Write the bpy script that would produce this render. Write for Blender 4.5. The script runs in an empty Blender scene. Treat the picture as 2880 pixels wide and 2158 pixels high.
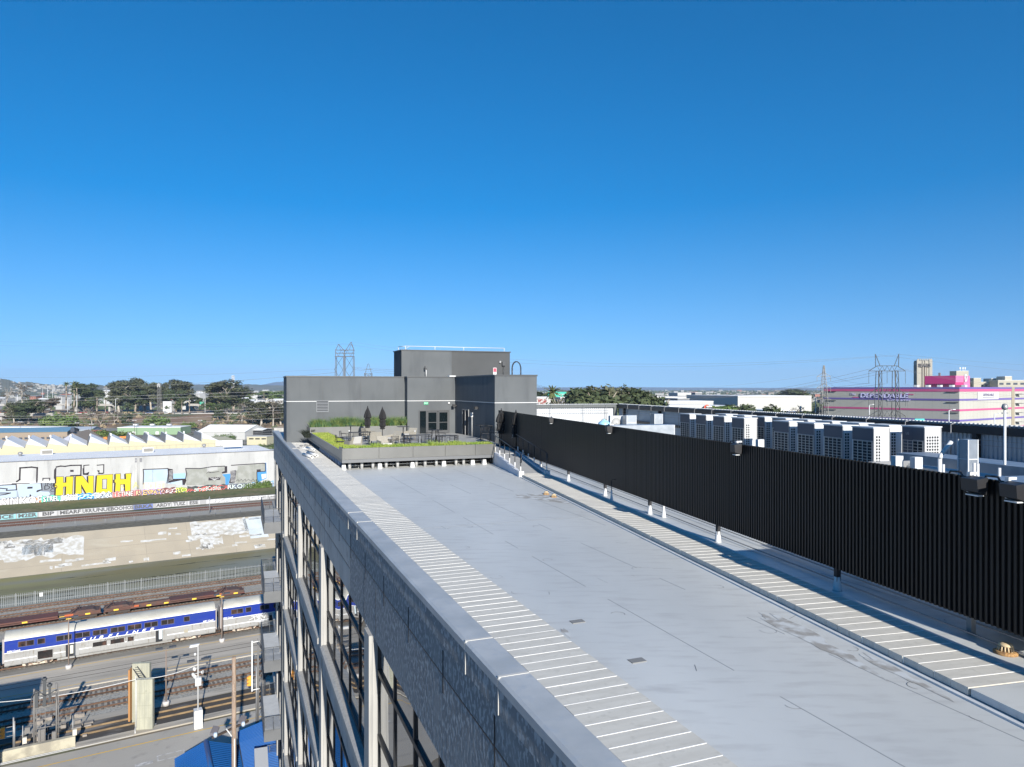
import bpy, math, random
from mathutils import Vector, Matrix, Euler
random.seed(7)
sc = bpy.context.scene
COL = sc.collection
H = 37.5                      # camera height above the rail yard; everything below is written relative to the camera
F = 2000.0                    # focal length in pixels of the 2880 px wide frame
PI = math.pi

# ------------------------------------------------------------------ frames
TB = math.atan2(.3633, .9317)     # building axis
TF = math.atan(.24)               # fence axis
TR = math.radians(30.8)           # railway axis
FR = {'W': 0.0, 'B': TB, 'F': TF, 'R': TR}
def w2(fr, u, w):
    a = FR[fr]; return (u*math.cos(a) - w*math.sin(a), u*math.sin(a) + w*math.cos(a))
def l2(fr, X, Y):
    a = FR[fr]; return (X*math.cos(a) + Y*math.sin(a), -X*math.sin(a) + Y*math.cos(a))
def P(x, y, Y):
    return Vector(((x-1440)/F*Y, Y, (1092-y)/F*Y))
def G(x, y, Z=-37.5):
    Y = -Z*F/(y-1092.0); return Vector(((x-1440)/F*Y, Y, Z))
def at_w(fr, x, w):
    """lateral coordinate on the line w = const of a frame that is seen at column x"""
    a = FR[fr]; q = (x-1440)/F
    # X = u c - w s ; Y = u s + w c ; X = qY
    return w*(q*math.cos(a)+math.sin(a))/(math.cos(a)-q*math.sin(a))
def at_v(x, v):
    """along-rail coordinate seen at column x on the vertical plane v"""
    return at_w('R', x, v)

# ------------------------------------------------------------------ materials
MATS = {}
def M(name, col, rough=.7, metal=0., col2=None, scale=1., detail=5., lo=.4, hi=.6, bump=0., bscale=None, stretch=(1,1,1),
      spec=.5, emit=0., ior=None, col3=None, scale3=None, lo3=.55, hi3=.7, world=False, stretch3=(1,1,1), coat=0.):
    if name in MATS: return MATS[name]
    m = bpy.data.materials.new(name); m.use_nodes = True
    nt = m.node_tree; n = nt.nodes; l = nt.links
    b = n['Principled BSDF']
    c4 = lambda c: (c[0], c[1], c[2], 1)
    b.inputs['Base Color'].default_value = c4(col)
    b.inputs['Roughness'].default_value = rough
    b.inputs['Metallic'].default_value = metal
    b.inputs['Specular IOR Level'].default_value = spec
    if coat: b.inputs['Coat Weight'].default_value = coat
    if ior: b.inputs['IOR'].default_value = ior
    src = None
    def coords(st):
        nonlocal src
        if src is None:
            if world:
                g = n.new('ShaderNodeNewGeometry'); src = g.outputs['Position']
            else:
                t = n.new('ShaderNodeTexCoord'); src = t.outputs['Object']
        mp = n.new('ShaderNodeMapping'); mp.inputs['Scale'].default_value = st
        l.new(src, mp.inputs['Vector']); return mp.outputs['Vector']
    out = None
    def layer(prev, c, sc_, lo_, hi_, st):
        t = n.new('ShaderNodeTexNoise'); t.inputs['Scale'].default_value = sc_; t.inputs['Detail'].default_value = detail
        l.new(coords(st), t.inputs['Vector'])
        r = n.new('ShaderNodeMapRange'); r.inputs[1].default_value = lo_; r.inputs[2].default_value = hi_
        l.new(t.outputs['Fac'], r.inputs[0])
        mx = n.new('ShaderNodeMix'); mx.data_type = 'RGBA'
        l.new(r.outputs[0], mx.inputs['Factor'])
        if prev is None: mx.inputs['A'].default_value = c4(col)
        else: l.new(prev, mx.inputs['A'])
        mx.inputs['B'].default_value = c4(c)
        return mx.outputs['Result']
    if col2: out = layer(None, col2, scale, lo, hi, stretch)
    if col3: out = layer(out, col3, scale3 or scale*4, lo3, hi3, stretch3)
    if out: l.new(out, b.inputs['Base Color'])
    if bump:
        t = n.new('ShaderNodeTexNoise'); t.inputs['Scale'].default_value = bscale or scale*6; t.inputs['Detail'].default_value = 6
        l.new(coords(stretch), t.inputs['Vector'])
        bp = n.new('ShaderNodeBump'); bp.inputs['Strength'].default_value = min(1, bump); bp.inputs['Distance'].default_value = .02*max(1, bump)
        l.new(t.outputs['Fac'], bp.inputs['Height']); l.new(bp.outputs['Normal'], b.inputs['Normal'])
    if emit:
        b.inputs['Emission Color'].default_value = c4(col); b.inputs['Emission Strength'].default_value = emit
    MATS[name] = m; return m

# ------------------------------------------------------------------ mesh builder
class MB:
    def __init__(s): s.v = []; s.f = []; s.m = []; s.sm = []
    def face(s, idx, mi=0, smooth=False): s.f.append(idx); s.m.append(mi); s.sm.append(smooth)
    def quad(s, a, b, c, d, mi=0):
        i = len(s.v); s.v += [tuple(a), tuple(b), tuple(c), tuple(d)]; s.face((i, i+1, i+2, i+3), mi)
    def poly(s, pts, mi=0):
        i = len(s.v); s.v += [tuple(p) for p in pts]; s.face(tuple(range(i, i+len(pts))), mi)
    def box(s, x0, x1, y0, y1, z0, z1, mi=0):
        i = len(s.v)
        s.v += [(x0,y0,z0),(x1,y0,z0),(x1,y1,z0),(x0,y1,z0),(x0,y0,z1),(x1,y0,z1),(x1,y1,z1),(x0,y1,z1)]
        for q in ((0,3,2,1),(4,5,6,7),(0,1,5,4),(1,2,6,5),(2,3,7,6),(3,0,4,7)): s.face(tuple(i+k for k in q), mi)
        return s
    def hexa(s, bot, top, mi=0):
        """eight corners: four below (ccw from above) and four on top"""
        i = len(s.v); s.v += [tuple(p) for p in bot] + [tuple(p) for p in top]
        for q in ((0,3,2,1),(4,5,6,7),(0,1,5,4),(1,2,6,5),(2,3,7,6),(3,0,4,7)): s.face(tuple(i+k for k in q), mi)
        return s
    def prism(s, pts, z0, z1, mi=0, mtop=None):
        n = len(pts); i = len(s.v)
        s.v += [(p[0], p[1], z0) for p in pts] + [(p[0], p[1], z1) for p in pts]
        for k in range(n):
            j = (k+1) % n; s.face((i+k, i+j, i+n+j, i+n+k), mi)
        s.face(tuple(i+n+k for k in range(n)), mi if mtop is None else mtop); s.face(tuple(i+n-1-k for k in range(n)), mi)
        return s
    def prism_y(s, pts, y0, y1, mi=0):
        """outline in x,z swept along y"""
        n = len(pts); i = len(s.v)
        s.v += [(p[0], y0, p[1]) for p in pts] + [(p[0], y1, p[1]) for p in pts]
        for k in range(n):
            j = (k+1) % n; s.face((i+j, i+k, i+n+k, i+n+j), mi)
        s.face(tuple(i+k for k in range(n)), mi); s.face(tuple(i+2*n-1-k for k in range(n)), mi)
        return s
    def prism_x(s, pts, x0, x1, mi=0):
        """outline in y,z swept along x"""
        n = len(pts); i = len(s.v)
        s.v += [(x0, p[0], p[1]) for p in pts] + [(x1, p[0], p[1]) for p in pts]
        for k in range(n):
            j = (k+1) % n; s.face((i+k, i+j, i+n+j, i+n+k), mi)
        s.face(tuple(i+n-1-k for k in range(n)), mi); s.face(tuple(i+n+k for k in range(n)), mi)
        return s
    def tube(s, p0, p1, r, n=8, r2=None, mi=0, caps=True, smooth=True):
        p0 = Vector(p0); p1 = Vector(p1); d = (p1-p0)
        if d.length < 1e-6: return s
        d.normalize(); a = d.orthogonal().normalized(); b = d.cross(a); r2 = r if r2 is None else r2
        i = len(s.v)
        for (p, rr) in ((p0, r), (p1, r2)):
            for k in range(n):
                t = 2*PI*k/n; s.v.append(tuple(p + a*math.cos(t)*rr + b*math.sin(t)*rr))
        for k in range(n):
            j = (k+1) % n; s.face((i+k, i+j, i+n+j, i+n+k), mi, smooth and n > 4)
        if caps:
            s.face(tuple(i+n-1-k for k in range(n)), mi); s.face(tuple(i+n+k for k in range(n)), mi)
        return s
    def path(s, pts, r, n=6, mi=0):
        for a, b in zip(pts, pts[1:]): s.tube(a, b, r, n, mi=mi)
        return s
    def lathe(s, prof, n=12, c=(0,0,0), mi=0, wob=0., smooth=True):
        """prof: (radius, z) from bottom to top"""
        i = len(s.v); L = len(prof)
        for (r, z) in prof:
            for k in range(n):
                t = 2*PI*k/n; rr = r*(1+(wob if k % 2 else -wob))
                s.v.append((c[0]+math.cos(t)*rr, c[1]+math.sin(t)*rr, c[2]+z))
        for a in range(L-1):
            for k in range(n):
                j = (k+1) % n; s.face((i+a*n+k, i+a*n+j, i+(a+1)*n+j, i+(a+1)*n+k), mi, smooth)
        s.face(tuple(i+n-1-k for k in range(n)), mi); s.face(tuple(i+(L-1)*n+k for k in range(n)), mi)
        return s
    def build(s, name, mats, parent=None, loc=None, rot=0.):
        me = bpy.data.meshes.new(name); me.from_pydata(s.v, [], s.f)
        if not isinstance(mats, (list, tuple)): mats = [mats]
        for m in mats: me.materials.append(m)
        me.polygons.foreach_set('material_index', s.m); me.polygons.foreach_set('use_smooth', s.sm); me.update()
        o = bpy.data.objects.new(name, me); COL.objects.link(o)
        if parent: o.parent = parent
        if loc is not None: o.location = loc; o.rotation_euler = (0, 0, rot)
        return o

def tag(o, label=None, cat=None, group=None, kind=None):
    if label: o['label'] = label
    if cat: o['category'] = cat
    if group: o['group'] = group
    if kind: o['kind'] = kind
    return o
def thing(name, label, cat, fr='W', u=0, w=0, z=0, group=None, kind=None, rot=0.):
    o = bpy.data.objects.new(name, None); COL.objects.link(o); o.empty_display_size = .3
    X, Y = w2(fr, u, w); o.location = (X, Y, z); o.rotation_euler = (0, 0, FR[fr]+rot)
    return tag(o, label, cat, group, kind)
def thing_at(name, label, cat, p, rot=0., group=None):
    return thing(name, label, cat, 'W', p[0], p[1], p[2], group, None, rot)

def copy_tree(src, loc, rotz, label=None, cat=None, group=None, scale=None, parent=None):
    c = src.copy(); COL.objects.link(c)
    if parent is None:
        c.location = loc; c.rotation_euler = (0, 0, rotz)
        if scale: c.scale = scale if hasattr(scale, '__len__') else (scale, scale, scale)
        if label: c['label'] = label
        if cat: c['category'] = cat
        if group: c['group'] = group
    else: c.parent = parent
    for ch in list(src.children): copy_tree(ch, None, None, parent=c)
    return c

FONT = None
def text_part(name, s, size, mat, parent, loc, rot, depth=.02, shear=0., xscale=1., spacing=1., offset=0., align='CENTER'):
    cu = bpy.data.curves.new(name, 'FONT'); cu.body = s; cu.size = size; cu.extrude = depth; cu.shear = shear
    cu.align_x = align; cu.align_y = 'CENTER'; cu.space_character = spacing; cu.offset = offset; cu.resolution_u = 2
    tmp = bpy.data.objects.new(name, cu); COL.objects.link(tmp)
    dg = bpy.context.evaluated_depsgraph_get(); me = bpy.data.meshes.new_from_object(tmp.evaluated_get(dg))
    bpy.data.objects.remove(tmp)
    me.materials.clear(); me.materials.append(mat)
    o = bpy.data.objects.new(name, me); COL.objects.link(o); o.parent = parent; o.location = loc; o.rotation_euler = rot; o.scale = (xscale, 1, 1)
    return o
UP = (PI/2, 0, 0)     # text standing up, reading along +x, facing -y

# ------------------------------------------------------------------ shared materials
ROOFM = M('roof_membrane', (.48,.49,.475), .5, col2=(.57,.58,.56), scale=.35, detail=8, lo=.3, hi=.7, stretch=(1,.35,1), col3=(.36,.355,.345), scale3=3.2, lo3=.50, hi3=1.0, stretch3=(.35,1.5,1), bump=.15, bscale=4)
PAVER = M('paver_concrete', (.50,.475,.415), .8, col2=(.575,.55,.485), scale=3, lo=.3, hi=.7, stretch=(.5,3,1), col3=(.45,.43,.375), scale3=9, lo3=.55, hi3=.75)
COPE = M('coping_concrete', (.33,.35,.36), .5, col2=(.42,.435,.44), scale=1.3, detail=7, lo=.35, hi=.65, col3=(.33,.36,.39), scale3=5, lo3=.55, hi3=.75)
CONC_ROUGH = M('weathered_concrete', (.19,.195,.20), .9, col2=(.37,.375,.375), scale=9, detail=10, lo=.50, hi=.58, stretch=(1,1.2,.8), col3=(.25,.255,.255), scale3=1.0, lo3=.48, hi3=.75, bump=.6, bscale=6)
CONC_WALL = M('board_formed_concrete', (.34,.335,.32), .85, col2=(.41,.405,.39), scale=.8, detail=8, lo=.35, hi=.65, stretch=(1,1,.35), col3=(.27,.265,.255), scale3=2.4, lo3=.52, hi3=.75, bump=.3, bscale=7)
PILLAR = M('pillar_concrete', (.38,.37,.345), .85, col2=(.29,.285,.27), scale=2, detail=8, lo=.4, hi=.7, stretch=(4,4,.3), bump=.3)
GLASS = M('window_glass', (.30,.315,.33), .02, metal=.9, spec=1.)
MULL = M('mullion_black', (.015,.016,.018), .45)
DARKIN = M('dark_interior', (.02,.021,.024), .9)
STUCCO = M('charcoal_stucco', (.092,.100,.104), .92, col2=(.112,.120,.124), scale=.5, detail=6, lo=.3, hi=.7, col3=(.076,.082,.087), scale3=1.6, lo3=.5, hi3=.8, stretch3=(1,1,.22), bump=.12, bscale=14)
STUCCO2 = M('charcoal_stucco_tower', (.062,.065,.066), .92, col2=(.074,.077,.078), scale=.6, lo=.3, hi=.7, bump=.12, bscale=14)
CAPM = M('metal_cap_grey', (.065,.068,.07), .45, metal=.2)
WHITE = M('white_paint', (.58,.58,.57), .5)
WHITEM = M('white_coating', (.60,.61,.61), .6, col2=(.52,.53,.53), scale=4, lo=.4, hi=.7)
BLACK = M('black_paint', (.014,.014,.016), .5)
BLACKF = M('black_fabric', (.012,.012,.013), .85, bump=.3, bscale=20)
FENCEM = M('fence_black_metal', (.007,.007,.007), .33, metal=.0, spec=.32, col2=(.008,.008,.009), scale=.3, lo=.3, hi=.7)
GALV = M('galvanised_steel', (.30,.33,.36), .42, metal=.6, col2=(.38,.41,.44), scale=3, lo=.35, hi=.65)
STEEL = M('dull_steel', (.30,.30,.30), .5, metal=.5)
RUST = M('rusty_drain', (.42,.24,.09), .8, col2=(.20,.11,.05), scale=30, lo=.4, hi=.6)
GRASS = M('planter_grass', (.17,.27,.035), .8, col2=(.30,.36,.07), scale=1.6, lo=.35, hi=.65)
TALLG = M('tall_grass', (.06,.13,.05), .8, col2=(.16,.20,.05), scale=3, lo=.4, hi=.65)
# ================================================================== main building
RZ = -4.37
bl = thing('industrial_building', 'long grey concrete building with black framed windows beneath the pale roof deck', 'building')
def toW(fr, pts): return [w2(fr, *p) for p in pts]
# body
back = [(35.0, -15.0), (35.0, -15.0)]
def backline(Y, c=25.9): return (c-.24*Y, Y)
outline = [w2('B', 4.2, -16), w2('B', 4.2, 75.2), backline(83), backline(-14)]
outline = [outline[0], outline[3], outline[2], outline[1]]
MB().prism(outline, -37.5, RZ-.06, 0).build('wall', CONC_WALL, bl)
# roof deck
rd = MB(); 
o2 = [w2('B', 4.05, -15.9), backline(-13.9), backline(82.8), w2('B', 4.05, 75.1)]
rd.prism(o2, RZ-.05, RZ, 0).build('roof_deck', ROOFM, bl)

def bpart(mb, name, mats, par=None):
    """a part written in building coordinates"""
    o = mb.build(name, mats, par or bl)
    if par is None: o.rotation_euler = (0, 0, TB)
    return o
# parapet: wall, fascia step, copings with joints
mb = MB()
mb.box(3.66, 4.08, -16, 24.6, -7.05, -4.78).box(3.66, 4.08, 24.62, 33.2, -7.05, -4.78, 1).box(3.66, 4.08, 33.22, 45, -7.05, -4.78, 1).box(3.66, 4.08, 45.02, 75.5, -7.05, -4.78, 1)
bpart(mb, 'parapet_wall', [CONC_ROUGH, CONC_WALL])
mb = MB(); w = -16.0; joints = [-16, -7.5, 9.8, 11.4, 22.75, 24.6, 75.5]
for a, b in zip(joints, joints[1:]):
    mb.box(3.61, 3.66+.0, a+.03, b-.03, -4.78, -4.30)
    mb.box(3.665, 4.07, a+.02, b-.02, -4.78, -4.30)
bpart(mb, 'parapet_band', CONC_ROUGH)
mb = MB()
for a, b in zip(joints, joints[1:]):
    x0, x1 = 3.595, 4.09
    # coping slab with a small chamfer on its outer edge
    mb.prism_y([(x0, -4.40), (x0, -4.275), (x0+.045, -4.24), (x1, -4.24), (x1, RZ-.01), (x0+.02, RZ-.01)], a+.02, b-.02)
bpart(mb, 'coping', COPE)
mb = MB()
for j in joints[1:-1]: mb.box(3.60, 4.085, j-.028, j+.028, -4.30, -4.232)
for j in joints[1:-1]: mb.box(3.598, 3.62, j-.010, j+.010, -4.80, -4.24)
bpart(mb, 'joint_sealant', M('sealant_grey', (.48,.47,.44), .8))
mb = MB().box(3.66, 15.0, 75.1, 75.5, -7.05, -4.0)
bpart(mb, 'end_parapet', PILLAR)
# vertical drainage slots in the parapet wall
for k in range(26):
    wq = 1.5+k*2.86
    bpart(MB().box(3.652, 3.67, wq, wq+.05, -5.75, -4.95), 'drain_slot', DARKIN)
for j in (-3.3, 8.8, 20.8, 32.8, 44.8, 57.2):
    for e in (-.95, .95): bpart(MB().box(3.654, 3.661, j+e-.012, j+e+.012, -7.05, -5.6), 'form_joint', MULL)
for (wa, wb, zz) in ((-16, 24.6, -5.42), (24.6, 75.5, -5.42), (24.6, 75.5, -6.15)): bpart(MB().box(3.654, 3.661, wa, wb, zz-.012, zz+.012), 'form_joint', MULL)
PILW = [-3.3, 8.8, 20.8, 32.8, 44.8, 57.6, 69.0]
# pillars
for j in PILW:
    mb = MB().box(3.64, 4.3, j-.55, j+.55, -37.5, -7.05)
    mb.box(3.55, 3.64, j-.5, j+.28, -37.5, -7.05)
    bpart(mb, 'pillar', PILLAR)
# spandrels and sills
SP = [(-12.5, -11.35), (-18.1, -16.95), (-23.7, -22.55), (-29.3, -28.15), (-37.5, -33.75)]
for (z0, z1) in SP:
    for a, b in zip(PILW, PILW[1:]+[75.5]):
        mb = MB().box(3.60, 4.15, a+.56, b-.56 if b < 75 else b, z0-.08, z1-.3)
        mb.prism_y([(3.50, z1-.30), (3.50, z1-.05), (3.60, z1+.02), (3.78, z1+.02), (3.78, z1-.30)], a+.56, b-.56 if b < 75 else b, 1)
        bpart(mb, 'spandrel', [CONC_WALL, PILLAR])
# windows: frame > pane
WB = [(-11.35, -7.05), (-16.95, -12.5), (-22.55, -18.1), (-28.15, -23.7), (-33.75, -29.3)]
for (z0, z1) in WB:
    for a, b in zip(PILW, PILW[1:]+[75.5]):
        A, Bq = a+.56, b-.56
        mb = MB(); n = 5
        for k in range(n+1):
            yy = A + (Bq-A)*k/n; mb.box(3.79, 3.87, yy-.05, yy+.05, z0, z1)
        for t in (0.02, .337, .765, .985):
            zz = z0+(z1-z0)*t; mb.box(3.78, 3.875, A, Bq, zz-.065, zz+.065)
        fr_ = bpart(mb, 'window', MULL)
        gm = MB()
        for k in range(n):
            y0 = A+(Bq-A)*k/n+.03; y1 = A+(Bq-A)*(k+1)/n-.03
            for (t0, t1) in ((.02, .337), (.337, .765), (.765, .985)):
                d1, d2 = random.uniform(-.012, .012), random.uniform(-.012, .012)
                q0, q1 = z0+(z1-z0)*t0+.03, z0+(z1-z0)*t1-.03
                # slightly bulged pane so that reflections bend
                N = 5; base = len(gm.v)
                bul = random.uniform(-.010, .010)
                for i in range(N+1):
                    for jx in range(N+1):
                        s_, t_ = i/N, jx/N
                        gm.v.append((3.835 + d1*(s_-.5)+d2*(t_-.5) + bul*math.sin(PI*s_)*math.sin(PI*t_)*1.2, y0+(y1-y0)*s_, q0+(q1-q0)*t_))
                for i in range(N):
                    for jx in range(N):
                        gm.face((base+i*(N+1)+jx, base+i*(N+1)+jx+1, base+(i+1)*(N+1)+jx+1, base+(i+1)*(N+1)+jx), 0, True)
        gm.build('pane', GLASS, fr_)
        MB().box(3.88, 3.91, A, Bq, z0, z1).build('blind', DARKIN, fr_)
# balconies
PERF = M('perforated_metal', (.12,.125,.13), .5, metal=.4)
BALF = M('balcony_floor', (.52,.54,.56), .6, col2=(.45,.47,.49), scale=2, lo=.4, hi=.7)
BALG = M('balcony_fascia', (.13,.135,.14), .5, metal=.3, col2=(.17,.175,.18), scale=.8, lo=.3, hi=.7)
def ladder_rungs(mb, x0, x1, y0, y1, z0, z1, n, r=.008):
    for k in range(n):
        z = z0+(z1-z0)*(k+.5)/n
        mb.box(x0, x1, y0, y1, z-r, z+r)
for k in range(5):
    zf = -10.86-5.6*k
    bal = MB()
    bal.box(2.25, 3.66, 60.75, 67.6, zf-.12, zf, 1)
    bal.box(2.22, 3.66, 60.70, 60.75, zf-.92, zf+.0, 0)
    bal.box(2.20, 2.25, 60.75, 67.6, zf-.92, zf+.0, 0)
    bal.box(2.25, 3.66, 67.6, 67.65, zf-.92, zf, 0)
    b_ = bpart(bal, 'balcony', [BALG, BALF])
    r_ = MB()
    for (x0, y0, x1, y1) in ((2.22, 60.72, 3.64, 60.72), (2.22, 60.72, 2.22, 67.62), (2.22, 67.62, 3.64, 67.62)):
        r_.tube((x0, y0, zf+1.07), (x1, y1, zf+1.07), .03, 6)
        n = max(2, int(math.hypot(x1-x0, y1-y0)/1.3))
        for i in range(n+1):
            t = i/n; X, Y = x0+(x1-x0)*t, y0+(y1-y0)*t; r_.tube((X, Y, zf-.1), (X, Y, zf+1.07), .025, 6)
        for i in range(11):
            z = zf+.06+i*.092
            r_.tube((x0, y0, z), (x1, y1, z), .012, 3)
    r_.build('railing', PERF, b_)
    MB().box(3.50, 3.72, 62.4, 62.6, zf, zf+2.2).build('door_jamb', PILLAR, b_); MB().box(3.5, 3.72, 66.9, 67.1, zf, zf+2.2).build('door_jamb', PILLAR, b_)
    MB().box(3.60, 3.7, 62.6, 66.9, zf+.0, zf+2.6).build('balcony_door', DARKIN, b_)
# dark structural column beyond the last bay
bpart(MB().box(3.5, 4.2, 59.2, 60.4, -37.5, -7.05), 'end_column', STUCCO)

# ------------------------------------------------------------------ walkways of slabs on the roof
def slabs(name, fr, u0, u1, wa, wb, pitch, z0, z1, gap=.016, jit=.0008, lab=None):
    mb = MB(); w = wa
    while w < wb:
        e = random.uniform(-.008, .008); dz = random.uniform(-jit, jit); t1 = random.uniform(-.0008, .0008)
        y0, y1 = w+gap/2, w+pitch-gap/2
        b = [(u0+e, y0, z0), (u1+e, y0, z0), (u1+e, y1, z0), (u0+e, y1, z0)]
        t = [(u0+e, y0, z1+dz+t1), (u1+e, y0, z1+dz+t1), (u1+e, y1, z1+dz-t1), (u0+e, y1, z1+dz-t1)]
        mb.hexa(b, t, 0)
        mb.box(u0+.006, u1-.006, y1+.001, y1+gap-.001, z0, z1+.003, 1); w += pitch  # pale fill paints sunlit slab edges into the joints
    o = mb.build(name, [PAVER, M('slab_joint_glint', (.86,.84,.79), .8)]); o.rotation_euler = (0, 0, FR[fr]); tag(o, lab, None, None, 'structure')
    return o
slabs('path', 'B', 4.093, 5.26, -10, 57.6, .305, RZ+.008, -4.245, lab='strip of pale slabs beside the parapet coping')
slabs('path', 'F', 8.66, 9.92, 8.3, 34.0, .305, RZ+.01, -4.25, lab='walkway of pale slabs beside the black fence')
# gutter angle along the walkway and sloping apron at its near end
mb = MB().box(8.50, 8.515, 4, 33.8, RZ+.001, RZ+.03).box(8.515, 8.62, 4, 33.8, RZ+.001, RZ+.006)
o = mb.build('gutter_strip', WHITEM); o.rotation_euler = (0, 0, TF); tag(o, 'thin white metal gutter strip along the fence walkway', 'gutter')
mb = MB().box(8.665, 9.915, 1, 8.27, RZ+.012, -4.252)
o = mb.build('path', ROOFM); o.rotation_euler = (0, 0, TF); tag(o, 'plain membrane walk pad beyond the slabs', None, None, 'structure')

# ------------------------------------------------------------------ ribbed fence
fe = thing('screen_fence', 'tall ribbed black metal screen fence running across the roof', 'fence', 'F', 10.29, 0, RZ)
mb = MB(); per = .104; dpt = .035; w = 4.0; zb, zt = .50, 2.884
prof = []
while w < 46.8:
    q_ = -.004 if len(prof) % 40 == 0 else random.uniform(-.001, .001); prof += [(q_, w), (q_, w+.042), (dpt, w+.054), (dpt, w+.092)]; w += per
nn = len(prof)
mb.v += [(p[0], p[1], zb) for p in prof] + [(p[0], p[1], zt) for p in prof]
mb.v += [(p[0]+.02, p[1], zb) for p in prof] + [(p[0]+.02, p[1], zt) for p in prof]
for k in range(nn-1):
    mb.face((k+1, k, nn+k, nn+k+1)); mb.face((2*nn+k, 2*nn+k+1, 3*nn+k+1, 3*nn+k)); mb.face((nn+k, 3*nn+k, 3*nn+k+1, nn+k+1)); mb.face((k, k+1, 2*nn+k+1, 2*nn+k))
mb.build('ribbed_panel', FENCEM, fe)
mb = MB()
for z in (.62, 1.7, 2.7): mb.box(.06, .14, 4.0, 46.8, z-.05, z+.05)
mb.build('rail', BLACK, fe)
for w in (4.4, 8.0, 13.3, 18.3, 22.9, 27.2, 32.0, 36.8, 41.6):
    p = MB().box(.08, .18, w-.05, w+.05, .2, 2.7).build('post', BLACK, fe)
    MB().lathe([(.10, 0), (.085, .03), (.066, .24), (.064, .30)], 10, (.13, w, 0)).build('post_base', WHITEM, p)
# floodlights hung over the fence top
for (w, L, lab) in ((8.92, .30, 'square floodlight clamped on the fence top nearest the camera'), (9.62, .32, 'wide black floodlight on the fence top below the galvanised duct'),
                  (16.9, .24, 'black floodlight on the fence top below the front row of condensers'), (26.1, .24, 'small black floodlight on the fence top by the fan unit'),
                  (34.0, .24, 'small black floodlight on the fence top near the grey penthouse')):
    fl = thing('floodlight', lab, 'floodlight', 'F', 10.29, w, RZ+2.62, group='floodlights clamped on the fence top')
    MB().hexa([(-.24, -L/2, .06), (-.05, -L/2, 0), (-.05, L/2, 0), (-.24, L/2, .06)], [(-.26, -L/2, .26), (-.04, -L/2, .29), (-.04, L/2, .29), (-.26, L/2, .26)]).build('housing', BLACK, fl)
    MB().box(-.2, -.08, -L/2+.04, L/2-.04, -.02, .0).build('lens', WHITEM, fl)
    MB().box(-.03, .02, L/2+.03, L/2+.10, 0, .34).box(-.04, .12, L/2+.02, L/2+.08, .30, .34).build('clamp', WHITE, fl)
    MB().path([(-.1, L/2, .1), (0, L/2+.25, .32), (.1, L/2+.55, .30), (.12, L/2+.7, .1)], .018, 5).build('cable', BLACK, fl)

# ------------------------------------------------------------------ penthouse
PT = .87
def off(poly, d):
    out = []; n = len(poly)
    for i in range(n):
        p0, p1, p2 = poly[i-1], poly[i], poly[(i+1) % n]
        def nrm(a, b):
            dx, dy = b[0]-a[0], b[1]-a[1]; L = math.hypot(dx, dy); return (dy/L, -dx/L)
        n1, n2 = nrm(p0, p1), nrm(p1, p2)
        out.append((p1[0]+d*(n1[0]+n2[0]) if n1 != n2 else p1[0]+d*n1[0], p1[1]+d*(n1[1]+n2[1]) if n1 != n2 else p1[1]+d*n1[1]))
    return out
ph = thing('penthouse', 'dark grey rendered penthouse with a white line around its walls', 'building', 'B', 0, 0, 0)
PO = [(3.79, 58.4), (13.18, 58.4), (13.18, 57.4), (17.25, 57.4), (17.25, 47.6), (20.5, 47.6), (20.5, 70), (6, 70), (6, 62), (3.79, 62)]
MB().prism(PO, RZ, PT).build('wall', STUCCO, ph)
MB().prism(off(PO, .045), PT+.002, PT+.10).build('roof_edge', CAPM, ph)
# white reveal line, in pieces butted at the corners
mb = MB(); zl = -1.07
mb.box(3.785, 5.02, 58.385, 58.40, zl, zl+.05); 
mb = MB()
def lineseg(a, b, nx, ny, t=.012):
    x0, x1 = min(a[0], b[0]), max(a[0], b[0]); y0, y1 = min(a[1], b[1]), max(a[1], b[1])
    if nx: mb.box(x0+(nx*t if nx < 0 else 0), x0+(nx*t if nx > 0 else 0)+0, y0, y1, zl, zl+.045)
    else: mb.box(x0, x1, y0+(ny*t if ny < 0 else 0), y0, zl, zl+.045)
lineseg((3.79, 58.4), (13.18, 58.4), 0, -1); lineseg((13.18, 57.4), (17.25, 57.4), 0, -1); lineseg((17.25, 47.6), (20.5, 47.6), 0, -1)
lineseg((17.25, 47.6), (17.25, 57.38), -1, 0); lineseg((3.79, 58.4), (3.79, 62), -1, 0); lineseg((13.18, 57.4), (13.18, 58.38), -1, 0)
mb.build('reveal_line', WHITE, ph)
# control joints
mb = MB()
for x in (6.55, 9.55): mb.box(x-.012, x+.012, 58.392, 58.402, RZ, PT)
mb.build('control_joint', CAPM, ph)
# louvre
lv = MB(); lx0, lx1, lz0, lz1 = 6.05, 7.0, -1.93, -.98
for (a, b, c, d) in ((lx0, lx1, lz0, lz0+.05), (lx0, lx1, lz1-.05, lz1), (lx0, lx0+.05, lz0+.05, lz1-.05), (lx1-.05, lx1, lz0+.05, lz1-.05)):
    lv.box(a, b, 58.33, 58.405, c, d)
for k in range(7):
    z = lz0+.1+k*.12
    lv.prism_x([(58.335, z-.04), (58.335, z-.02), (58.40, z+.045), (58.40, z+.025)], lx0+.05, lx1-.05)
lv.build('louvre', M('louvre_grey', (.17,.18,.19), .6), ph)
MB().box(lx0+.05, lx1-.05, 58.385, 58.397, lz0+.05, lz1-.05).build('louvre_back', DARKIN, ph)
# exit sign
GREEN = M('exit_green', (.05,.30,.16), .5)
ex = MB().box(14.55, 14.92, 57.33, 57.41, -1.37, -1.14).build('exit_sign', GREEN, ph)
text_part('lettering', 'EXIT', .17, M('exit_letter', (.55,.85,.65), .5), ex, (14.735, 57.325, -1.255), UP, .003)
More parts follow.
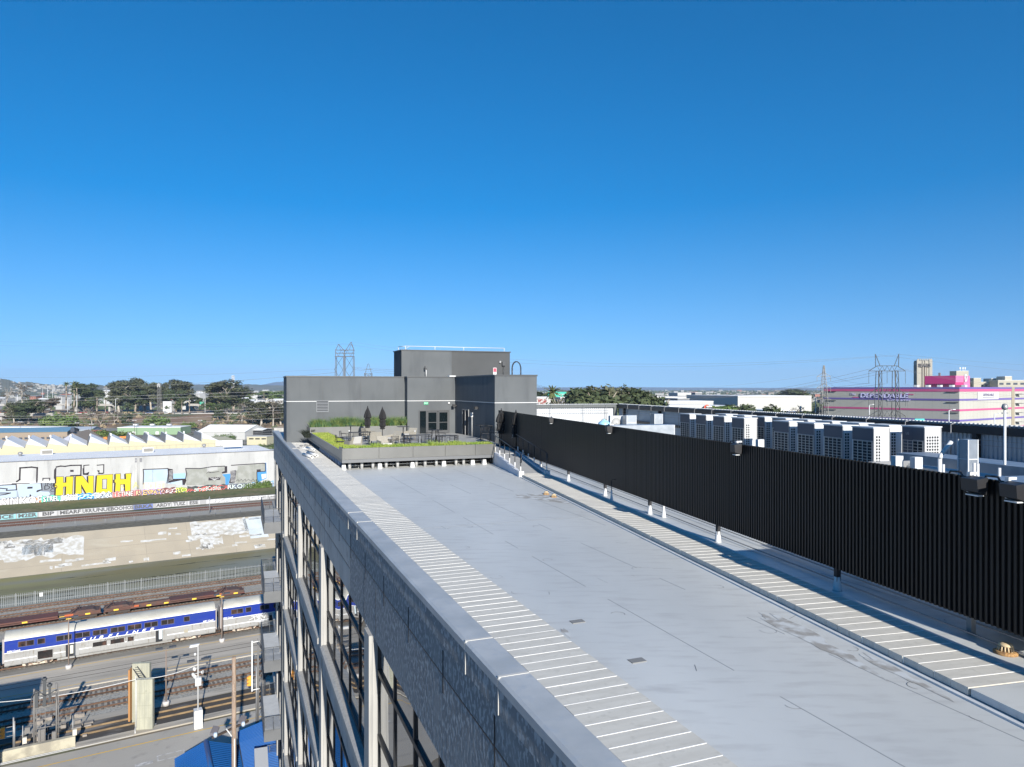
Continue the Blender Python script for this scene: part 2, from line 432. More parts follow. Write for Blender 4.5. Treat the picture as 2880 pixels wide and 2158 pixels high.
# glazed door set
DG = M('door_glass', (.006,.010,.012), .05, spec=.5)
DF = M('door_frame_grey', (.055,.058,.062), .5)
dx0, dx1, dz0, dz1 = 14.13, 16.75, -3.75, -1.82
dr = MB()
for (a, b) in ((dx0, dx0+.08), (dx1-.08, dx1)): dr.box(a, b, 57.33, 57.42, dz0, dz1)
dr.box(dx0+.08, dx1-.08, 57.33, 57.42, dz1-.08, dz1); dr.box(dx0+.6, dx0+.68, 57.33, 57.42, dz0, dz1-.08)
D = dr.build('door', DF, ph)
leafs = ((dx0+.70, dx0+1.60), (dx0+1.64, dx0+2.54))
for (a, b) in leafs:
    m_ = MB()
    m_.box(a, a+.10, 57.35, 57.40, dz0+.02, dz1-.10).box(b-.10, b, 57.35, 57.40, dz0+.02, dz1-.10)
    m_.box(a+.1, b-.1, 57.35, 57.40, dz1-.2, dz1-.1).box(a+.1, b-.1, 57.35, 57.40, dz0+.02, dz0+.25).box(a+.1, b-.1, 57.34, 57.39, dz0+.88, dz0+.93)
    m_.build('door_leaf', DF, D)
MB().box(dx0+.08, dx1-.08, 57.376, 57.392, dz0, dz1-.08).build('glass', DG, D)
# side doors in the shaded return wall
sd = MB()
for (a, b) in ((53.6, 55.3),):
    sd.box(17.20, 17.30, a, a+.09, dz0, dz1+.05); sd.box(17.20, 17.30, b-.09, b, dz0, dz1+.05); sd.box(17.20, 17.30, a, b, dz1+.05, dz1+.13); sd.box(17.18, 17.26, 54.41, 54.47, dz0, dz1+.05)
sd.build('side_door', STEEL, ph)
MB().box(17.22, 17.258, 53.69, 54.41, dz0, dz1+.05).box(17.22, 17.258, 54.47, 55.2, dz0, dz1+.05).build('door_panel', DARKIN, ph)
# wall lamps, camera, switch boxes
for (x, y, z) in ((17.05, 56.9, -1.45), (17.1, 51.3, -1.5)):
    q = MB().box(x-.16, x+.06, y-.12, y+.12, z-.1, z+.1).box(x+.06, 17.26, y-.03, y+.03, z-.03, z+.03).build('wall_lamp', BLACK, ph)
    MB().box(x-.13, x+.03, y-.09, y+.09, z-.115, z-.10).build('lens', WHITEM, q)
MB().box(16.62, 16.76, 57.29, 57.41, -1.3, -1.18).build('camera_dome', WHITE, ph)
MB().box(17.1, 17.26, 52.6, 52.75, -2.25, -1.9).tube((17.2, 52.67, -3.75), (17.2, 52.67, -2.2), .025, 6).build('conduit', WHITE, ph)
# thin conduit on tall front
MB().path([(18.3, 47.58, -1.95), (18.5, 47.56, -1.92), (20.5, 47.56, -2.05)], .014, 5).build('cable_run', WHITE, ph)

# tower volume on top
tw = thing('stair_tower', 'charcoal rendered stair tower standing on the penthouse roof with a red notice', 'tower', 'B', 0, 0, 0)
TO = [(14.15, 64), (18.9, 64), (18.9, 64.03), (24.75, 64.03), (24.75, 67.3), (14.15, 67.3)]
MB().prism(TO, PT+.10, 3.43).build('wall', STUCCO2, tw)
MB().box(14.152, 18.9, 63.985, 64.0, PT+.1, 3.42).build('wall_panel', STUCCO, tw)
MB().box(14.08, 24.82, 63.93, 67.37, 3.43, 3.52).build('roof_edge', CAPM, tw)
r = MB()
r.tube((14.6, 64.4, 3.86), (24.3, 64.4, 3.86), .03, 6)
for x in (14.6, 17.4, 20.2, 24.3): r.tube((x, 64.4, 3.5), (x, 64.4, 3.86), .03, 6)
r.tube((14.6, 64.4, 3.86), (14.3, 66.0, 3.86), .03, 6).tube((14.3, 66, 3.5), (14.3, 66, 3.86), .03, 6).tube((14.6, 64.4, 3.6), (15.0, 64.4, 3.86), .02, 5)
r.build('railing', WHITE, tw)
RED = M('notice_red', (.62,.05,.09), .5)
n_ = MB().box(23.02, 23.36, 63.98, 64.0, .95, 1.95).build('notice', WHITE, tw)
MB().box(23.05, 23.33, 63.97, 63.979, 1.55, 1.9).build('notice_panel', RED, n_)
MB().tube((24.05, 63.95, .95), (24.05, 63.95, 2.15), .035, 6).box(23.9, 24.22, 63.8, 64.0, 2.15, 2.52).build('equipment_post', M('post_grey', (.05,.052,.055), .5), tw)
MB().box(23.62, 23.78, 63.86, 64.0, 2.42, 2.6).build('camera_box', STEEL, tw)
MB().tube((16.35, 63.6, .97), (16.35, 63.6, 1.7), .04, 8).build('vent_pipe', WHITE, tw)
MB().tube((16.35, 63.6, 1.7), (16.35, 63.6, 1.78), .08, 8).box(16.2, 16.3, 63.55, 63.65, 1.7, 2.0).build('pipe_head', BLACK, tw)
# skylight and ladder hoops
o = MB().hexa([(17.35, 59.5, 0), (18.0, 59.5, 0), (18.0, 60.2, 0), (17.35, 60.2, 0)], [(17.4, 59.55, .22), (17.95, 59.55, .22), (17.95, 60.15, .22), (17.4, 60.15, .22)]).build('roof_vent', WHITE)
o.location = (0, 0, PT); o.rotation_euler = (0, 0, TB); tag(o, 'low white vent lying on the penthouse roof', 'vent')
ld = thing('roof_ladder', 'pair of arched black ladder rails rising over the penthouse roof edge', 'ladder', 'B', 18.75, 48.1, PT)
for yy in (0, .38):
    pts = []
    xo = .18 if yy else 0
    for k in range(13):
        t = PI*k/12; pts.append((xo+.34-.34*math.cos(t), yy, .55+.52*math.sin(t)))
    MB().path([(xo, yy, -.0)]+pts+[(xo+.68, yy, -.0)], .035, 7).build('ladder_rail', M('ladder_metal', (.05,.05,.055), .4, metal=.4), ld)
# ================================================================== terrace
DZ = -3.75
tr = thing('roof_terrace', 'raised terrace deck on short posts edged with grey planter boxes', 'terrace')
def inB(X, Y): return l2('B', X, Y)
poly = [(5.35, 38.5), (13.85, 38.5), inB(-.90, 40.95), inB(.80, 41.1), inB(-.86, 47.6), (17.2, 49.5), (17.2, 57.35), (13.2, 57.35), (13.2, 58.3), (5.35, 58.3)]
DECKM = M('deck_tiles', (.30,.30,.29), .8, col2=(.36,.36,.35), scale=2)
bpart(MB().prism(poly, -3.95, DZ), 'deck', DECKM, tr).rotation_euler = (0, 0, TB)
PL = M('planter_metal', (.15,.15,.142), .38, metal=.35, col2=(.18,.18,.17), scale=.9, lo=.3, hi=.7)
PL2 = M('planter_fascia', (.13,.135,.14), .5, metal=.2)
def tpart(mb, name, mats, par=None):
    o = mb.build(name, mats, par or tr)
    if par is None: o.rotation_euler = (0, 0, TB)
    return o
# front planter: five pressed panels with open joints and a fascia under them
mb = MB(); xs = [5.30, 7.25, 9.12, 10.95, 12.72, 13.93]
for a, b in zip(xs, xs[1:]):
    mb.hexa([(a+.008, 38.36, -3.80), (b-.008, 38.36, -3.80), (b-.008, 38.42, -3.80), (a+.008, 38.42, -3.80)],
            [(a+.008, 38.32, -3.20), (b-.008, 38.32, -3.20), (b-.008, 38.42, -3.20), (a+.008, 38.42, -3.20)])
mb.box(5.42, 13.9, 39.55, 39.6, -3.75, -3.22)
tpart(mb, 'front_planter', PL)
tpart(MB().hexa([(13.80, 38.42, -3.98), (13.88, 38.42, -3.98), (13.88, 39.6, -3.98), (13.80, 39.6, -3.98)], [(13.88, 38.42, -3.2), (13.98, 38.42, -3.2), (13.98, 39.6, -3.2), (13.88, 39.6, -3.2)]), 'planter_end', PL)
tpart(MB().box(5.30, 13.86, 38.37, 38.43, -3.98, -3.81), 'fascia', PL2)
mb = MB().box(5.30, 5.36, 38.44, 39.6, -3.80, -3.20).box(5.30, 5.36, 39.6, 55.6, -3.80, -3.36)
mb.box(6.6, 6.65, 39.6, 55.6, -3.75, -3.36).box(5.37, 6.6, 55.55, 55.6, -3.75, -3.30)
tpart(mb, 'side_planter', PL)
tpart(MB().box(5.31, 5.37, 38.44, 55.6, -3.98, -3.81), 'fascia', PL2)
tpart(MB().box(5.30, 5.32, 39.6, 55.6, -3.37, -3.355), 'flashing', WHITEM)
tpart(MB().box(5.36, 12.9, 56.6, 56.66, -3.75, -3.02).box(5.30, 5.36, 55.62, 58.3, -3.98, -3.02), 'back_planter', PL)
SOIL = M('planting_soil', (.09,.07,.04), .95)
tpart(MB().box(5.42, 13.85, 38.43, 39.54, -3.75, -3.30).box(5.37, 6.59, 39.62, 55.5, -3.75, -3.42).box(5.37, 12.9, 56.67, 58.35, -3.75, -3.12), 'soil', SOIL)
PCON = M('post_concrete', (.40,.40,.39), .85, col2=(.30,.30,.29), scale=9)
for x in (5.75, 6.4, 7.0, 7.0+.72, 8.35, 9.4, 9.9, 10.55, 11.7, 12.15):
    tpart(MB().tube((x, 38.75, RZ), (x, 38.75, -3.96), .085, 10), 'support_post', PCON)
for x in (5.42, 7.35, 9.15, 10.95, 12.65, 13.35):
    tpart(MB().hexa([(x-.12, 38.55, RZ), (x+.12, 38.55, RZ), (x+.12, 38.8, RZ), (x-.12, 38.8, RZ)], [(x-.09, 38.57, -4.10), (x+.09, 38.57, -4.10), (x+.09, 38.77, -4.10), (x-.09, 38.77, -4.10)]).tube((x, 38.67, -4.1), (x, 38.67, -3.95), .07, 8, mi=1), 'support_post', [WHITE, CAPM])
for k in range(9):
    w = 40.4+k*1.15; tpart(MB().tube((5.5, w, RZ), (5.5, w, -3.96), .15, 10), 'support_post', M('post_blue', (.30,.34,.42), .6))
mb = MB().tube((5.9, 39.2, -4.22), (13.7, 39.2, -4.2), .03, 6)
for k in range(8): mb.tube((6.3+k*.95, 39.2, -4.21), (6.3+k*.95, 39.2, RZ), .02, 5).tube((6.1+k*.95, 39.2, -4.21), (6.2+k*.95, 39.2, -4.21), .05, 6)
tpart(mb, 'irrigation_pipe', WHITE)
tpart(MB().box(5.6, 13.7, 41.5, 41.6, RZ, -3.96), 'under_deck_shade', DARKIN)  # dark sheet painting in the shade beneath the deck
# grass
def blades(area, n, h0, h1, wd, lean=.4, clump=0.):
    mb = MB(); (x0, x1, y0, y1, z) = area
    cl = [(random.uniform(x0, x1), random.uniform(y0, y1), random.uniform(.6, 1.25)) for _ in range(int(clump))]
    for _ in range(n):
        if cl:
            c = random.choice(cl); x, y, s = c[0]+random.gauss(0, .10), c[1]+random.gauss(0, .10), c[2]
            x = min(max(x, x0), x1); y = min(max(y, y0), y1)
        else: x, y, s = random.uniform(x0, x1), random.uniform(y0, y1), 1
        hh = random.uniform(h0, h1)*s; a = random.uniform(0, 2*PI); b = a+random.uniform(-.8, .8)+PI/2
        if cl: a = math.atan2(y-c[1], x-c[0])+random.uniform(-.5, .5)
        dx, dy = math.cos(a)*hh*lean*random.random(), math.sin(a)*hh*lean*random.random(); ex, ey = math.cos(b)*wd, math.sin(b)*wd
        i = len(mb.v)
        mb.v += [(x-ex, y-ey, z), (x+ex, y+ey, z), (x+dx*.5+ex*.8, y+dy*.5+ey*.8, z+hh*.62), (x+dx*.5-ex*.8, y+dy*.5-ey*.8, z+hh*.62), (x+dx*1.5, y+dy*1.5, z+hh)]
        mb.face((i, i+1, i+2, i+3)); mb.face((i+3, i+2, i+4))
    return mb
def stuffB(mb, name, mat, lab):
    o = mb.build(name, mat); o.rotation_euler = (0, 0, TB); return tag(o, lab, name.replace('_', ' '), None, 'stuff')
stuffB(blades((5.45, 13.82, 38.5, 39.5, -3.31), 9000, .09, .24, .012), 'grass', GRASS, 'bright green low grass filling the front planter box')
stuffB(blades((5.4, 6.58, 39.6, 55.4, -3.43), 7500, .06, .14, .012), 'grass', M('yellow_grass', (.30,.33,.06), .8, col2=(.20,.28,.04), scale=1.2, lo=.35, hi=.65), 'yellow green low grass filling the side planter box')
for k, (x, y, s, lab) in enumerate(((7.35, 39.0, 1.0, 'nearest the planter corner'), (8.3, 39.05, .8, 'below the wicker lounge chairs'), (9.35, 39.1, .85, 'in front of the dark side table'), (10.6, 39.0, 1.15, 'in front of the glazed doors'),
                                    (11.3, 39.1, 1.0, 'beside the round clump in front of the doors'), (12.0, 39.1, .9, 'close to the planter end'))):
    o = blades((-.35*s, .35*s, -.25, .25, 0), 420, .12*s, .34*s, .011, .7, 5).build('grass_clump', GRASS)
    X, Y = w2('B', x, y); o.location = (X, Y, -3.31); o.rotation_euler = (0, 0, TB); tag(o, 'bushy bright green grass clump '+lab, 'plant', 'bushy clumps in the front planter')
stuffB(blades((5.35, 12.9, 56.75, 58.25, -3.13), 9000, .45, .85, .013, .55, 70), 'tall_grass', TALLG, 'tall blue green grasses along the penthouse wall')
stuffB(blades((4.95, 5.4, 55.6, 57.0, -3.75), 700, .3, .7, .015, .9, 4), 'dark_grass', M('dark_grass', (.02,.028,.018), .8), 'dark spiky grasses hanging over the planter corner')

# ------------------------------------------------------------------ closed umbrellas
def umbrella(p, hgt, lab, s=1.):
    t = thing_at('patio_umbrella', lab, 'umbrella', p, random.uniform(0, 3), 'closed black umbrellas on the terrace')
    MB().lathe([(.28, 0), (.28, .06), (.06, .10), (.045, .2)], 16).build('base', BLACK, t)
    MB().tube((0, 0, .1), (0, 0, hgt-.12), .024, 8).tube((0, 0, hgt-.12), (0, 0, hgt-.06), .05, 8).lathe([(.0, hgt-.06), (.035, hgt-.03), (.035, hgt), (.0, hgt+.03)], 8).build('pole', BLACK, t)
    mb = MB(); n = 24
    prof = [(.10, .78), (.19, .82), (.15, .92), (.235, 1.05), (.20, 1.25), (.235, 1.42), (.17, 1.50), (.27, 1.58), (.245, 1.75), (.17, 2.02), (.10, 2.22), (.05, 2.3)]
    i = len(mb.v); ph_ = [random.uniform(.78, 1.2) for _ in range(n)]
    for (r_, z) in prof:
        for k in range(n):
            t_ = 2*PI*k/n; f = (1.18 if k % 3 == 0 else (.72 if k % 3 == 1 else .95))*ph_[k]
            if r_ < .12: f = 1
            zz = z+(random.uniform(-.03, .03) if r_ > .15 else 0)
            mb.v.append((math.cos(t_)*r_*f*s, math.sin(t_)*r_*f*s, zz*hgt/2.42))
    for a in range(len(prof)-1):
        for k in range(n):
            j = (k+1) % n; mb.face((i+a*n+k, i+a*n+j, i+(a+1)*n+j, i+(a+1)*n+k), 0, False)
    mb.face(tuple(i+(len(prof)-1)*n+k for k in range(n)))
    c_ = mb.build('canopy', BLACKF, t)
    MB().tube((.26*s, .0, .72), (.2*s, 0, .95), .012, 5).build('strap', WHITEM, c_)
    return t
def on_deck(x, Y, z=DZ): return Vector(((x-1440)/F*Y, Y, z))
umbrella(on_deck(1034, 53), 2.40, 'closed black umbrella standing nearest the wall louvre by the tall grasses', .8)
umbrella(on_deck(1075.5, 51.5), 2.38, 'closed black umbrella between the louvre umbrella and the glazed doors', .9)
umbrella(on_deck(1410, 46.2), 2.42, 'closed black umbrella in the corner where penthouse and ribbed fence meet', 1.05)
umbrella(on_deck(1451, 43.0), 2.42, 'closed black umbrella standing in front of the ribbed fence above the ramp', 1.05)

# ------------------------------------------------------------------ furniture
WICK = M('rope_wicker', (.34,.32,.27), .85, col2=(.24,.22,.18), scale=45, lo=.4, hi=.6, bump=.4, bscale=60)
CUSH = M('cream_cushion', (.50,.485,.455), .9)
WOOD = M('teak', (.35,.18,.08), .6)
TOPM = M('dark_table_top', (.018,.019,.021), .55)
def lounge(p, rz, lab, group='woven lounge chairs on the terrace'):
    t = thing_at('lounge_chair', lab, 'chair', p, rz, group)
    MB().hexa([(-.36, -.36, .30), (.36, -.36, .30), (.34, .34, .26), (-.34, .34, .26)], [(-.38, -.38, .36), (.38, -.38, .36), (.36, .36, .33), (-.36, .36, .33)]).build('seat', WICK, t)
    MB().hexa([(-.31, -.31, .36), (.31, -.31, .36), (.3, .28, .33), (-.3, .28, .33)], [(-.30, -.30, .47), (.30, -.30, .47), (.29, .27, .45), (-.29, .27, .45)]).build('cushion', CUSH, t)
    MB().hexa([(-.36, .30, .33), (.36, .30, .33), (.36, .35, .33), (-.36, .35, .33)], [(-.34, .54, .86), (.34, .54, .86), (.34, .58, .85), (-.34, .58, .85)]).build('backrest', WICK, t)
    for s in (-1, 1):
        MB().hexa([(s*.38-.02, -.34, .34), (s*.38+.02, -.34, .34), (s*.38+.02, .36, .34), (s*.38-.02, .36, .34)], [(s*.40-.02, -.36, .58), (s*.40+.02, -.36, .58), (s*.38+.02, .42, .64), (s*.38-.02, .42, .64)]).build('armrest', WICK, t)
        for yy in (-.33, .33): MB().tube((s*.36, yy, 0), (s*.34, yy, .32), .022, 6).build('leg', WICK, t)
    return t
def dining_chair(p, rz, lab, h=.45, group='black metal chairs on the terrace'):
    t = thing_at('metal_chair', lab, 'chair', p, rz, group)
    MB().box(-.23, .23, -.22, .22, h-.02, h).build('seat', BLACK, t)
    mb = MB()
    for k in range(4): mb.tube((-.22, .24+k*.01, h+.14+k*.08), (.22, .24+k*.01, h+.14+k*.08), .014, 5)
    mb.tube((-.23, .22, h), (-.23, .28, h+.42), .016, 6).tube((.23, .22, h), (.23, .28, h+.42), .016, 6); mb.build('backrest', BLACK, t)
    for s in (-1, 1):
        MB().path([(s*.25, -.2, h), (s*.26, -.2, h+.22), (s*.25, .25, h+.24)], .014, 5).build('armrest', BLACK, t)
        for yy in (-.2, .2): MB().tube((s*.24, yy*1.1, 0), (s*.22, yy, h), .016, 5).build('leg', BLACK, t)
    return t
def table(p, rz, lab, rad=.4, h=.74, square=None, group=None):
    t = thing_at('patio_table' if h < .9 else 'bar_table', lab, 'table', p, rz, group)
    if square: MB().box(-square[0]/2, square[0]/2, -square[1]/2, square[1]/2, h-.025, h).build('table_top', TOPM, t)
    else: MB().lathe([(rad, h-.025), (rad, h)], 20, smooth=False).build('table_top', TOPM, t)
    if square and square[0] > 1.0:
        for sx in (-1, 1):
            for sy in (-1, 1): MB().box(sx*(square[0]/2-.05)-.025, sx*(square[0]/2-.05)+.025, sy*(square[1]/2-.05)-.025, sy*(square[1]/2-.05)+.025, 0, h-.026).build('leg', BLACK, t)
    else:
        MB().tube((0, 0, .03), (0, 0, h-.03), .035, 8).build('pedestal', BLACK, t); MB().lathe([(.24, 0), (.24, .02), (.06, .04)], 14).build('base', BLACK, t)
    return t
def D_(x, y): return G(x, y, DZ)
lounge(D_(1036, 1236), TB+2.6, 'woven cream lounge chair between the two umbrellas beside the wall')
lounge(D_(1054, 1250), TB+PI, 'woven cream lounge chair with its back to the front planter below the umbrellas')
lounge(D_(1103, 1250), TB-1.0, 'tall backed woven lounge chair facing the umbrellas')
lounge(D_(1149, 1238), TB-.9, 'woven cream lounge chair beneath the wall corner left of the glazed doors'.replace('left of', 'next to'))
lc = lounge(D_(993, 1268), TB+PI+.3, 'pale lounge chair with a white throw and one teak leg behind the side grass')
MB().hexa([(-.28, .30, .45), (.22, .30, .45), (.22, .42, .45), (-.28, .42, .45)], [(-.26, .50, .89), (.20, .50, .87), (.20, .61, .87), (-.26, .61, .88)]).build('throw', CUSH, lc)
MB().hexa([(-.42, -.36, .0), (-.36, -.36, 0), (-.36, -.30, 0), (-.42, -.30, 0)], [(-.40, -.36, .6), (-.36, -.36, .6), (-.36, -.30, .6), (-.40, -.30, .6)]).build('teak_leg', WOOD, lc)
lounge(D_(1084, 1268), TB+.2, 'low woven lounge chair with a white cushion just behind the front grass')
table(D_(1013, 1246), TB, 'long dark dining table beside the tall grasses', h=.74, square=(1.5, .8))
table(D_(1176, 1256), TB, 'long dark dining table in front of the glazed doors', h=.74, square=(1.7, .8))
table(D_(1048, 1266), TB+.3, 'low dark coffee table behind the side grass', h=.38, square=(.8, .8))
table(D_(1258, 1258), TB, 'dark dining table nearest the shaded side doors', h=.74, square=(1.3, .8))
table(D_(986, 1240), TB, 'tall dark bar table by the tall grasses', h=1.07, square=(.7, .7))
table(D_(1134, 1243), TB, 'tall dark bar table between the lounge chairs and the doors', h=1.07, square=(.75, .75))
table(D_(1226, 1240), TB, 'round dark table in front of the glass doors', h=.78, rad=.5)
table(D_(1352, 1236), TB, 'round bar table in the shade of the penthouse wall', h=1.05, rad=.42)
table(D_(1382, 1238), TB, 'tall square bar table in the shaded corner by the umbrellas', h=1.07, square=(.8, .7))
for (x, y, r, lab) in ((957, 1262, 1.6, 'black metal chair at the near end of the dining table by the tall grasses'), (968, 1248, 1.2, 'black metal chair tucked beside the tall bar table'),
                       (1003, 1256, 3.0, 'black metal chair pushed under the long table near the side grass'), (1022, 1240, .2, 'black metal chair behind the long table by the grasses'),
                       (1142, 1266, 3.2, 'black metal chair at the near side of the table before the doors'), (1165, 1267, 3.0, 'black metal chair in the middle of the near side of the door table'),
                       (1196, 1266, 2.9, 'black metal chair at the far end of the near side of the door table'), (1205, 1246, 4.6, 'black metal chair drawn up to the round table'),
                       (1243, 1246, 1.5, 'black metal chair on the far side of the round table'), (1232, 1262, 3.1, 'black metal chair behind the bushy grass clump'), (1271, 1262, 3.2, 'black metal chair at the table nearest the side doors'),
                       (1106, 1266, 3.3, 'black metal chair between the low lounge chair and the door table')):
    dining_chair(D_(x, y), TB+r, lab)
for (x, y, lab) in ((1364, 1250, 'black bar stool under the round bar table in shade'), (1388, 1248, 'black bar stool under the square bar table in shade')):
    dining_chair(D_(x, y), TB+3, lab, h=.75, group='bar stools in the shaded corner')
for (x, y, z, lab) in ((982, 1225, .74, 'small white cup on the dining table by the grasses'), (1167, 1226, .74, 'small white cup on the long table before the doors')):
    o = MB().lathe([(.035, 0), (.05, .1)], 10).build('cup', WHITE); o.location = G(x, y+22 if 0 else y+20, DZ)+Vector((0, 0, .742)); tag(o, lab, 'cup')

# ------------------------------------------------------------------ ramp
rp = thing('access_ramp', 'sloping grey ramp between two rendered curbs at the terrace end', 'ramp', 'F')
RAMPM = M('ramp_surface', (.32,.32,.31), .85, col2=(.36,.36,.35), scale=5)
CURBM = M('curb_render', (.60,.62,.66), .7, col2=(.54,.56,.60), scale=3)
w0, w1 = 33.9, 40.3; f0, f1 = RZ+.08, DZ+.004
MB().hexa([(8.72, w0, RZ), (9.86, w0, RZ), (9.86, w1, RZ), (8.72, w1, RZ)], [(8.72, w0, f0), (9.86, w0, f0), (9.86, w1, f1), (8.72, w1, f1)]).build('slope', RAMPM, rp)
for (xa, xb) in ((8.52, 8.715), (9.865, 10.06)):
    MB().hexa([(xa, w0+.35, RZ), (xb, w0+.35, RZ), (xb, w1, RZ), (xa, w1, RZ)], [(xa, w0+.35, f0+.13), (xb, w0+.35, f0+.13), (xb, w1, f1+.09), (xa, w1, f1+.09)]).build('curb', CURBM, rp)
    MB().box(xa-.03, xb+.03, w0, w0+.345, RZ, f0+.19).build('curb_end', WHITEM, rp)
HR = M('handrail_metal', (.035,.037,.042), .35, metal=.4)
for i, xc in enumerate((8.617, 9.96)):
    hr = thing('handrail', ('slanting black handrail on the curb beside the planter', 'slanting black handrail on the curb beside the ribbed fence')[i], 'handrail', 'F', 0, 0, 0, group='handrails of the ramp')
    zt = lambda w: f0+.13+(f1-f0-.04)*(w-w0-.35)/(w1-w0-.35)
    a, b = w0+.3, w1+.1
    top = [(xc, a-.28, zt(a)+.50), (xc, a-.28, zt(a)+.84), (xc, a-.2, zt(a)+.93), (xc, b, zt(b)+.94)]
    MB().path(top, .022, 8).path([(xc, a-.28, zt(a)+.50), (xc, a, zt(a)+.48)], .02, 8).build('rail', HR, hr)
    for k in range(6):
        w = w0+.18+k*(w1-w0-.1)/5.3
        p = MB().tube((xc, w, zt(w)+.02), (xc, w, zt(w)+.93), .02, 6).build('post', HR, hr)
        MB().tube((xc, w, zt(w)+.0), (xc, w, zt(w)+.30), .034, 8).build('sleeve', WHITE, p)
o = MB().box(8.40, 8.62, 40.4, 40.8, RZ, DZ+.5).build('corner_post', BLACK); o.rotation_euler = (0, 0, TF)
o.name = 'steel_column'; tag(o, 'dark steel column at the planter end above the ramp', 'column')

# ------------------------------------------------------------------ small things on the roof
for (x, y, s, lab) in ((1536.2, 1391, .8, 'small orange roof drain cap farther from the slab walkway'), (1557.6, 1399, .8, 'small orange roof drain cap closest to the walkway gutter'), (2828, 1838, 1.05, 'big cream dome shaped roof drain below the fence')):
    t = thing_at('roof_drain', lab, 'drain', G(x, y, RZ), 0, 'roof drains')
    MB().lathe([(.17*s, 0), (.17*s, .03*s), (.13*s, .05*s)], 18).build('flange', RUST, t)
    mb = MB()
    for k in range(14):
        a = 2*PI*k/14; mb.tube((math.cos(a)*.11*s, math.sin(a)*.11*s, .04*s), (math.cos(a)*.09*s, math.sin(a)*.09*s, .13*s), .013*s, 5)
    mb.lathe([(.105*s, .125*s), (.09*s, .155*s), (.04*s, .17*s)], 16).build('strainer', M('drain_cream', (.55,.42,.25), .7), t)
for (x, y) in ((1624, 1749), (1792, 1859)):
    o = MB().box(-.13, .13, -.08, .08, 0, .012).build('roof_patch', M('patch_grey', (.20,.20,.195), .8)); o.location = G(x, y, RZ+.001); o.rotation_euler = (0, 0, TB)
    tag(o, 'small dark patch on the pale membrane '+('nearer the planter' if y < 1800 else 'nearer the camera'), 'patch', 'dark patches on the roof')
# fallen white pipes and offcuts by the planter
pv = [((878, 1290), .09, 2.2, 'white open ended pipe lying by the side planter'), ((892, 1286), .09, 2.4, 'white pipe touching the planter side'), ((884, 1275), .07, 2.0, 'white pipe lying on top of the heap')]
for (pp, r, L, lab) in pv:
    mb = MB(); n = 16; i = 0
    for (rr, y) in ((r, 0), (r, L), (r*.86, L), (r*.86, 0)):
        for k in range(n): a = 2*PI*k/n; mb.v.append((math.cos(a)*rr, y, r+math.sin(a)*rr))
    for s in range(4):
        for k in range(n): j = (k+1) % n; mb.face((s*n+k, s*n+j, ((s+1) % 4)*n+j, ((s+1) % 4)*n+k), 0, True)
    for y in (.12, L-.1): mb.lathe([(r*1.0, 0)], n) if 0 else None
    o = mb.build('plastic_pipe', WHITE); o.location = G(pp[0], pp[1], -4.24) + Vector((0, 0, .0 if 'top' not in lab else .17)); o.rotation_euler = (0, 0, TB+.15); tag(o, lab, 'pipe', 'white pipes by the planter')
OFF = (((846, 1256), .5), ((858, 1262), .35), ((866, 1254), .6), ((872, 1266), .4), ((836, 1262), .7))
for n_, ((x, y), L) in enumerate(OFF):
    o = MB().box(-.06, .06, -L/2, L/2, 0, .05).tube((-.12, 0, .06), (.25, .1, .09), .02, 5).build('metal_offcut', (STEEL, WHITEM)[n_ % 2]); o.location = G(x, y, -4.24); o.rotation_euler = (0, 0, n_*1.3)
    tag(o, ('short steel offcut', 'white bracket offcut')[n_ % 2]+(' nearest the coping', ' beside the pipes', ' against the penthouse wall', ' under the pipes', ' at the coping edge')[n_], 'offcut', 'loose metal offcuts on the slabs')
# marks on the membrane: seams laid as thin strips
SEAM = M('membrane_seam', (.31,.32,.32), .6)
for k, u in enumerate((6.9, 8.9, 10.9, 12.9, 14.9)):
    pass
mb = MB()
for u in (7.2, 9.1, 11.0, 12.9, 14.8): 
    for w0_ in range(-6, 37): 
        if random.random() < .75: mb.box(u-.008, u+.008, w0_, w0_+1, RZ+.001, RZ+.0035)
mb.box(5.3, 13.5, 21.6, 21.63, RZ+.001, RZ+.003)
o = mb.build('roof_seams', SEAM); o.rotation_euler = (0, 0, TB); tag(o, 'faint lap seams running along the roof membrane', None, None, 'structure')
SCUFF = M('scuff_mark', (.13,.13,.13), .8)
mb = MB()
for _ in range(70):
    u, w = random.uniform(5.6, 15), random.uniform(2, 24); r = random.uniform(.08, .16); a0 = random.uniform(0, 6); n = random.randint(5, 13); th = random.uniform(.002, .005)
    pr = None
    if random.random() < .35: pts = [(u+k*.05*math.cos(a0), w+k*.05*math.sin(a0)) for k in range(random.randint(3, 12))]
    else: pts = [(u+r*math.cos(a0+k*.35), w+r*math.sin(a0+k*.35)) for k in range(n)]
    for a, b in zip(pts, pts[1:]):
        dx, dy = b[0]-a[0], b[1]-a[1]; L = math.hypot(dx, dy) or 1; nx, ny = -dy/L*th, dx/L*th
        mb.quad((a[0]-nx, a[1]-ny, RZ+.004), (b[0]-nx, b[1]-ny, RZ+.004), (b[0]+nx, b[1]+ny, RZ+.004), (a[0]+nx, a[1]+ny, RZ+.004))
o = mb.build('scuff_marks', SCUFF); o.rotation_euler = (0, 0, TB); tag(o, 'thin dark scuffs and ring marks on the membrane', None, None, 'stuff')
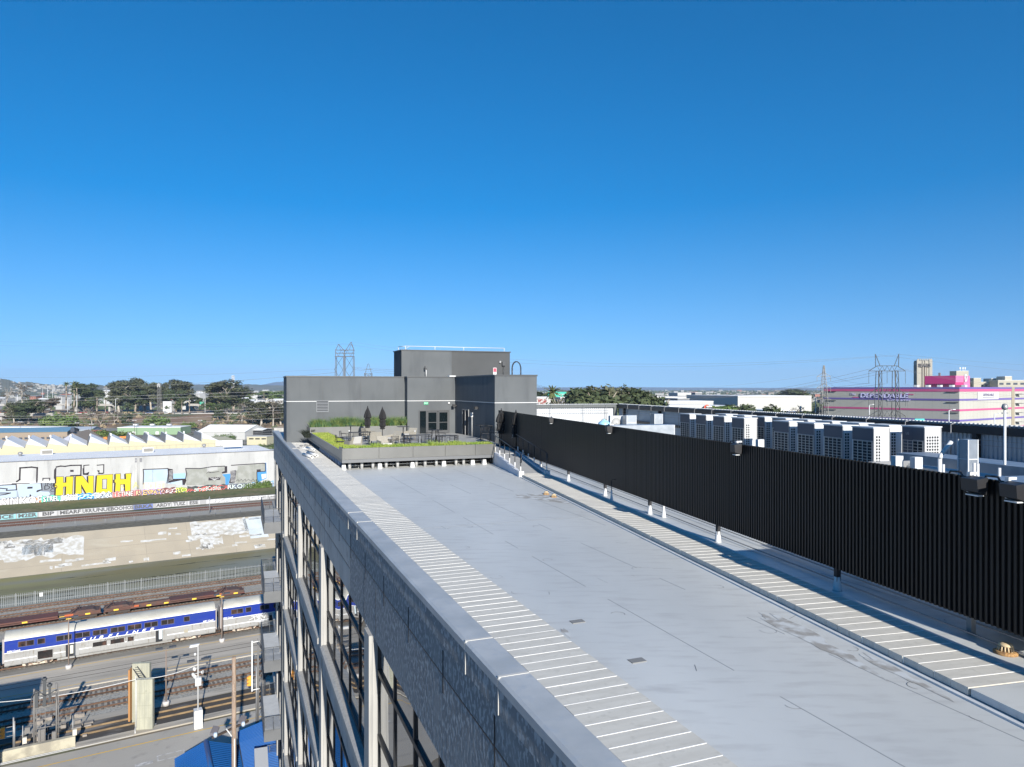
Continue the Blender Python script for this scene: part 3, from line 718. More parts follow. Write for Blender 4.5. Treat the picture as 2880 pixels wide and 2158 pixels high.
# dirt stains as irregular thin sheets
STAIN = M('roof_stain', (.30,.29,.27), .8, col2=(.52,.54,.54), scale=2.6, detail=12, lo=.42, hi=.56)
def stain(p, a, b, rot, lab):
    mb = MB(); n = 40; pts = []
    for k in range(n):
        t = 2*PI*k/n; r = 1+.25*math.sin(3*t+a)+.15*math.sin(7*t+b)+random.uniform(-.08, .08); pts.append((math.cos(t)*a*r, math.sin(t)*b*r, 0))
    mb.poly(pts); o = mb.build('roof_stain', STAIN); o.location = p+Vector((0, 0, .0055)); o.rotation_euler = (0, 0, rot); tag(o, lab, None, None, 'stuff')
stain(G(2270, 1790, RZ), .22, 1.4, TF, 'brown dirt stain drying beside the walkway gutter')
stain(G(1530, 1402, RZ), .55, 1.5, TF+.5, 'brown dirt stain around the two orange drains')
stain(G(2520, 1890, RZ), .10, .8, TF, 'thin brown stain below the gutter strip')
stain(G(1591, 1780, RZ), .05, .22, TF, 'small brown smudge beside the coping slabs')

# ------------------------------------------------------------------ plant area behind the fence
CW = M('corrugated_white', (.46,.48,.50), .45, metal=.3)
CB = M('corrugated_shade_blue', (.40,.47,.53), .45, metal=.3, col2=(.36,.43,.49), scale=.7)  # blue tint puts the side wall's shade into its colour
sw = thing('plant_screen', 'long corrugated steel screen wall with dark beams behind the rooftop condensers', 'screen wall', 'F', 24.9, 0, 0)
def corr(mb, fr_axis, a, b, z0, z1, per=.2, d=.045, mi=0, flip=False):
    n = int((b-a)/per); base = len(mb.v); pr = []
    for k in range(n+1):
        w = a+k*per; pr += [(0, w), (0, w+per*.45), (d, w+per*.55), (d, w+per*.92)]
    N = len(pr)
    for z in (z0, z1):
        for (d_, w) in pr: mb.v.append((d_, w, z) if fr_axis == 'y' else (w, d_, z))
    for k in range(N-1): mb.face((base+k+1, base+k, base+N+k, base+N+k+1) if fr_axis == 'y' else (base+k, base+k+1, base+N+k+1, base+N+k), mi)
    return mb
WE = 61.6   # far end in fence coordinates
corr(MB(), 'y', -8, WE, RZ, -1.46).build('cladding', CB, sw)
corr(MB(), 'y', -8, WE, -1.5, -1.42, .2, .12).box(-.05, .3, -8, WE, -1.47, -1.455).build('top_edge', CW, sw)
MB().box(-.22, -.02, -8, WE-.1, -1.83, -1.52).box(-.2, -.02, -8, WE-.1, -3.0, -2.82).build('beam', BLACK, sw)
for k in range(9):
    w = 1.5+k*7.3; MB().box(-.24, -.01, w-.1, w+.1, RZ, -1.83).build('column', BLACK, sw)
for k in range(24):
    w = 2.4+k*2.45
    MB().tube((-.30, w, -3.0), (-.30, w, -1.5), .02, 5).tube((-.30, w, -1.5), (-.1, w, -1.46), .02, 5).build('conduit', STEEL, sw)
MB().tube((-.28, -5, -2.05), (-.28, WE-1, -2.05), .012, 4).tube((-.28, -5, -2.25), (-.28, WE-1, -2.25), .012, 4).build('pipe_run', STEEL, sw)
s2 = thing('plant_screen', 'white sunlit corrugated screen wall running towards the penthouse', 'screen wall', 'F', 0, WE, 0)
corr(MB(), 'x', 9.0, 24.6, RZ, -1.78).build('cladding', CW, s2)
corr(MB(), 'x', 9.0, 24.7, -1.5, -1.44, .2, .1).box(9, 24.8, -.12, .2, -1.485, -1.47).build('top_edge', CW, s2)
MB().box(9.0, 24.6, -.2, -.02, -1.77, -1.52).box(9.0, 24.6, .0, .08, -1.79, -1.5).build('beam', M('beam_grey', (.09,.10,.10), .6), s2)
for u in (11.2, 13.2, 14.3, 14.9, 15.5, 18.3, 21.4, 23.6): MB().tube((u, -.26, -3.3), (u, -.26, -1.45), .022, 5).build('conduit', STEEL, s2)
for u in (16.4, 24.5): MB().box(u-.1, u+.1, -.22, -.02, RZ, -1.78).build('column', M('beam_grey', (.09,.10,.10), .6), s2)
mb = MB()
for z in (-1.95, -2.1, -2.2): mb.tube((9.5, -.27, z), (24.0, -.27, z+random.uniform(-.08, .08)), .012, 4)
mb.build('pipe_run', STEEL, s2)
MB().box(15.9, 16.25, -.45, -.2, -1.62, -1.35).build('junction_box', BLACK, s2)

# condensers
CSHADE = M('condenser_panel_shade', (.075,.085,.11), .45, metal=.2)  # navy paints the shade on the condensers' fence-facing side
CWH = M('condenser_white', (.56,.57,.57), .5)
def condenser(L=1.16, W=.72, Hh=1.66, door=False):
    t = thing('air_condenser', '', 'condenser')
    MB().box(0, W, -L/2, L/2, 0, Hh-.02).build('casing', [CWH], t)
    MB().box(-.012, 0, -L/2+.02, L/2-.02, (Hh*.70), Hh-.04).build('panel', CSHADE, t)
    g = MB().box(-.004, 0, -L/2+.05, L/2-.05, .08, Hh*.69).build('grille', DARKIN, t)
    mb = MB()
    for k in range(5): y = -L/2+.07+k*(L-.14)/4; mb.box(-.022, -.006, y-.013, y+.013, .08, Hh*.69)
    for k in range(10): z = .1+k*(Hh*.69-.12)/9; mb.box(-.018, -.008, -L/2+.06, L/2-.06, z-.009, z+.009)
    mb.build('guard_bars', M('guard_grey', (.50,.48,.44), .5), g)
    mb = MB()
    for i in range(2 if not door else 5):
        for k in range(11):
            x = .10+i*.115 if not door else .09+i*.115; mb.box(x, x+.075, -L/2-.006, -L/2+.001, .12+k*.115, .12+k*.115+.08)
    mb.build('side_vent', DARKIN, t)
    for x in (0.0, W-.03): MB().box(x-.012, x+.03, -L/2-.01, -L/2+.02, 0, Hh).build('corner_trim', STEEL, t)
    MB().box(-.03, W+.02, -L/2-.02, L/2+.02, Hh-.02, Hh+.02).build('top_plate', CWH, t)
    MB().box(0, W, -L/2, L/2, -.2, 0).build('plinth', STEEL, t)
    return t
PLAT = -3.16
front = [(2428, 26.75), (2343, 28.3), (2268, 29.95), (2198, 31.6)]
cu = condenser()
first = True
def place_cond(src, u, w, lab, group, s=1.):
    X, Y = w2('F', u, w)
    return copy_tree(src, (X, Y, PLAT), TF, lab, None, group, s)
ws = [23.45, 25.15, 26.9, 28.65]
order = ['nearest the camera in the front row', 'second from the near end of the front row', 'third from the near end of the front row', 'fourth in the front row next to the gap']
cu.location = (*w2('F', 19.5, ws[0]), PLAT); cu.rotation_euler = (0, 0, TF)
cu['label'] = 'white condenser with shade-tinted panel '+order[0]; cu['group'] = 'front row of rooftop condensers'
for w, lab in zip(ws[1:], order[1:]): place_cond(cu, 19.5, w, 'white condenser with shade-tinted panel '+lab, 'front row of rooftop condensers')
ws2 = [32.3, 34.2, 36.1, 38.0]
for w, lab in zip(ws2, ('standing just past the gap in the front row', 'second beyond the gap in the front row', 'third beyond the gap in the front row', 'at the far end of the front row')):
    place_cond(cu, 19.5, w, 'white condenser with shade-tinted panel '+lab, 'front row of rooftop condensers')
for w, lab in zip((24.7, 26.4, 28.1, 29.8, 31.5, 33.3, 35.2, 37.1), ('with only its top showing behind the nearest grille', 'second from the near end of the hidden back row', 'third of the hidden back row', 'fourth of the hidden back row', 'seen through the gap in the front row', 'sixth of the hidden back row', 'seventh of the hidden back row', 'at the far end of the hidden back row')):
    place_cond(cu, 21.3, w, 'condenser '+lab, 'back row of rooftop condensers')
cd = condenser(1.1, .76, 1.70, True)
X, Y = w2('F', 21.2, 22.8); cd.location = (X, Y, PLAT); cd.rotation_euler = (0, 0, TF); cd['label'] = 'condenser with a square vented white end and maker letters, standing apart nearest the camera'
MB().box(-.016, -.012, .0, .53, .05, 1.66).build('service_door', CSHADE, cd)
text_part('maker_logo', 'LG', .14, M('logo_grey', (.35,.36,.38), .5), cd, (-.018, .26, 1.42), (PI/2, 0, -PI/2), .002)
MB().box(-.03, -.018, .08, .16, .3, .42).build('service_port', WHITEM, cd)
o = MB()
for w0_, w1_ in ((19.8, 29.0), (32.2, 40.4)): o.box(19.3, 23.6, w0_, w1_, PLAT-.32, PLAT-.20)
for w in (20.2, 24, 28.6, 32.6, 36, 40): 
    for u in (19.5, 21.4, 23.3): o.box(u-.06, u+.06, w-.06, w+.06, RZ, PLAT-.32)
o = o.build('steel_platform', STEEL); o.rotation_euler = (0, 0, TF); tag(o, 'steel platform carrying the rows of condensers', 'platform')
# small split unit with a round fan
fu = thing('fan_unit', 'small white air unit with a round fan beside the galvanised ducts', 'condenser', 'F', *l2('F', *(P(1735, 1196, 40).xy)), -2.5)
MB().box(-.45, .45, -.15, .15, 0, .95).build('casing', CWH, fu)
MB().lathe([(.30, 0), (.30, .02), (.05, .03)], 20).build('fan_guard', M('fan_grey', (.30,.30,.29), .6), fu).rotation_euler = (PI/2, 0, 0)
bpy.data.objects['fan_guard'].location = (-.1, -.152, .55)
mb = MB()
for k in range(18):
    a = 2*PI*k/18; mb.tube((.06*math.cos(a), 0, .06*math.sin(a)), (.29*math.cos(a+.5), 0, .29*math.sin(a+.5)), .006, 4)
mb.lathe([(.06, .0), (.05, .03)], 10)
g = mb.build('fan_blades', WHITEM, fu); g.location = (-.1, -.18, .55)
MB().lathe([(.045, 0), (.045, .006)], 12).build('logo_disc', M('logo_red', (.45,.02,.06), .5), fu).rotation_euler = (PI/2, 0, 0)
bpy.data.objects['logo_disc'].location = (.34, -.152, .84)
MB().box(-.4, .4, -.12, .12, -1.87, 0).build('stand', STEEL, fu)
# tank
tk = thing('pressure_tank', 'light blue pressure tank showing its domed top above the fence', 'tank', 'F', *l2('F', *(P(1699, 1190, 38).xy)), RZ)
MB().lathe([(.33, 0), (.33, 2.4), (.31, 2.52), (.2, 2.62), (.06, 2.66), (.05, 2.72)], 20).build('tank_body', M('tank_blue', (.30,.55,.72), .4), tk)
MB().path([(-.15, 0, 2.62), (-.1, 0, 2.72), (.15, 0, 2.7)], .02, 6).build('pipe_fitting', STEEL, tk)
# galvanised ducts
def duct(name, lab, p, sx, sy, z0, z1, n=1, rot=TF):
    t = thing_at(name, lab, 'duct', (p[0], p[1], z0), rot)
    MB().box(-sx/2, sx/2, -sy/2, sy/2, 0, z1-z0).build('duct_body', GALV, t)
    mb = MB()
    for k in range(1, n+1):
        z = (z1-z0)*k/(n+1); mb.box(-sx/2-.012, sx/2+.012, -sy/2-.012, sy/2+.012, z-.012, z+.012)
    for (a, b) in ((-1, -1), (1, -1), (1, 1), (-1, 1)): mb.box(a*sx/2-.015, a*sx/2+.015, b*sy/2-.015, b*sy/2+.015, 0, z1-z0)
    mb.build('duct_flange', WHITEM, t); return t
duct('air_duct', 'tall square galvanised duct standing beside the separate condenser', P(2722, 1300, 18.5), .30, .30, RZ, P(0, 1236, 18.5).z, 5)
duct('air_duct', 'galvanised duct riser next to the round fan unit', P(1770, 1180, 39.5), .55, .6, -3.1, P(0, 1168, 39.5).z, 3)
duct('air_duct', 'galvanised duct riser against the blue corrugated wall', P(1846, 1180, 42.), .5, .6, -3.4, P(0, 1164, 42.).z, 2)
duct('air_duct', 'low horizontal galvanised duct behind the fence', P(1800, 1200, 36.), 3.4, .8, -3.0, P(0, 1195, 36).z, 0)
pp = MB(); X0, Y0 = w2('F', 14.4, 9); 
t = thing('roof_pipes', 'bundle of galvanised pipes and trays running behind the near end of the fence', 'pipes', 'F', 0, 0, 0)
for (u, z, r) in ((12.6, -2.5, .05), (13.6, -2.45, .07), (14.8, -2.4, .10), (16.2, -2.45, .05), (17.5, -2.5, .12)):
    MB().tube((u, 6, z), (u, 13.5+(u-12)*1.0, z), r, 10).build('pipe', GALV, t)
MB().box(11.9, 12.3, 7, 12.6, -2.33, -2.25).box(18.4, 19.6, 6, 20.5, -2.5, -2.2).build('cable_tray', GALV, t)
for w in (7, 11, 15, 19): MB().box(12.2, 18, w-.04, w+.04, RZ, -2.3).build('pipe_support', STEEL, t)
gn = thing_at('vent_pipe', 'bent white vent pipe leaning between the condenser and the tall duct', 'pipe', P(2643, 1320, 19), TF)
MB().path([(0, 0, -1.6), (0, 0, .28), (.08, .02, .4), (.42, .05, .72)], .055, 10).build('pipe_stem', WHITEM, gn)
for (x, y, lab) in ((2653, 1312, 'short white vent stub beside the bent vent pipe'), (2740, 1308, 'first of the paired white vent stubs past the tall duct'), (2750, 1310, 'second of the paired white vent stubs past the tall duct'), (2811, 1322, 'single white vent stub below the camera mast')):
    p = P(x, y, 17.5); o = MB().tube((0, 0, RZ-p.z), (0, 0, .05), .035, 8).build('vent_stub', WHITEM); o.location = p; tag(o, lab, 'pipe', 'vent stubs behind the fence')
ms = thing_at('camera_mast', 'slim white mast with a round camera standing behind the fence', 'mast', Vector((*P(2826, 0, 20.5).xy, RZ)), TF)
zt = P(0, 1152, 20.5).z-RZ
MB().tube((0, 0, 0), (0, 0, zt), .035, 8).build('pole', WHITEM, ms)
MB().lathe([(.07, 0), (.09, .06), (.06, .15), (.02, .17)], 12, (0, 0, zt)).box(-.1, .1, -.02, .02, zt-.12, zt-.09).build('camera_head', STEEL, ms)
# isolators on the fence back
for (x, y, Y, lab) in ((2137, 1248, 23.5, 'grey isolator box behind the fence by the front row condenser'), (2523, 1298, 17.5, 'white isolator box in front of the separate condenser'), (2577, 1302, 17.2, 'black and white isolator beside the square vents')):
    p = P(x, y, Y); o = MB().box(-.11, .11, -.08, .08, -.14, .14).box(-.02, .02, -.02, .02, RZ-p.z, -.14).build('isolator_box', WHITEM); o.location = p; o.rotation_euler = (0, 0, TF); tag(o, lab, 'box', 'isolators behind the fence')
# small conical vents near the fence foot
for (x, y, h, lab) in ((1720, 1412, .45, 'white cone flashing with a thin black hook beneath the fence'), (1867, 1455, .55, 'tall white cone flashing beneath the fence')):
    t = thing_at('cone_flashing', lab, 'vent', G(x, y, RZ), 0, 'cone flashings beneath the fence')
    MB().lathe([(.10, 0), (.075, .02), (.035, h*.6), (.03, h)], 12).build('cone', WHITEM, t)
    if h < .5: MB().path([(0, 0, h), (0, 0, h+.35), (.04, 0, h+.42), (.16, 0, h+.42)], .015, 5).build('hook', BLACK, t)
# raised duct run that throws the broad shadow on the deck
t = thing('rooftop_duct', 'raised rooftop air handler behind the near end of the fence', 'air handler', 'F', 0, 0, 0)
MB().box(10.75, 14.2, 8.2, 10.6, RZ+.55, RZ+2.75).build('casing', GALV, t)
for (a, b) in ((10.9, 8.4), (14, 8.4), (10.9, 10.4), (14, 10.4)): MB().box(a-.05, a+.05, b-.05, b+.05, RZ, RZ+.55).build('leg', STEEL, t)
# conduits running under the fence
mb = MB()
for (c, z) in ((10.75, .06), (11.25, .08)): mb.tube((c, 5, RZ+z), (c+.1, 44, RZ+z), .018, 6)
o = mb.build('conduit_run', STEEL); o.rotation_euler = (0, 0, TF); tag(o, 'pair of thin conduits lying on the roof behind the fence', 'conduit')
# ================================================================== ground, river, railway
GZ = -37.5
ASPH = M('road_asphalt', (.40,.375,.33), .9, col2=(.33,.31,.275), scale=.12, detail=9, lo=.4, hi=.65, stretch=(.4,1,1), col3=(.27,.255,.23), scale3=.9, lo3=.58, hi3=.8)
PLATC = M('platform_concrete', (.43,.39,.325), .9, col2=(.33,.30,.25), scale=.25, detail=8, lo=.4, hi=.62, stretch=(.25,2,1), col3=(.24,.22,.185), scale3=.6, lo3=.56, hi3=.75, stretch3=(.2,2,1))
BALL = M('track_ballast', (.36,.345,.305), .95, col2=(.22,.21,.185), scale=5, detail=10, lo=.4, hi=.62, col3=(.33,.27,.19), scale3=.12, lo3=.5, hi3=.75, bump=1, bscale=9)
BALLD = M('oily_dirt', (.06,.053,.045), .8, col2=(.17,.16,.15), scale=.28, detail=10, lo=.52, hi=.62, stretch=(.5,1.6,1))
DIRT = M('far_ground', (.17,.15,.12), .95, col2=(.26,.25,.23), scale=.02, detail=12, lo=.45, hi=.6, col3=(.055,.07,.03), scale3=.05, lo3=.5, hi3=.62)
WEED = M('dry_weeds', (.15,.135,.10), .95, col2=(.10,.09,.065), scale=.8, detail=10, lo=.4, hi=.6, bump=1, bscale=2)
CHAN = M('channel_concrete', (.37,.32,.24), .9, col2=(.32,.28,.215), scale=.12, detail=8, lo=.4, hi=.65, stretch=(1,.25,1), col3=(.40,.36,.28), scale3=.5, lo3=.55, hi3=.8, stretch3=(.3,1,1))
CHANG = M('channel_concrete_grey', (.30,.30,.28), .9, col2=(.36,.35,.32), scale=.2, lo=.4, hi=.6)
WATER = M('river_water', (.15,.13,.04), .35, spec=.2, col2=(.17,.17,.12), scale=.035, detail=5, lo=.42, hi=.58, stretch=(.5,2.6,1), col3=(.20,.19,.06), scale3=.06, lo3=.55, hi3=.7, stretch3=(.35,3,1), bump=.2, bscale=1.2)
YEL = M('yellow_line', (.66,.40,.05), .8, col2=(.50,.34,.10), scale=1.5, lo=.45, hi=.7)
def strip(name, v0, v1, z0, z1, mat, lab=None, kind='structure', u0=-700, u1=900, cat=None):
    mb = MB(); n = 8
    for k in range(n):
        a, b = u0+(u1-u0)*k/n, u0+(u1-u0)*(k+1)/n
        mb.quad((a, v0, z0), (b, v0, z0), (b, v1, z1), (a, v1, z1))
    o = mb.build(name, mat); o.rotation_euler = (0, 0, TR); return tag(o, lab, cat, None, kind)
BIG = 30000
o = MB(); o.quad((-BIG, -BIG, GZ-.10), (BIG, -BIG, GZ-.10), (BIG, 148.6, GZ-.10), (-BIG, 148.6, GZ-.10)); o.quad((-BIG, 148.6, GZ-.10), (BIG, 148.6, GZ-.10), (BIG, 166, -44.7), (-BIG, 166, -44.7), 1)
o.quad((-BIG, 217.6, GZ-.10), (BIG, 217.6, GZ-.10), (BIG, BIG, GZ-.10), (-BIG, BIG, GZ-.10)); o.quad((-BIG, 166, -44.7), (BIG, 166, -44.7), (BIG, 203.9, -44.7), (-BIG, 203.9, -44.7), 1)
o = o.build('ground', [DIRT, CHANG]); o.rotation_euler = (0, 0, TR); tag(o, 'flat ground of the rail yard and the city reaching the horizon', None, None, 'structure')
strip('road', 70, 86.3, GZ, GZ, ASPH, 'pale asphalt service road with a yellow edge line')
strip('road_marking', 84.33, 84.5, GZ+.008, GZ+.008, YEL, 'long yellow line along the service road')
strip('dirt_bed', 88.2, 93.0, GZ-.03, GZ-.03, BALLD, 'dark oily bed of the nearest track')
strip('pavement', 93.0, 94.4, GZ+.02, GZ+.02, PLATC, 'pale concrete strip between the tracks')
strip('gravel_bed', 94.4, 104.3, GZ-.02, GZ-.02, BALL, 'grey gravel bed of two tracks')
strip('platform', 104.3, 113.0, GZ+.10, GZ+.10, PLATC, 'long concrete platform with flush rails')
strip('platform_edge', 104.3, 104.3, GZ-.02, GZ+.10, PLATC)
strip('platform_marking', 105.2, 105.34, GZ+.108, GZ+.108, YEL, 'thin yellow line on the near platform edge')
strip('platform_marking', 112.25, 112.4, GZ+.108, GZ+.108, YEL, 'thin yellow line on the platform edge by the train')
strip('gravel_bed', 113.0, 118.9, GZ-.02, GZ-.02, M('dark_asphalt', (.16,.15,.13), .9, col2=(.21,.20,.175), scale=.4, stretch=(.3, 1, 1)), 'dark bed below the passenger train')
strip('gravel_bed', 118.9, 148.6, GZ-.02, GZ-.02, BALL, 'grey gravel bed of the river side tracks')
# river
strip('riverbank', 203.9, 217.6, -44.65, GZ-.02, CHAN, 'sloping tan concrete bank of the river channel')
strip('water', 160.0, 203.95, -44.5, -44.5, WATER, 'shallow olive water in the concrete river channel')
strip('weedy_verge', 217.6, 226.5, GZ-.02, GZ+.1, WEED, 'dry weedy verge above the river bank')
strip('gravel_bed', 226.5, 244, GZ+.1, GZ+.1, BALL, 'gravel bed of the far track pair')
# algae strands in the water
ALG = M('river_algae', (.018,.022,.010), .9)
random.seed(11)
mb = MB()
for _ in range(46):
    v = random.choice((random.uniform(172, 200), random.uniform(172, 186))); u = random.uniform(-30, 75); n = random.randint(5, 16); th = random.uniform(.06, .55)
    up = []; lo = []
    for k in range(n):
        t = k/(n-1); uu = u+k*random.uniform(.7, 1.4); w_ = math.sin(PI*t)*th*random.uniform(.4, 1.2)
        v += random.uniform(-.22, .25); up.append((uu, v+w_, -44.492)); lo.append((uu, v-w_*.6, -44.492))
    for k in range(n-1): mb.quad(lo[k], lo[k+1], up[k+1], up[k])
o = mb.build('algae', ALG); o.rotation_euler = (0, 0, TR); tag(o, 'dark strands of algae drifting in the shallow river', None, None, 'stuff')
# painted-out patches on the river bank
PATCHW = M('overpaint_white', (.52,.52,.50), .9, col2=(.40,.38,.33), scale=.9, detail=10, lo=.42, hi=.6)
PATCHB = M('overpaint_pale_blue', (.44,.49,.52), .9, col2=(.50,.53,.53), scale=.3, lo=.4, hi=.6)
def bankpt(u, t): return (u, 203.9+13.7*t, -44.65+7.13*t+.022)
def patch(u0, u1, t0, t1, m, mi, seg=6, ji=.25):
    bt, tp = [], []
    for k in range(seg+1):
        u = u0+(u1-u0)*k/seg; j = ji*.12
        bt.append(bankpt(u+random.uniform(-ji, ji)*(.3 if k in (0, seg) else .8), t0+random.uniform(-j, j)*.5)); tp.append(bankpt(u+random.uniform(-ji, ji)*(.3 if k in (0, seg) else .8), t1+random.uniform(-j, j)*.5))
    for k in range(seg): m.quad(bt[k], bt[k+1], tp[k+1], tp[k], mi)
mb = MB()
ub = lambda x, t: at_v(x, 203.9+13.7*t)
for (x0, x1, t0, t1, mi) in ((-40, 233, .42, .86, 0), (-40, 20, .86, .93, 0), (20, 180, .80, .90, 0), (60, 150, .5, .74, 1)): patch(ub(x0, t0), ub(x1, t0), t0, t1, mb, mi, 14, .9)
for (x0, x1, t0, t1) in ((540, 700, .60, .97), (530, 620, .48, .62), (565, 628, .30, .48), (563, 600, .2, .32), (620, 700, .52, .62)): patch(ub(x0, t0), ub(x1, t0), t0, t1, mb, 0, 8, .6)
for (x0, x1, t0, t1) in ((690, 745, .62, .95), (705, 756, .35, .62), (700, 790, .9, .985)): patch(ub(x0, t0), ub(x1, t0), t0, t1, mb, 1, 3, .1)
for _ in range(34):
    x = random.uniform(-10, 760); t = random.choice((random.uniform(.04, .3), random.uniform(.1, .9))); L_ = random.uniform(.6, 3.2)
    if random.random() < .2: L_ *= 2.
    u = ub(x, t); patch(u, u+L_, t, t+random.uniform(.03, .09), mb, 0, 3, .15)
o = mb.build('painted_patches', [PATCHW, PATCHB]); o.rotation_euler = (0, 0, TR); tag(o, 'white paint patches over old tags on the river bank', None, None, 'stuff')
mb = MB()
for x in (-60, 175, 410, 530, 655, 780):
    u = ub(x, .5); a, b = bankpt(u, 0), bankpt(u, 1); mb.quad((a[0]-.05, a[1], a[2]-.012), (a[0]+.05, a[1], a[2]-.012), (b[0]+.05, b[1], b[2]-.012), (b[0]-.05, b[1], b[2]-.012))
for t in (.22, .5, .76):
    a, b = bankpt(-90, t), bankpt(160, t); mb.quad((a[0], a[1], a[2]-.012), (b[0], b[1], b[2]-.012), (b[0], b[1]+.1, b[2]+.04), (a[0], a[1]+.1, a[2]+.04))
o = mb.build('bank_joints', M('joint_dark', (.27,.24,.19), .9)); o.rotation_euler = (0, 0, TR); tag(o, 'construction joints in the river bank', None, None, 'structure')

# ------------------------------------------------------------------ tracks
RAIL = M('rail_rust', (.14,.075,.045), .6, metal=.3, col2=(.10,.06,.04), scale=2)
RAILT = M('rail_tan', (.24,.165,.085), .7, col2=(.16,.11,.06), scale=1)
TIE = M('timber_tie', (.075,.055,.042), .95, col2=(.20,.18,.155), scale=1.2, lo=.35, hi=.65)
TIEC = M('tie_dark', (.12,.085,.06), .95, col2=(.25,.22,.19), scale=.9, lo=.4, hi=.6)
def track(v, lab, u0=-45, u1=190, ties=True, mat=None, tie=None, z=GZ, hw=.75, tw=.07):
    t = thing('railway_track', lab, 'track', 'R', 0, v, z)
    if ties:
        mb = MB(); u = u0
        while u < u1:
            j = random.uniform(-.08, .08); mb.box(u+j, u+j+.26, -1.3+random.uniform(-.08, .08), 1.3+random.uniform(-.08, .08), -.05, .05+random.uniform(-.01, .01)); u += .56
        mb.build('sleepers', tie or TIE, t)
    for s in (-1, 1): MB().box(u0, u1, s*hw-tw/2, s*hw+tw/2, .02, .20).box(u0, u1, s*hw-.08, s*hw+.08, .02, .05).build('rail', mat or RAIL, t)
    return t
track(90.6, 'nearest track with tan rails in a dark oily bed', -20, 120, False, RAILT, None, GZ-.03, .78, .11)
track(97.0, 'gravel track next to the concrete strip', -25, 150)
track(101.4, 'gravel track alongside the platform', -25, 150)
track(108.6, 'track with rails sunk flush in the platform', -30, 150, False, M('rail_dark', (.05,.048,.045), .5, metal=.4), None, GZ-.075, .75, .09)
track(116.6, 'track under the blue and white passenger train', -45, 150, True)
track(126.0, 'dark track behind the passenger train', -45, 170, True)
track(135.4, 'track under the rust red freight wagons', -45, 190, True)
track(142.6, 'rusty track second from the river fence', -50, 200, tie=TIEC)
track(146.7, 'rusty track next to the river fence', -50, 200, tie=TIEC)
track(235.8, 'far river side track nearer the bank', -110, 330, z=GZ+.12, mat=M('rail_maroon', (.085,.035,.022), .8), tie=M('tie_maroon', (.085,.045,.03), .95))
track(240.4, 'far river side track nearer the low graffiti wall', -110, 330, z=GZ+.12, mat=MATS['rail_maroon'], tie=MATS['tie_maroon'])

# palisade fence by the river
PALI = M('palisade_steel', (.27,.285,.29), .5, metal=.5)
pf = thing('palisade_fence', 'long galvanised palisade fence between the tracks and the river', 'fence', 'R', 0, 148.9, GZ)
mb = MB(); u = -30.
while u < 95:
    mb.hexa([(u-.045, -.02, 0), (u+.045, -.02, 0), (u+.045, .01, 0), (u-.045, .01, 0)], [(u-.03, -.02, 2.1), (u+.03, -.02, 2.1), (u+.03, .01, 2.1), (u-.03, .01, 2.1)]); u += .27
mb.build('pickets', PALI, pf)
MB().box(-30, 95, .01, .05, .35, .41).box(-30, 95, .01, .05, 1.72, 1.78).build('rail', PALI, pf)
mb = MB()
for k in range(46): mb.box(-30+k*2.75, -30+k*2.75+.08, .02, .12, 0, 2.2)
mb.build('posts', PALI, pf)
MB().box(at_v(116, 148.9)-.25, at_v(116, 148.9)+.25, -.05, -.025, 1.1, 1.75).build('notice_plate', WHITE, pf)
# wire mesh fence by the far tracks
t = thing('wire_fence', 'thin wire fence with steel posts above the river bank', 'fence', 'R', 0, 224, GZ)
for k in range(14): MB().tube((-10+k*7, 0, 0), (-10+k*7, 0, 2.1), .05, 5).build('post', STEEL, t)
MB().tube((-10, 0, 2.0), (81, 0, 2.0), .02, 4).tube((-10, 0, .3), (81, 0, .3), .015, 4).build('wire', STEEL, t)
o = MB().tube((0, 0, 0), (0, 0, 5.2), .12, 6).box(-.3, .3, -.1, .1, 4.2, 4.6).build('signal_post', STEEL); o.location = G(589, 1446, GZ); tag(o, 'steel post standing beside the far track pair', 'post')

# ------------------------------------------------------------------ passenger train
SILV = M('train_silver', (.38,.38,.37), .45, metal=.35, col2=(.30,.295,.28), scale=.5, detail=6, lo=.4, hi=.7, stretch=(.4,1,2), col3=(.20,.17,.13), scale3=1.4, lo3=.56, hi3=.75, stretch3=(3,1,.5))
BLUE = M('train_blue', (.006,.026,.25), .4, col2=(.010,.035,.21), scale=.6, stretch=(.2,1,3), lo=.4, hi=.7, col3=(.03,.06,.22), scale3=2, lo3=.56, hi3=.7, stretch3=(.3,1,4))
TROOF = M('train_roof', (.42,.41,.36), .7, col2=(.34,.33,.29), scale=.8, lo=.4, hi=.65, stretch=(.5,1,1))
TW = M('train_white', (.75,.75,.75), .5)
TGL = M('train_window', (.02,.018,.018), .12, col2=(.10,.05,.035), scale=.9, lo=.5, hi=.75)
BOG = M('bogie_cream', (.55,.48,.38), .8, col2=(.20,.13,.09), scale=2.5, lo=.42, hi=.6)
BOGD = M('bogie_dark', (.05,.04,.035), .8)
TROOF_Z = 4.9
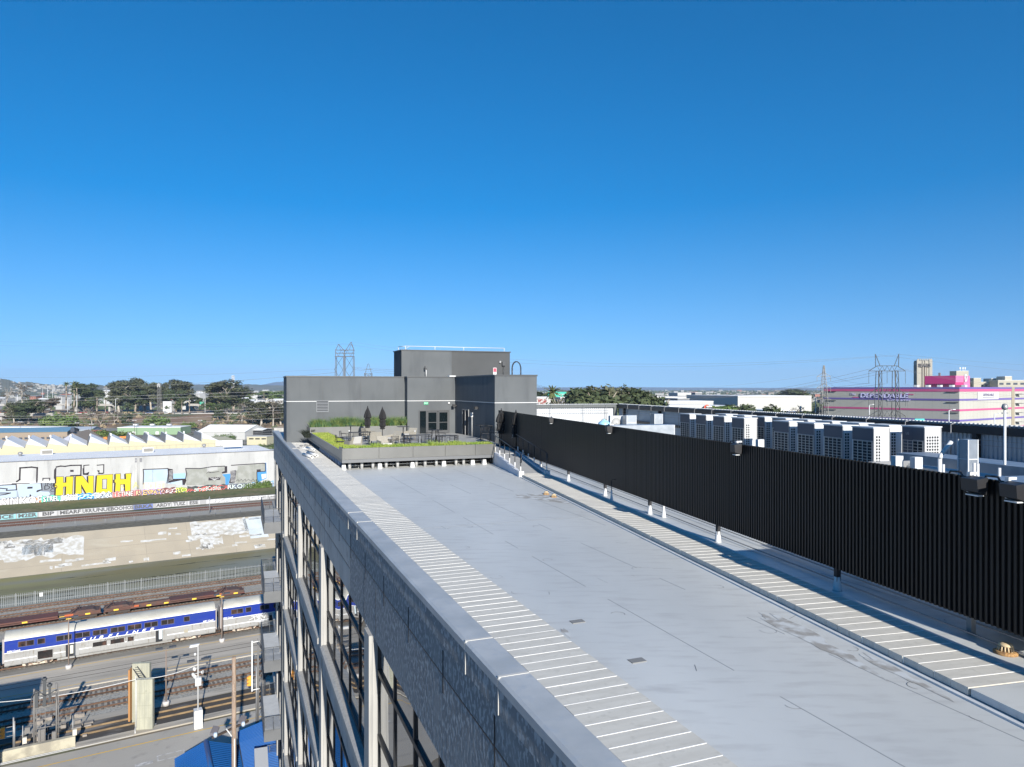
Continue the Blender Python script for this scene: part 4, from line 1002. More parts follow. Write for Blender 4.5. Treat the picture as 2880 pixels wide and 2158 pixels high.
def bogie(parent, u):
    b_ = MB()
    b_.prism_y([(u-1.75, .45), (u-1.6, .80), (u-.7, .62), (u-.5, .5), (u+.5, .5), (u+.7, .62), (u+1.6, .80), (u+1.75, .45), (u+1.5, .30), (u+.6, .28), (u-.6, .28), (u-1.5, .30)], -1.45, -1.28)
    b_.prism_y([(u-1.7, .45), (u-1.5, .8), (u+1.5, .8), (u+1.7, .45), (u, .3)], 1.28, 1.4)
    b_.box(u-.4, u+.4, -1.5, -1.28, .5, .85)
    bo = b_.build('bogie', BOG, parent)
    for du in (-1.2, 1.2):
        for s in (-1, 1): MB().tube((u+du, s*1.0-.07, .46), (u+du, s*1.0+.07, .46), .45, 18).tube((u+du, s*1.48, .46), (u+du, s*1.3, .46), .17, 10).build('wheel', BOGD, bo)
    MB().path([(u-1.4, -1.52, .6), (u-.6, -1.54, .75), (u, -1.54, .45), (u+.8, -1.54, .7), (u+1.5, -1.52, .6)], .04, 5).build('brake_pipe', BOGD, bo)
def coach(u0, u1, lab, wins, lows, doors, bogies, letter=False, num='6454 Coach', number_ends=True):
    t = thing('train_coach', lab, 'train coach', 'R', 0, 116.6, GZ, group='double deck coaches of the passenger train')
    y = 1.55
    # body side bands and roof
    MB().prism_x([(-y+.05, .62), (-y, .75), (-y, 2.42), (y, 2.42), (y, .75), (y-.05, .62)], u0, u1).build('lower_body', SILV, t)
    ub_ = MB().prism_x([(-y-.004, 2.42), (-y-.004, 4.02), (y+.004, 4.02), (y+.004, 2.42)], u0, u1).build('upper_body', BLUE, t)
    arc = [(-y-.006, 4.02), (-y-.006, 4.18)]+[(-y*math.cos(PI*k/12)*.985, 4.2+.68*math.sin(PI*k/12)) for k in range(1, 12)]+[(y+.006, 4.18), (y+.006, 4.02)]
    MB().prism_x(arc, u0, u1).build('roof', TROOF, t)
    mb = MB()
    n = int((u1-u0)/1.25)
    for k in range(n): 
        u = u0+.6+k*1.25
        pr = [(-y*math.cos(PI*q/12), 4.205+.695*math.sin(PI*q/12)) for q in range(1, 12)]
        mb.prism_x(pr+[(p[0]*.97, p[1]-.03) for p in reversed(pr)], u, u+.05)
    mb.build('roof_ribs', M('roof_rib', (.40,.39,.35), .7), t)
    mb = MB().box(u0, u1, -y-.012, -y-.004, 4.02, 4.17).box(u0, u1, -y-.012, -y-.0, 2.36, 2.44)
    mb.build('white_stripe', TW, t)
    # lower stripe in pieces between windows
    cuts = sorted([(a-.12, b+.12) for (a, b, z0, z1) in lows]+[(a-.05, b+.05) for (a, b) in doors]); a = u0; mb = MB()
    for (c0, c1) in cuts+[(u1, u1)]:
        if c0 > a: mb.box(a, c0, -y-.010, -y, 1.36, 1.47)
        a = c1
    mb.build('thin_stripe', TW, t)
    for (a, b) in wins:
        w_ = MB().box(a, b, -y-.03, -y-.004, 3.02, 3.66).build('window', TGL, t)
        mb = MB().box(a-.05, a, -y-.035, -y, 2.97, 3.71).box(b, b+.05, -y-.035, -y, 2.97, 3.71).box(a, b, -y-.035, -y, 3.66, 3.71).box(a, b, -y-.035, -y, 2.97, 3.02)
        if b-a > 1.2: mb.box((a+b)/2-.04, (a+b)/2+.04, -y-.04, -y, 3.02, 3.66)
        mb.build('window_frame', M('train_frame', (.10,.09,.12), .6), w_)
    for (a, b, z0, z1) in lows:
        MB().box(a, b, -y-.03, -y-.002, z0, z1).build('window', TGL, t)
    for (a, b) in doors:
        d = MB().box(a, b, -y-.02, -y-.002, .66, 2.30).build('door', DARKIN, t)
        MB().box(a+(b-a)*.52, b-.08, -y-.03, -y-.021, 1.0, 2.15).build('door_panel', M('door_panel_cream', (.50,.50,.44), .6), d)
        MB().box(b, b+.6, -y-.02, -y-.001, .64, 2.28).build('sliding_leaf', SILV, d)
    for u in bogies: bogie(t, u)
    MB().box(u0+3.3+.0, u0+.6, -1.2, 1.2, .25, .62).build('underframe', BOGD, t) if 0 else None
    MB().box(bogies[0]+2.2 if bogies else u0+4, (bogies[1]-2.2) if len(bogies) > 1 else u1-4, -1.3, 1.3, .28, .66).build('underframe', SILV, t)
    for e, s in ((u0, -1), (u1, 1)):
        MB().box(e+(0 if s > 0 else -.28), e+(.28 if s > 0 else 0), -.9, .9, .9, 4.1).build('gangway', M('gangway_grey', (.33,.30,.29), .8), t)
        MB().box(e-.3 if s < 0 else e, e if s < 0 else e+.5, -.2, .2, .5, .85).path([(e+s*.1, -.6, .8), (e+s*.35, -.7, .3), (e+s*.6, -.5, .6)], .05, 5).build('coupler', BOGD, t)
    return t
c2u = lambda x: at_v(x, 115.0)
ua, ub2 = c2u(12), c2u(606)
W1 = [(51.6, 95), (106, 126), (159, 201), (212, 252), (262, 301), (312, 351), (360, 397), (407, 443), (454, 489), (518, 533)]
wins = [(c2u(a), c2u(b)) for a, b in W1]
lows = [(c2u(106), c2u(148), .95, 2.02)]+[(c2u(a), c2u(b), 1.42, 2.02) for a, b in ((261, 300), (311, 349), (359, 376))]
t1 = coach(ua, ub2, 'blue and silver double deck coach with both doors open, whole in view', wins, lows, [(c2u(185), c2u(208)), (c2u(438), c2u(457))], [c2u(106), c2u(530)])
WHT = M('lettering_white', (.80,.80,.80), .6)
for ch, x in zip('SURFLINER', (232, 258, 283, 307, 330, 354, 378, 402, 426)):
    text_part('lettering', ch, .62, WHT, t1, (c2u(x), -1.57, 2.58), UP, .004, shear=.35, xscale=1.55, offset=.012)
text_part('lettering', 'Amtrak California', .46, M('lettering_black', (.04,.04,.04), .6), t1, (c2u(331), -1.566, 2.14), UP, .004)
text_part('lettering', '6454 Coach', .30, WHT, t1, (c2u(38), -1.57, 2.58), UP, .004, shear=.2, offset=.008)
text_part('lettering', '6401 Coach', .30, WHT, t1, (c2u(586), -1.57, 2.60), UP, .004, shear=.2, offset=.008)
MB().box(c2u(447), c2u(456), -1.66, -1.60, 1.05, 2.35).build('notice_board', M('notice_blue', (.60,.72,.78), .6), t1)
MB().box(c2u(518), c2u(529), -1.562, -1.551, 1.35, 1.85).build('roof_patch', M('tan_panel', (.32,.29,.22), .8), t1)
ud, ue = ub2+1.05, ub2+27.0
t2 = coach(ud, ue, 'blue and silver coach half hidden behind the balconies, with scribbled tags', [(c2u(a), c2u(b)) for a, b in ((651, 683), (692, 706), (732, 757), (770, 800), (812, 845))], [(c2u(757), c2u(778), .95, 1.95)], [], [c2u(688), ue-4])
text_part('lettering', '6803 Coach', .30, WHT, t2, (c2u(641), -1.57, 2.58), UP, .004, shear=.2, offset=.008)
mb = MB(); random.seed(5)
for _ in range(12):
    x, z = c2u(random.uniform(708, 745)), random.uniform(1.2, 2.3); mb.path([(x+random.uniform(-.6, .6), -1.565, z+random.uniform(-.35, .35)) for _ in range(4)], .03, 4)
mb.build('scribbled_tag', WHT, t2)
uz = ua-1.05
t0 = coach(uz-26, uz, 'end of a silver and blue coach cut off at the picture edge', [], [], [], [uz-3.6])

# ------------------------------------------------------------------ freight wagons
FREI = M('freight_red', (.13,.045,.035), .8, col2=(.085,.045,.035), scale=.5, detail=8, lo=.35, hi=.65, stretch=(.4,1,1))
FRED = M('freight_brown', (.075,.05,.042), .85, col2=(.12,.055,.04), scale=1, lo=.4, hi=.65)
ORNG = M('freight_orange', (.42,.10,.035), .8)
YELP = M('marker_yellow', (.75,.50,.05), .7)
f2u = lambda x: at_v(x, 134.2)
for k, (xa, xb, lab) in enumerate(((-330, 285, 'long empty rust red spine wagon at the picture edge behind the first coach windows'), (292, 688, 'empty rust red spine wagon ending beside the coach gangway'))):
    a, b = f2u(xa), f2u(xb)
    t = thing('freight_wagon', lab, 'freight wagon', 'R', 0, 135.4, GZ, group='spine wagons on the river side')
    MB().box(a, b, -.45, .45, .55, 1.25).build('spine_beam', FRED, t)
    m_ = MB(); mid = (a+b)/2
    for (p0, p1) in ((a+ (b-a)*.02, a+(b-a)*.20), (a+(b-a)*.45, a+(b-a)*.78)): m_.box(p0, p1, -1.35, 1.35, 1.05, 1.28)
    m_.box(a, b, -1.30, -1.18, .78, .96).box(a, b, 1.18, 1.30, .78, .96)
    m_.build('deck', FREI, t)
    m_ = MB(); n = int((b-a)/2.2)
    for q in range(n): m_.box(a+q*2.2, a+q*2.2+.15, -1.25, 1.25, .72, .95)
    m_.build('cross_bearer', FRED, t)
    for e, s in ((b, -1), (a, 1)):
        u = e+s*2.2
        q = MB().box(u-2.1, u+2.1, -1.25, 1.25, .95, 1.35).hexa([(u-1.5, -1.3, 1.35), (u+1.5, -1.3, 1.35), (u+1.5, 1.3, 1.35), (u-1.5, 1.3, 1.35)], [(u-1.1, -1.1, 1.6), (u+1.1, -1.1, 1.6), (u+1.1, 1.1, 1.6), (u-1.1, 1.1, 1.6)]).build('end_platform', FRED, t)
        MB().path([(u-2.2, -1.2, 1.3), (u-1.0, -.3, 2.0), (u-.8, .4, 2.1)], .08, 5).path([(u-.6, -1.2, 1.3), (u-.9, 0, 2.1)], .06, 5).path([(u+2.0, -1.2, .9), (u+2.05, -1.2, 1.9)], .06, 5).build('support_frame', FRED, q)
        for du in (-.9, .9):
            for sy in (-1, 1): MB().tube((u+du, sy*1.0-.07, .46), (u+du, sy*1.0+.07, .46), .42, 14).build('wheel', BOGD, t)
        MB().box(u-1.6, u+1.6, -1.25, -1.1, .35, .7).box(u-1.6, u+1.6, 1.1, 1.25, .35, .7).build('truck_frame', BOGD, t)
        MB().box(u+s*2.6-.9 if s > 0 else u+s*2.6-.3, u+s*2.6+.3 if s > 0 else u+s*2.6+.9, -1.33, -1.31, 1.0, 1.28).build('orange_patch', ORNG, t)
    for f in (.08, .30, .42, .62, .8, .93): MB().box(a+(b-a)*f-.35, a+(b-a)*f+.35, -1.37, -1.355, .86, 1.1).build('yellow_marker', YELP, t)

# ------------------------------------------------------------------ lamp posts and poles in the yard
POLE = M('pole_brown', (.22,.17,.14), .8)
DKM = M('lamp_dark', (.05,.055,.065), .6)
def yard_lamp(base, topy, lab, mat=POLE, z=GZ):
    p = G(base[0], base[1], z); h = (1092-topy)/F*p.y - z
    t = thing_at('yard_lamp', lab, 'lamp post', p, TR, 'twin headed lamps on the platforms')
    MB().tube((0, 0, 0), (0, 0, h), .09, 8, r2=.06).build('pole', mat, t)
    MB().lathe([(.38, 0), (.38, .45), (.3, .5)], 10).build('pole_base', M('base_concrete', (.50,.48,.46), .9), t)
    for s in (-1, 1):
        a = MB().tube((0, 0, h-.05), (s*.35, 0, h), .035, 5)
        a.hexa([(s*.35-(0 if s > 0 else .75), -.2, h-.02), (s*.35+(.75 if s > 0 else 0), -.2, h-.02+0), (s*.35+(.75 if s > 0 else 0), .2, h-.02), (s*.35-(0 if s > 0 else .75), .2, h-.02)],
               [(s*.35-(0 if s > 0 else .75), -.2, h+.16), (s*.35+(.75 if s > 0 else 0), -.2, h+.16), (s*.35+(.75 if s > 0 else 0), .2, h+.16), (s*.35-(0 if s > 0 else .75), .2, h+.16)])
        a.build('lamp_head', DKM, t)
    return t
PZ = GZ+.1
for (b, ty, lab) in (((193, 1881), 1738, 'twin headed yard lamp in front of the open coach door'), ((624, 1806), 1672, 'twin headed yard lamp in front of the gap between the coaches')):
    t = yard_lamp(b, ty, lab, z=PZ)
    MB().box(-.3, .3, -.08, .08, 6.62, 6.7).build('yellow_tag', YELP, t)
yard_lamp((467, 1984), 1824, 'twin headed yard lamp beside the tall concrete blocks', z=PZ)
t = yard_lamp((557, 2046), 1858, 'tall white pole with a square base carrying cameras, horns and twin lamps', M('pole_white', (.42,.42,.41), .6))
hh = (1092-1815)/F*t.location.y-GZ
MB().tube((0, 0, 0), (0, 0, hh), .07, 8).build('mast', M('pole_white', (.42,.42,.41), .6), t)
MB().box(-.42, .42, -.42, .42, 0, 2.0).build('base_block', WHITE, t)
MB().box(-.3, .3, -.2, .2, 4.65, 5.5).build('control_box', WHITE, t)
for (x, z, s) in ((-.55, 6.0, -1), (.45, 6.1, 1), (-.35, 5.75, -1), (-.4, 6.6, -1)):
    MB().tube((0, 0, z), (x*.6, -.1, z), .03, 5).tube((x*.6, -.1, z), (x, -.25, z), .06, 8, r2=.22).build('horn', WHITE, t)
MB().hexa([(-.9, -.15, hh-.1), (-.1, -.15, hh-.1), (-.1, .15, hh-.1), (-.9, .15, hh-.1)], [(-.8, -.15, hh+.15), (.15, -.15, hh+.15), (.15, .15, hh+.15), (-.8, .15, hh+.15)]).lathe([(.1, -.5+hh-.6), (.14, -.3+hh-.6), (.05, hh-.8)], 10, (-.3, 0, 0)).build('camera_head', WHITE, t)
# wooden pole with cross arm and two floodlights
WP = M('timber_pole', (.33,.25,.19), .9, col2=(.22,.16,.12), scale=2.5, detail=10, lo=.4, hi=.6, stretch=(6,6,.5), col3=(.50,.45,.38), scale3=12, lo3=.62, hi3=.72, bump=.6)
pw = P(658, 1848, 58.0); wt = thing_at('utility_pole', 'thick weathered timber utility pole with two floodlights, closest to the camera', 'utility pole', Vector((pw.x, pw.y, GZ)), 0)
MB().tube((0, 0, 0), (0, 0, pw.z-GZ), .215, 14, r2=.16).build('pole', WP, wt)
ca, cb = P(598, 2075, 56.2)-wt.location, P(698, 2028, 60.0)-wt.location
MB().tube(ca, cb, .11, 4, smooth=False).build('cross_arm', M('arm_dark', (.07,.05,.04), .9), wt)
for (q, nm) in ((P(604, 2056, 56.4)-wt.location, 0), (P(682, 2026, 59.4)-wt.location, 1)):
    f_ = MB().hexa([(q.x-.30, q.y-.35, q.z-.18), (q.x+.22, q.y-.35, q.z-.28), (q.x+.30, q.y+.2, q.z+.12), (q.x-.22, q.y+.2, q.z+.22)], [(q.x-.25, q.y-.30, q.z-.02), (q.x+.27, q.y-.30, q.z-.12), (q.x+.30, q.y+.2, q.z+.26), (q.x-.20, q.y+.2, q.z+.34)]).build('floodlight', M('flood_grey', (.16,.15,.16), .4, metal=.4), wt)
    MB().lathe([(.12, -.35), (.16, -.2), (.12, 0)], 10, (q.x+.18, q.y-.3, q.z)).build('floodlight_back', M('flood_blue', (.45,.55,.68), .4), f_)
MB().path([P(636, 2050, 57.5)-wt.location, P(648, 2066, 57.4)-wt.location, P(654, 2074, 57.6)-wt.location], .05, 5).tube((.12, -.18, 0), (.12, -.18, 9.0), .05, 6).build('service_pipe', WHITE, wt)
# concrete blocks (two tall clad slabs) with a lattice boom
YC = M('clad_cream', (.37,.365,.285), .85, col2=(.28,.28,.225), scale=.9, detail=8, lo=.4, hi=.65, stretch=(2.5,2.5,.4), col3=(.22,.225,.17), scale3=2, lo3=.6, hi3=.8)
OC = M('clad_orange', (.36,.19,.07), .85, col2=(.36,.17,.06), scale=2, lo=.4, hi=.6, stretch=(3,3,.4))
bp = G(405, 2056, GZ)
cs = thing_at('clad_block', 'tall cream clad concrete block standing beside the nearest track', 'concrete block', bp, .12)
hb = (1092-1912)/F*bp.y-GZ
mb = MB().box(-.95, .88, 0, .55, 0, hb)
mb.build('block', YC, cs)
mb = MB()
for z in (1.4, 2.75, 4.1): mb.box(-1.0, .98, -.012, -.002, z, z+.03)
for x in (-.5, .05, .5): mb.box(x, x+.025, -.012, -.002, .1, hb-.1)
mb.build('panel_joint', M('clad_joint', (.26,.26,.20), .9), cs)
MB().path([(-.82, -.08, -.1), (-.82, -.08, hb+.5)], .035, 5).path([(-.72, -.08, .4), (-.72, -.08, hb)], .03, 5).build('conduit', WHITE, cs)
cs2 = thing_at('clad_block', 'taller cream clad block with an orange edge behind the first block', 'concrete block', bp+Vector((-1.0, 2.0, 0)), .12)
hb2 = (1092-1866)/F*(bp.y+2.)-GZ
MB().box(-1.3, .55, 0, .5, 0, hb2).build('block', YC, cs2)
MB().box(-1.50, -1.305, -.55, .5, .4, hb2-.5).build('edge_panel', OC, cs2)
tb = MB(); A_, B_ = P(372, 1872, 80)-cs2.location, P(395, 1916, 79)-cs2.location
for k in range(8):
    p = A_.lerp(B_, k/8); q = A_.lerp(B_, (k+1)/8); tb.tube(p, q, .05, 4).tube(p+Vector((.45, 0, .25)), q+Vector((.45, 0, .25)), .05, 4).tube(p, q+Vector((.45, 0, .25)), .03, 4)
tb.build('lattice_boom', DKM, cs2)
# low retaining wall, conduits, kerb
RW = M('retaining_concrete', (.42,.39,.30), .9, col2=(.27,.25,.20), scale=.7, detail=9, lo=.42, hi=.6, col3=(.50,.46,.34), scale3=.3, lo3=.5, hi3=.7)
u_e = at_v(212, 88)
rw = thing('retaining_wall', 'low stained concrete retaining wall along the service road', 'wall', 'R', 0, 87.6, GZ)
MB().box(-60, u_e, -.25, .25, 0, 1.05).build('wall_body', RW, rw)
o = MB().box(u_e, 60, -.9, .3, 0, .16).build('kerb', PLATC); o.location = (*w2('R', 0, 87.6), GZ); o.rotation_euler = (0, 0, TR); tag(o, 'broken concrete kerb between road and nearest track', 'kerb')
mb = MB().tube((-60, 86.9, GZ+.12), (at_v(380, 87), 86.9, GZ+.12), .05, 6).tube((-60, 86.65, GZ+.10), (at_v(375, 87), 86.65, GZ+.1), .045, 6)
mb.path([(at_v(380, 87), 86.9, GZ+.12), (at_v(381, 87), 87.8, GZ+.5), (at_v(440, 88), 88.2, GZ+.15)], .05, 6)
o = mb.build('conduit_pair', WHITE); o.rotation_euler = (0, 0, TR); tag(o, 'pair of white conduits running along the foot of the retaining wall', 'conduit')
# signal gantry: two posts with ladder and equipment
gt = thing_at('signal_gantry', 'dark steel signal gantry with a ladder beside the nearest track', 'signal gantry', G(96, 2112, GZ), TR)
hg = (1092-1935)/F*gt.location.y-GZ
for (x, hx) in ((0, hg-.1), (1.95, hg+.1)):
    MB().tube((x, 0, 0), (x, 0, hx), .10, 6).tube((x+.18, .1, 0), (x+.18, .1, hx-.2), .05, 5).build('gantry_post', M('gantry_grey', (.16,.155,.15), .7), gt)
mb = MB()
for z in (hg-2.2, hg-2.1): mb.tube((-.1, 0, z), (2.1, 0, z), .08, 6)
for k in range(14): mb.tube((.5, .2, .5+k*.42), (.95, .2, .5+k*.42), .02, 4)
mb.tube((.5, .2, 0), (.5, .2, hg), .03, 4).tube((.95, .2, 0), (.95, .2, hg), .03, 4); mb.tube((0, 0, 2.2), (2, 0, 2.2), .05, 5).build('cross_bar', MATS['gantry_grey'], gt)
for (x, z0, z1, w_) in ((.9, hg-2.0, hg+.9, .28), (1.35, hg-1.7, hg+.2, .22), (.2, hg-2.0, hg-.3, .3)):
    q = MB().box(x-w_/2, x+w_/2, -.3, .2, z0, z1).lathe([(.2, z1-.3), (.26, z1-.1), (.1, z1)], 10, (x, -.1, 0)).build('signal_head', M('signal_dark', (.055,.06,.065), .6), gt)
for k in range(7):
    MB().tube((.15+k*.28, -.1, hg-2.0), (.25+k*.28, -.25, hg-.9-(k % 3)*.3), .035, 5).build('cable_riser', M('gantry_grey', (.16,.155,.15), .7), gt)
MB().path([(-.3, -.2, hg-2.0), (-.2, -.3, hg-.8), (.2, -.3, hg-.2), (1.0, -.35, hg-.9), (2.0, -.3, hg-.5)], .05, 5).path([(2.0, 0, .6), (2.8, 0, .9), (3.1, 0, .1)], .04, 5).path([(1.2, 0, .1), (1.25, 0, 1.4), (2.0, 0, 1.5)], .05, 5).build('cable', DKM, gt)
MB().box(1.55, 1.9, -.2, .1, .2, 1.6).box(-.8, -.35, -.2, .2, 2.0, 2.6).box(.3, .9, .3, .6, .6, 1.9).build('equipment_box', MATS['gantry_grey'], gt)
# amber signals
AMB = M('amber_signal', (.75,.33,.04), .6)
for (bx, by, hx, hy, hy2, lab, side) in ((38, 2123, 17, 2040, 2071, 'amber signal cluster on a grey post at the picture edge', -1), (721, 2052, 706, 1897, 1925, 'amber signal cluster beside the balconies', -1)):
    p = G(bx, by, GZ); t = thing_at('amber_signal', lab, 'signal', p, TR, 'amber signals in the yard')
    top = (1092-(hy-22))/F*p.y-GZ
    MB().tube((0, 0, 0), (0, 0, top), .08, 6).tube((.1, 0, 0), (.1, 0, top-.4), .05, 5).build('post', STEEL, t)
    dx = (hx-bx)/F*p.y/math.cos(TR); z0, z1 = (1092-hy2)/F*p.y-GZ, (1092-hy)/F*p.y-GZ
    MB().tube((0, 0, z1-.1), (dx, 0, z1-.1), .03, 4).tube((0, 0, (z0+z1)/2), (dx, 0, (z0+z1)/2), .03, 4).tube((0, 0, z0+.1), (dx, 0, z0+.1), .03, 4).build('bracket', STEEL, t)
    q = MB()
    for k in range(3):
        z = z0+(z1-z0)*(k+.5)/3; q.box(dx-.14, dx+.16, -.15, .12, z-(z1-z0)/6+.01, z+(z1-z0)/6-.01).hexa([(dx-.34, -.2, z-.08), (dx-.14, -.2, z-.14), (dx-.14, .1, z-.14), (dx-.34, .1, z-.08)], [(dx-.30, -.2, z+.08), (dx-.14, -.2, z+.12), (dx-.14, .1, z+.12), (dx-.30, .1, z+.08)])
    q.build('signal_head', AMB, t)
# dark lattice mast by the balconies
t = thing_at('lattice_mast', 'dark lattice mast with a white bracket rising next to the lowest balconies', 'mast', G(727, 2060, GZ), TR)
hm = (1092-1800)/F*t.location.y-GZ
mb = MB()
for (x, y) in ((0, 0), (.5, 0), (.5, .5), (0, .5)): mb.tube((x, y, 0), (x, y, hm), .05, 5)
for k in range(12):
    z = hm*k/12; z2 = hm*(k+1)/12; mb.tube((0, 0, z), (.5, 0, z2), .03, 4).tube((.5, 0, z), (.5, .5, z2), .03, 4)
mb.build('lattice', MATS['gantry_grey'], t)
MB().box(-.75, -.6, -.05, .1, 4.6, hm).box(-.6, .1, -.04, .04, hm-.2, hm-.1).box(-.6, .1, -.04, .04, 4.7, 4.8).build('white_bracket', WHITE, t)
MB().path([(-.1, 0, hm-.2), (.6, .1, hm-1.4), (.7, .1, 2)], .12, 6).build('cable_bundle', DKM, t)
for (x, y, h, lab) in ((205, 2098, 3.2, 'thin trackside post with a white box past the gantry'), (64, 2118, 2.8, 'short trackside post with a cream box below the gantry')):
    p = G(x, y, GZ); t = thing_at('trackside_post', lab, 'post', p, TR, 'trackside box posts'); MB().tube((0, 0, 0), (0, 0, h), .05, 6).build('post', STEEL, t); MB().box(-.02, .35, -.2, .1, h*.35, h*.35+.6).build('box', M('box_cream', (.55,.52,.44), .8), t)
for (x, y, s, lab) in ((283, 2052, 2.6, 'long flat concrete pad by the gantry foot'),):
    pass
# small trackside boxes and pads near the gantry
random.seed(3)
mb = MB()
for _ in range(22):
    u, v = at_v(random.uniform(30, 190), 92)+random.uniform(0, 2), random.uniform(88.6, 96); s = random.uniform(.3, 1.1); mb.box(u, u+s, v, v+s*.5, GZ-.03, GZ+random.uniform(.08, .5))
o = mb.build('trackside_clutter', M('clutter_grey', (.17,.155,.14), .9, col2=(.28,.25,.22), scale=1)); o.rotation_euler = (0, 0, TR); tag(o, 'clutter of boxes and pads around the gantry foot', 'clutter', None, 'stuff')
# road marking box
mb = MB(); c = G(460, 2126, GZ+.01); 
for (a, b, c_, d) in ((0, 2.6, 0, .14), (0, 2.6, 1.1, 1.24), (0, .14, .14, 1.1), (2.46, 2.6, .14, 1.1), (-2.0, -.4, -.1, .5)): mb.quad((a, c_, 0), (b, c_, 0), (b, d, 0), (a, d, 0))
o = mb.build('road_marking', M('worn_white', (.55,.54,.52), .9, col2=(.33,.32,.31), scale=2, lo=.4, hi=.6)); o.location = G(443, 2142, GZ+.01); o.rotation_euler = (0, 0, TR); tag(o, 'worn white box marking on the service road', None, None, 'structure')
# wires across the yard
def wire(pts, r, lab, mat=None, sag=0, n=14, name='overhead_wire'):
    mb = MB(); allp = []
    for a, b in zip(pts, pts[1:]):
        for k in range(n+1):
            t = k/n; p = Vector(a).lerp(Vector(b), t); p.z -= sag*4*t*(1-t); allp.append(p)
    mb.path(allp, r, 4); o = mb.build(name, mat or WHITE); return tag(o, lab, 'wire')
wire([P(-30, 1977, 72), P(385, 1910, 78), P(558, 1868, 79)], .035, 'thin white cable strung from the gantry to the white camera pole', sag=.4)
# blue roofed sheds
BR = M('blue_metal_roof', (.02,.17,.48), .4, metal=.15, col2=(.016,.14,.42), scale=.4)
BRD = M('blue_roof_seam', (.012,.10,.33), .5)
def ribbed_plane(mb, a, b, c, d, n, r=.05):
    """a-b ridge/top edge, d-c eave edge; ribs run a->d direction"""
    a, b, c, d = map(Vector, (a, b, c, d)); mb.quad(d, c, b, a, 0)
    nr = (b-a).cross(d-a).normalized(); nr = -nr if nr.z < 0 else nr
    for k in range(n+1):
        t = k/n; p = a.lerp(b, t)+nr*.03; q = d.lerp(c, t)+nr*.03
        if (p-q).length > .1: mb.tube(p, q, r, 4, mi=1)
zr = GZ+6.4; ze = GZ+3.9
apex = P(579, 2086, 2000*(-zr)/(2086-1092)); 
lw = P(492, 2136, 2000*(-ze)/(2136-1092)); 
b1 = thing_at('blue_roof_shed', 'low building with a hipped bright blue ribbed metal roof by the service road', 'shed', Vector((apex.x, apex.y, GZ)), 0)
O = b1.location
r2 = P(612, 2260, 2000*(-zr)/(2260-1092))-O; a0 = apex-O; l0 = lw-O; eave_b = P(500, 2330, 2000*(-ze)/(2330-1092))-O
e1 = P(672, 2098, 2000*(-ze)/(2098-1092))-O; e2 = P(735, 2290, 2000*(-ze)/(2290-1092))-O
mb = MB(); ribbed_plane(mb, a0, r2, eave_b, l0, 30, .06); ribbed_plane(mb, a0, r2, e2, e1, 30, .06); mb.tube(a0, r2, .22, 6, mi=0)
mb.quad(a0, l0, Vector((l0.x, l0.y, 0)), Vector((a0.x, a0.y, 0)), 2); mb.quad(a0, e1, Vector((e1.x, e1.y, 0)), Vector((a0.x, a0.y, 0)), 2)
mb.build('roof', [BR, BRD, M('shed_wall_dark', (.10,.09,.085), .9)], b1)
MB().prism([(l0.x+.6, l0.y-.2), (eave_b.x+.6, eave_b.y), (e2.x-.6, e2.y), (e1.x-.6, e1.y-.2)], 0, ze-GZ-.1).build('wall', M('shed_wall', (.35,.32,.28), .9), b1)
BR2 = M('faded_blue_roof', (.10,.22,.52), .5, metal=.1, col2=(.14,.26,.52), scale=.3)
zt_ = GZ+4.6
pts = [P(x, y, 2000*(-zt_)/(y-1092)) for (x, y) in ((668, 2060), (768, 2018), (800, 2230), (698, 2230))]
b2 = thing_at('faded_blue_shed', 'low building with a faded blue ribbed roof under the balconies', 'shed', Vector((pts[0].x, pts[0].y, GZ)), 0); O = b2.location
q = [p-O for p in pts]; mb = MB(); ribbed_plane(mb, q[0], q[3], q[2], q[1], 46, .04); mb.build('roof', [BR2, MATS['blue_roof_seam']], b2)
MB().prism([(p.x, p.y) for p in (q[3], q[2], q[1], q[0])], 0, zt_-GZ-.06).build('wall', MATS['shed_wall_dark'], b2)
zt_ = GZ+6.0; pts = [P(x, y, 2000*(-zt_)/(y-1092)) for (x, y) in ((715, 2106), (752, 2100), (757, 2190), (718, 2196))]
o = thing_at('roof_cabinet', 'white flat topped cabinet standing in front of the faded blue roof', 'cabinet', Vector((pts[0].x, pts[0].y, GZ)), 0); O = o.location; q = [(p-O) for p in pts]
MB().prism([(p.x, p.y) for p in (q[3], q[2], q[1], q[0])], 4.7, zt_-GZ).build('cabinet_body', WHITE, o); MB().prism([(p.x*.98+.05, p.y+.05) for p in (q[3], q[2], q[1], q[0])], 0, 4.68).build('plinth', STEEL, o)
# unseen tall block added to throw a shadow over the tracks
sh = G(-25, 2330, GZ); o = thing_at('shadow_block', 'dark shelter block by the tracks', 'shelter', Vector((-50.5, 58, GZ)), TR)
MB().box(-6, 2.2, -2.5, 3.0, 0, 13.0).box(1.0, 3.6, -2, 2.5, 0, 9.5).build('shadow_block_wall', MATS['shed_wall_dark'], o); MB().box(-6.2, 2.4, -2.7, 3.2, 13.0, 13.3).build('roof', STEEL, o)
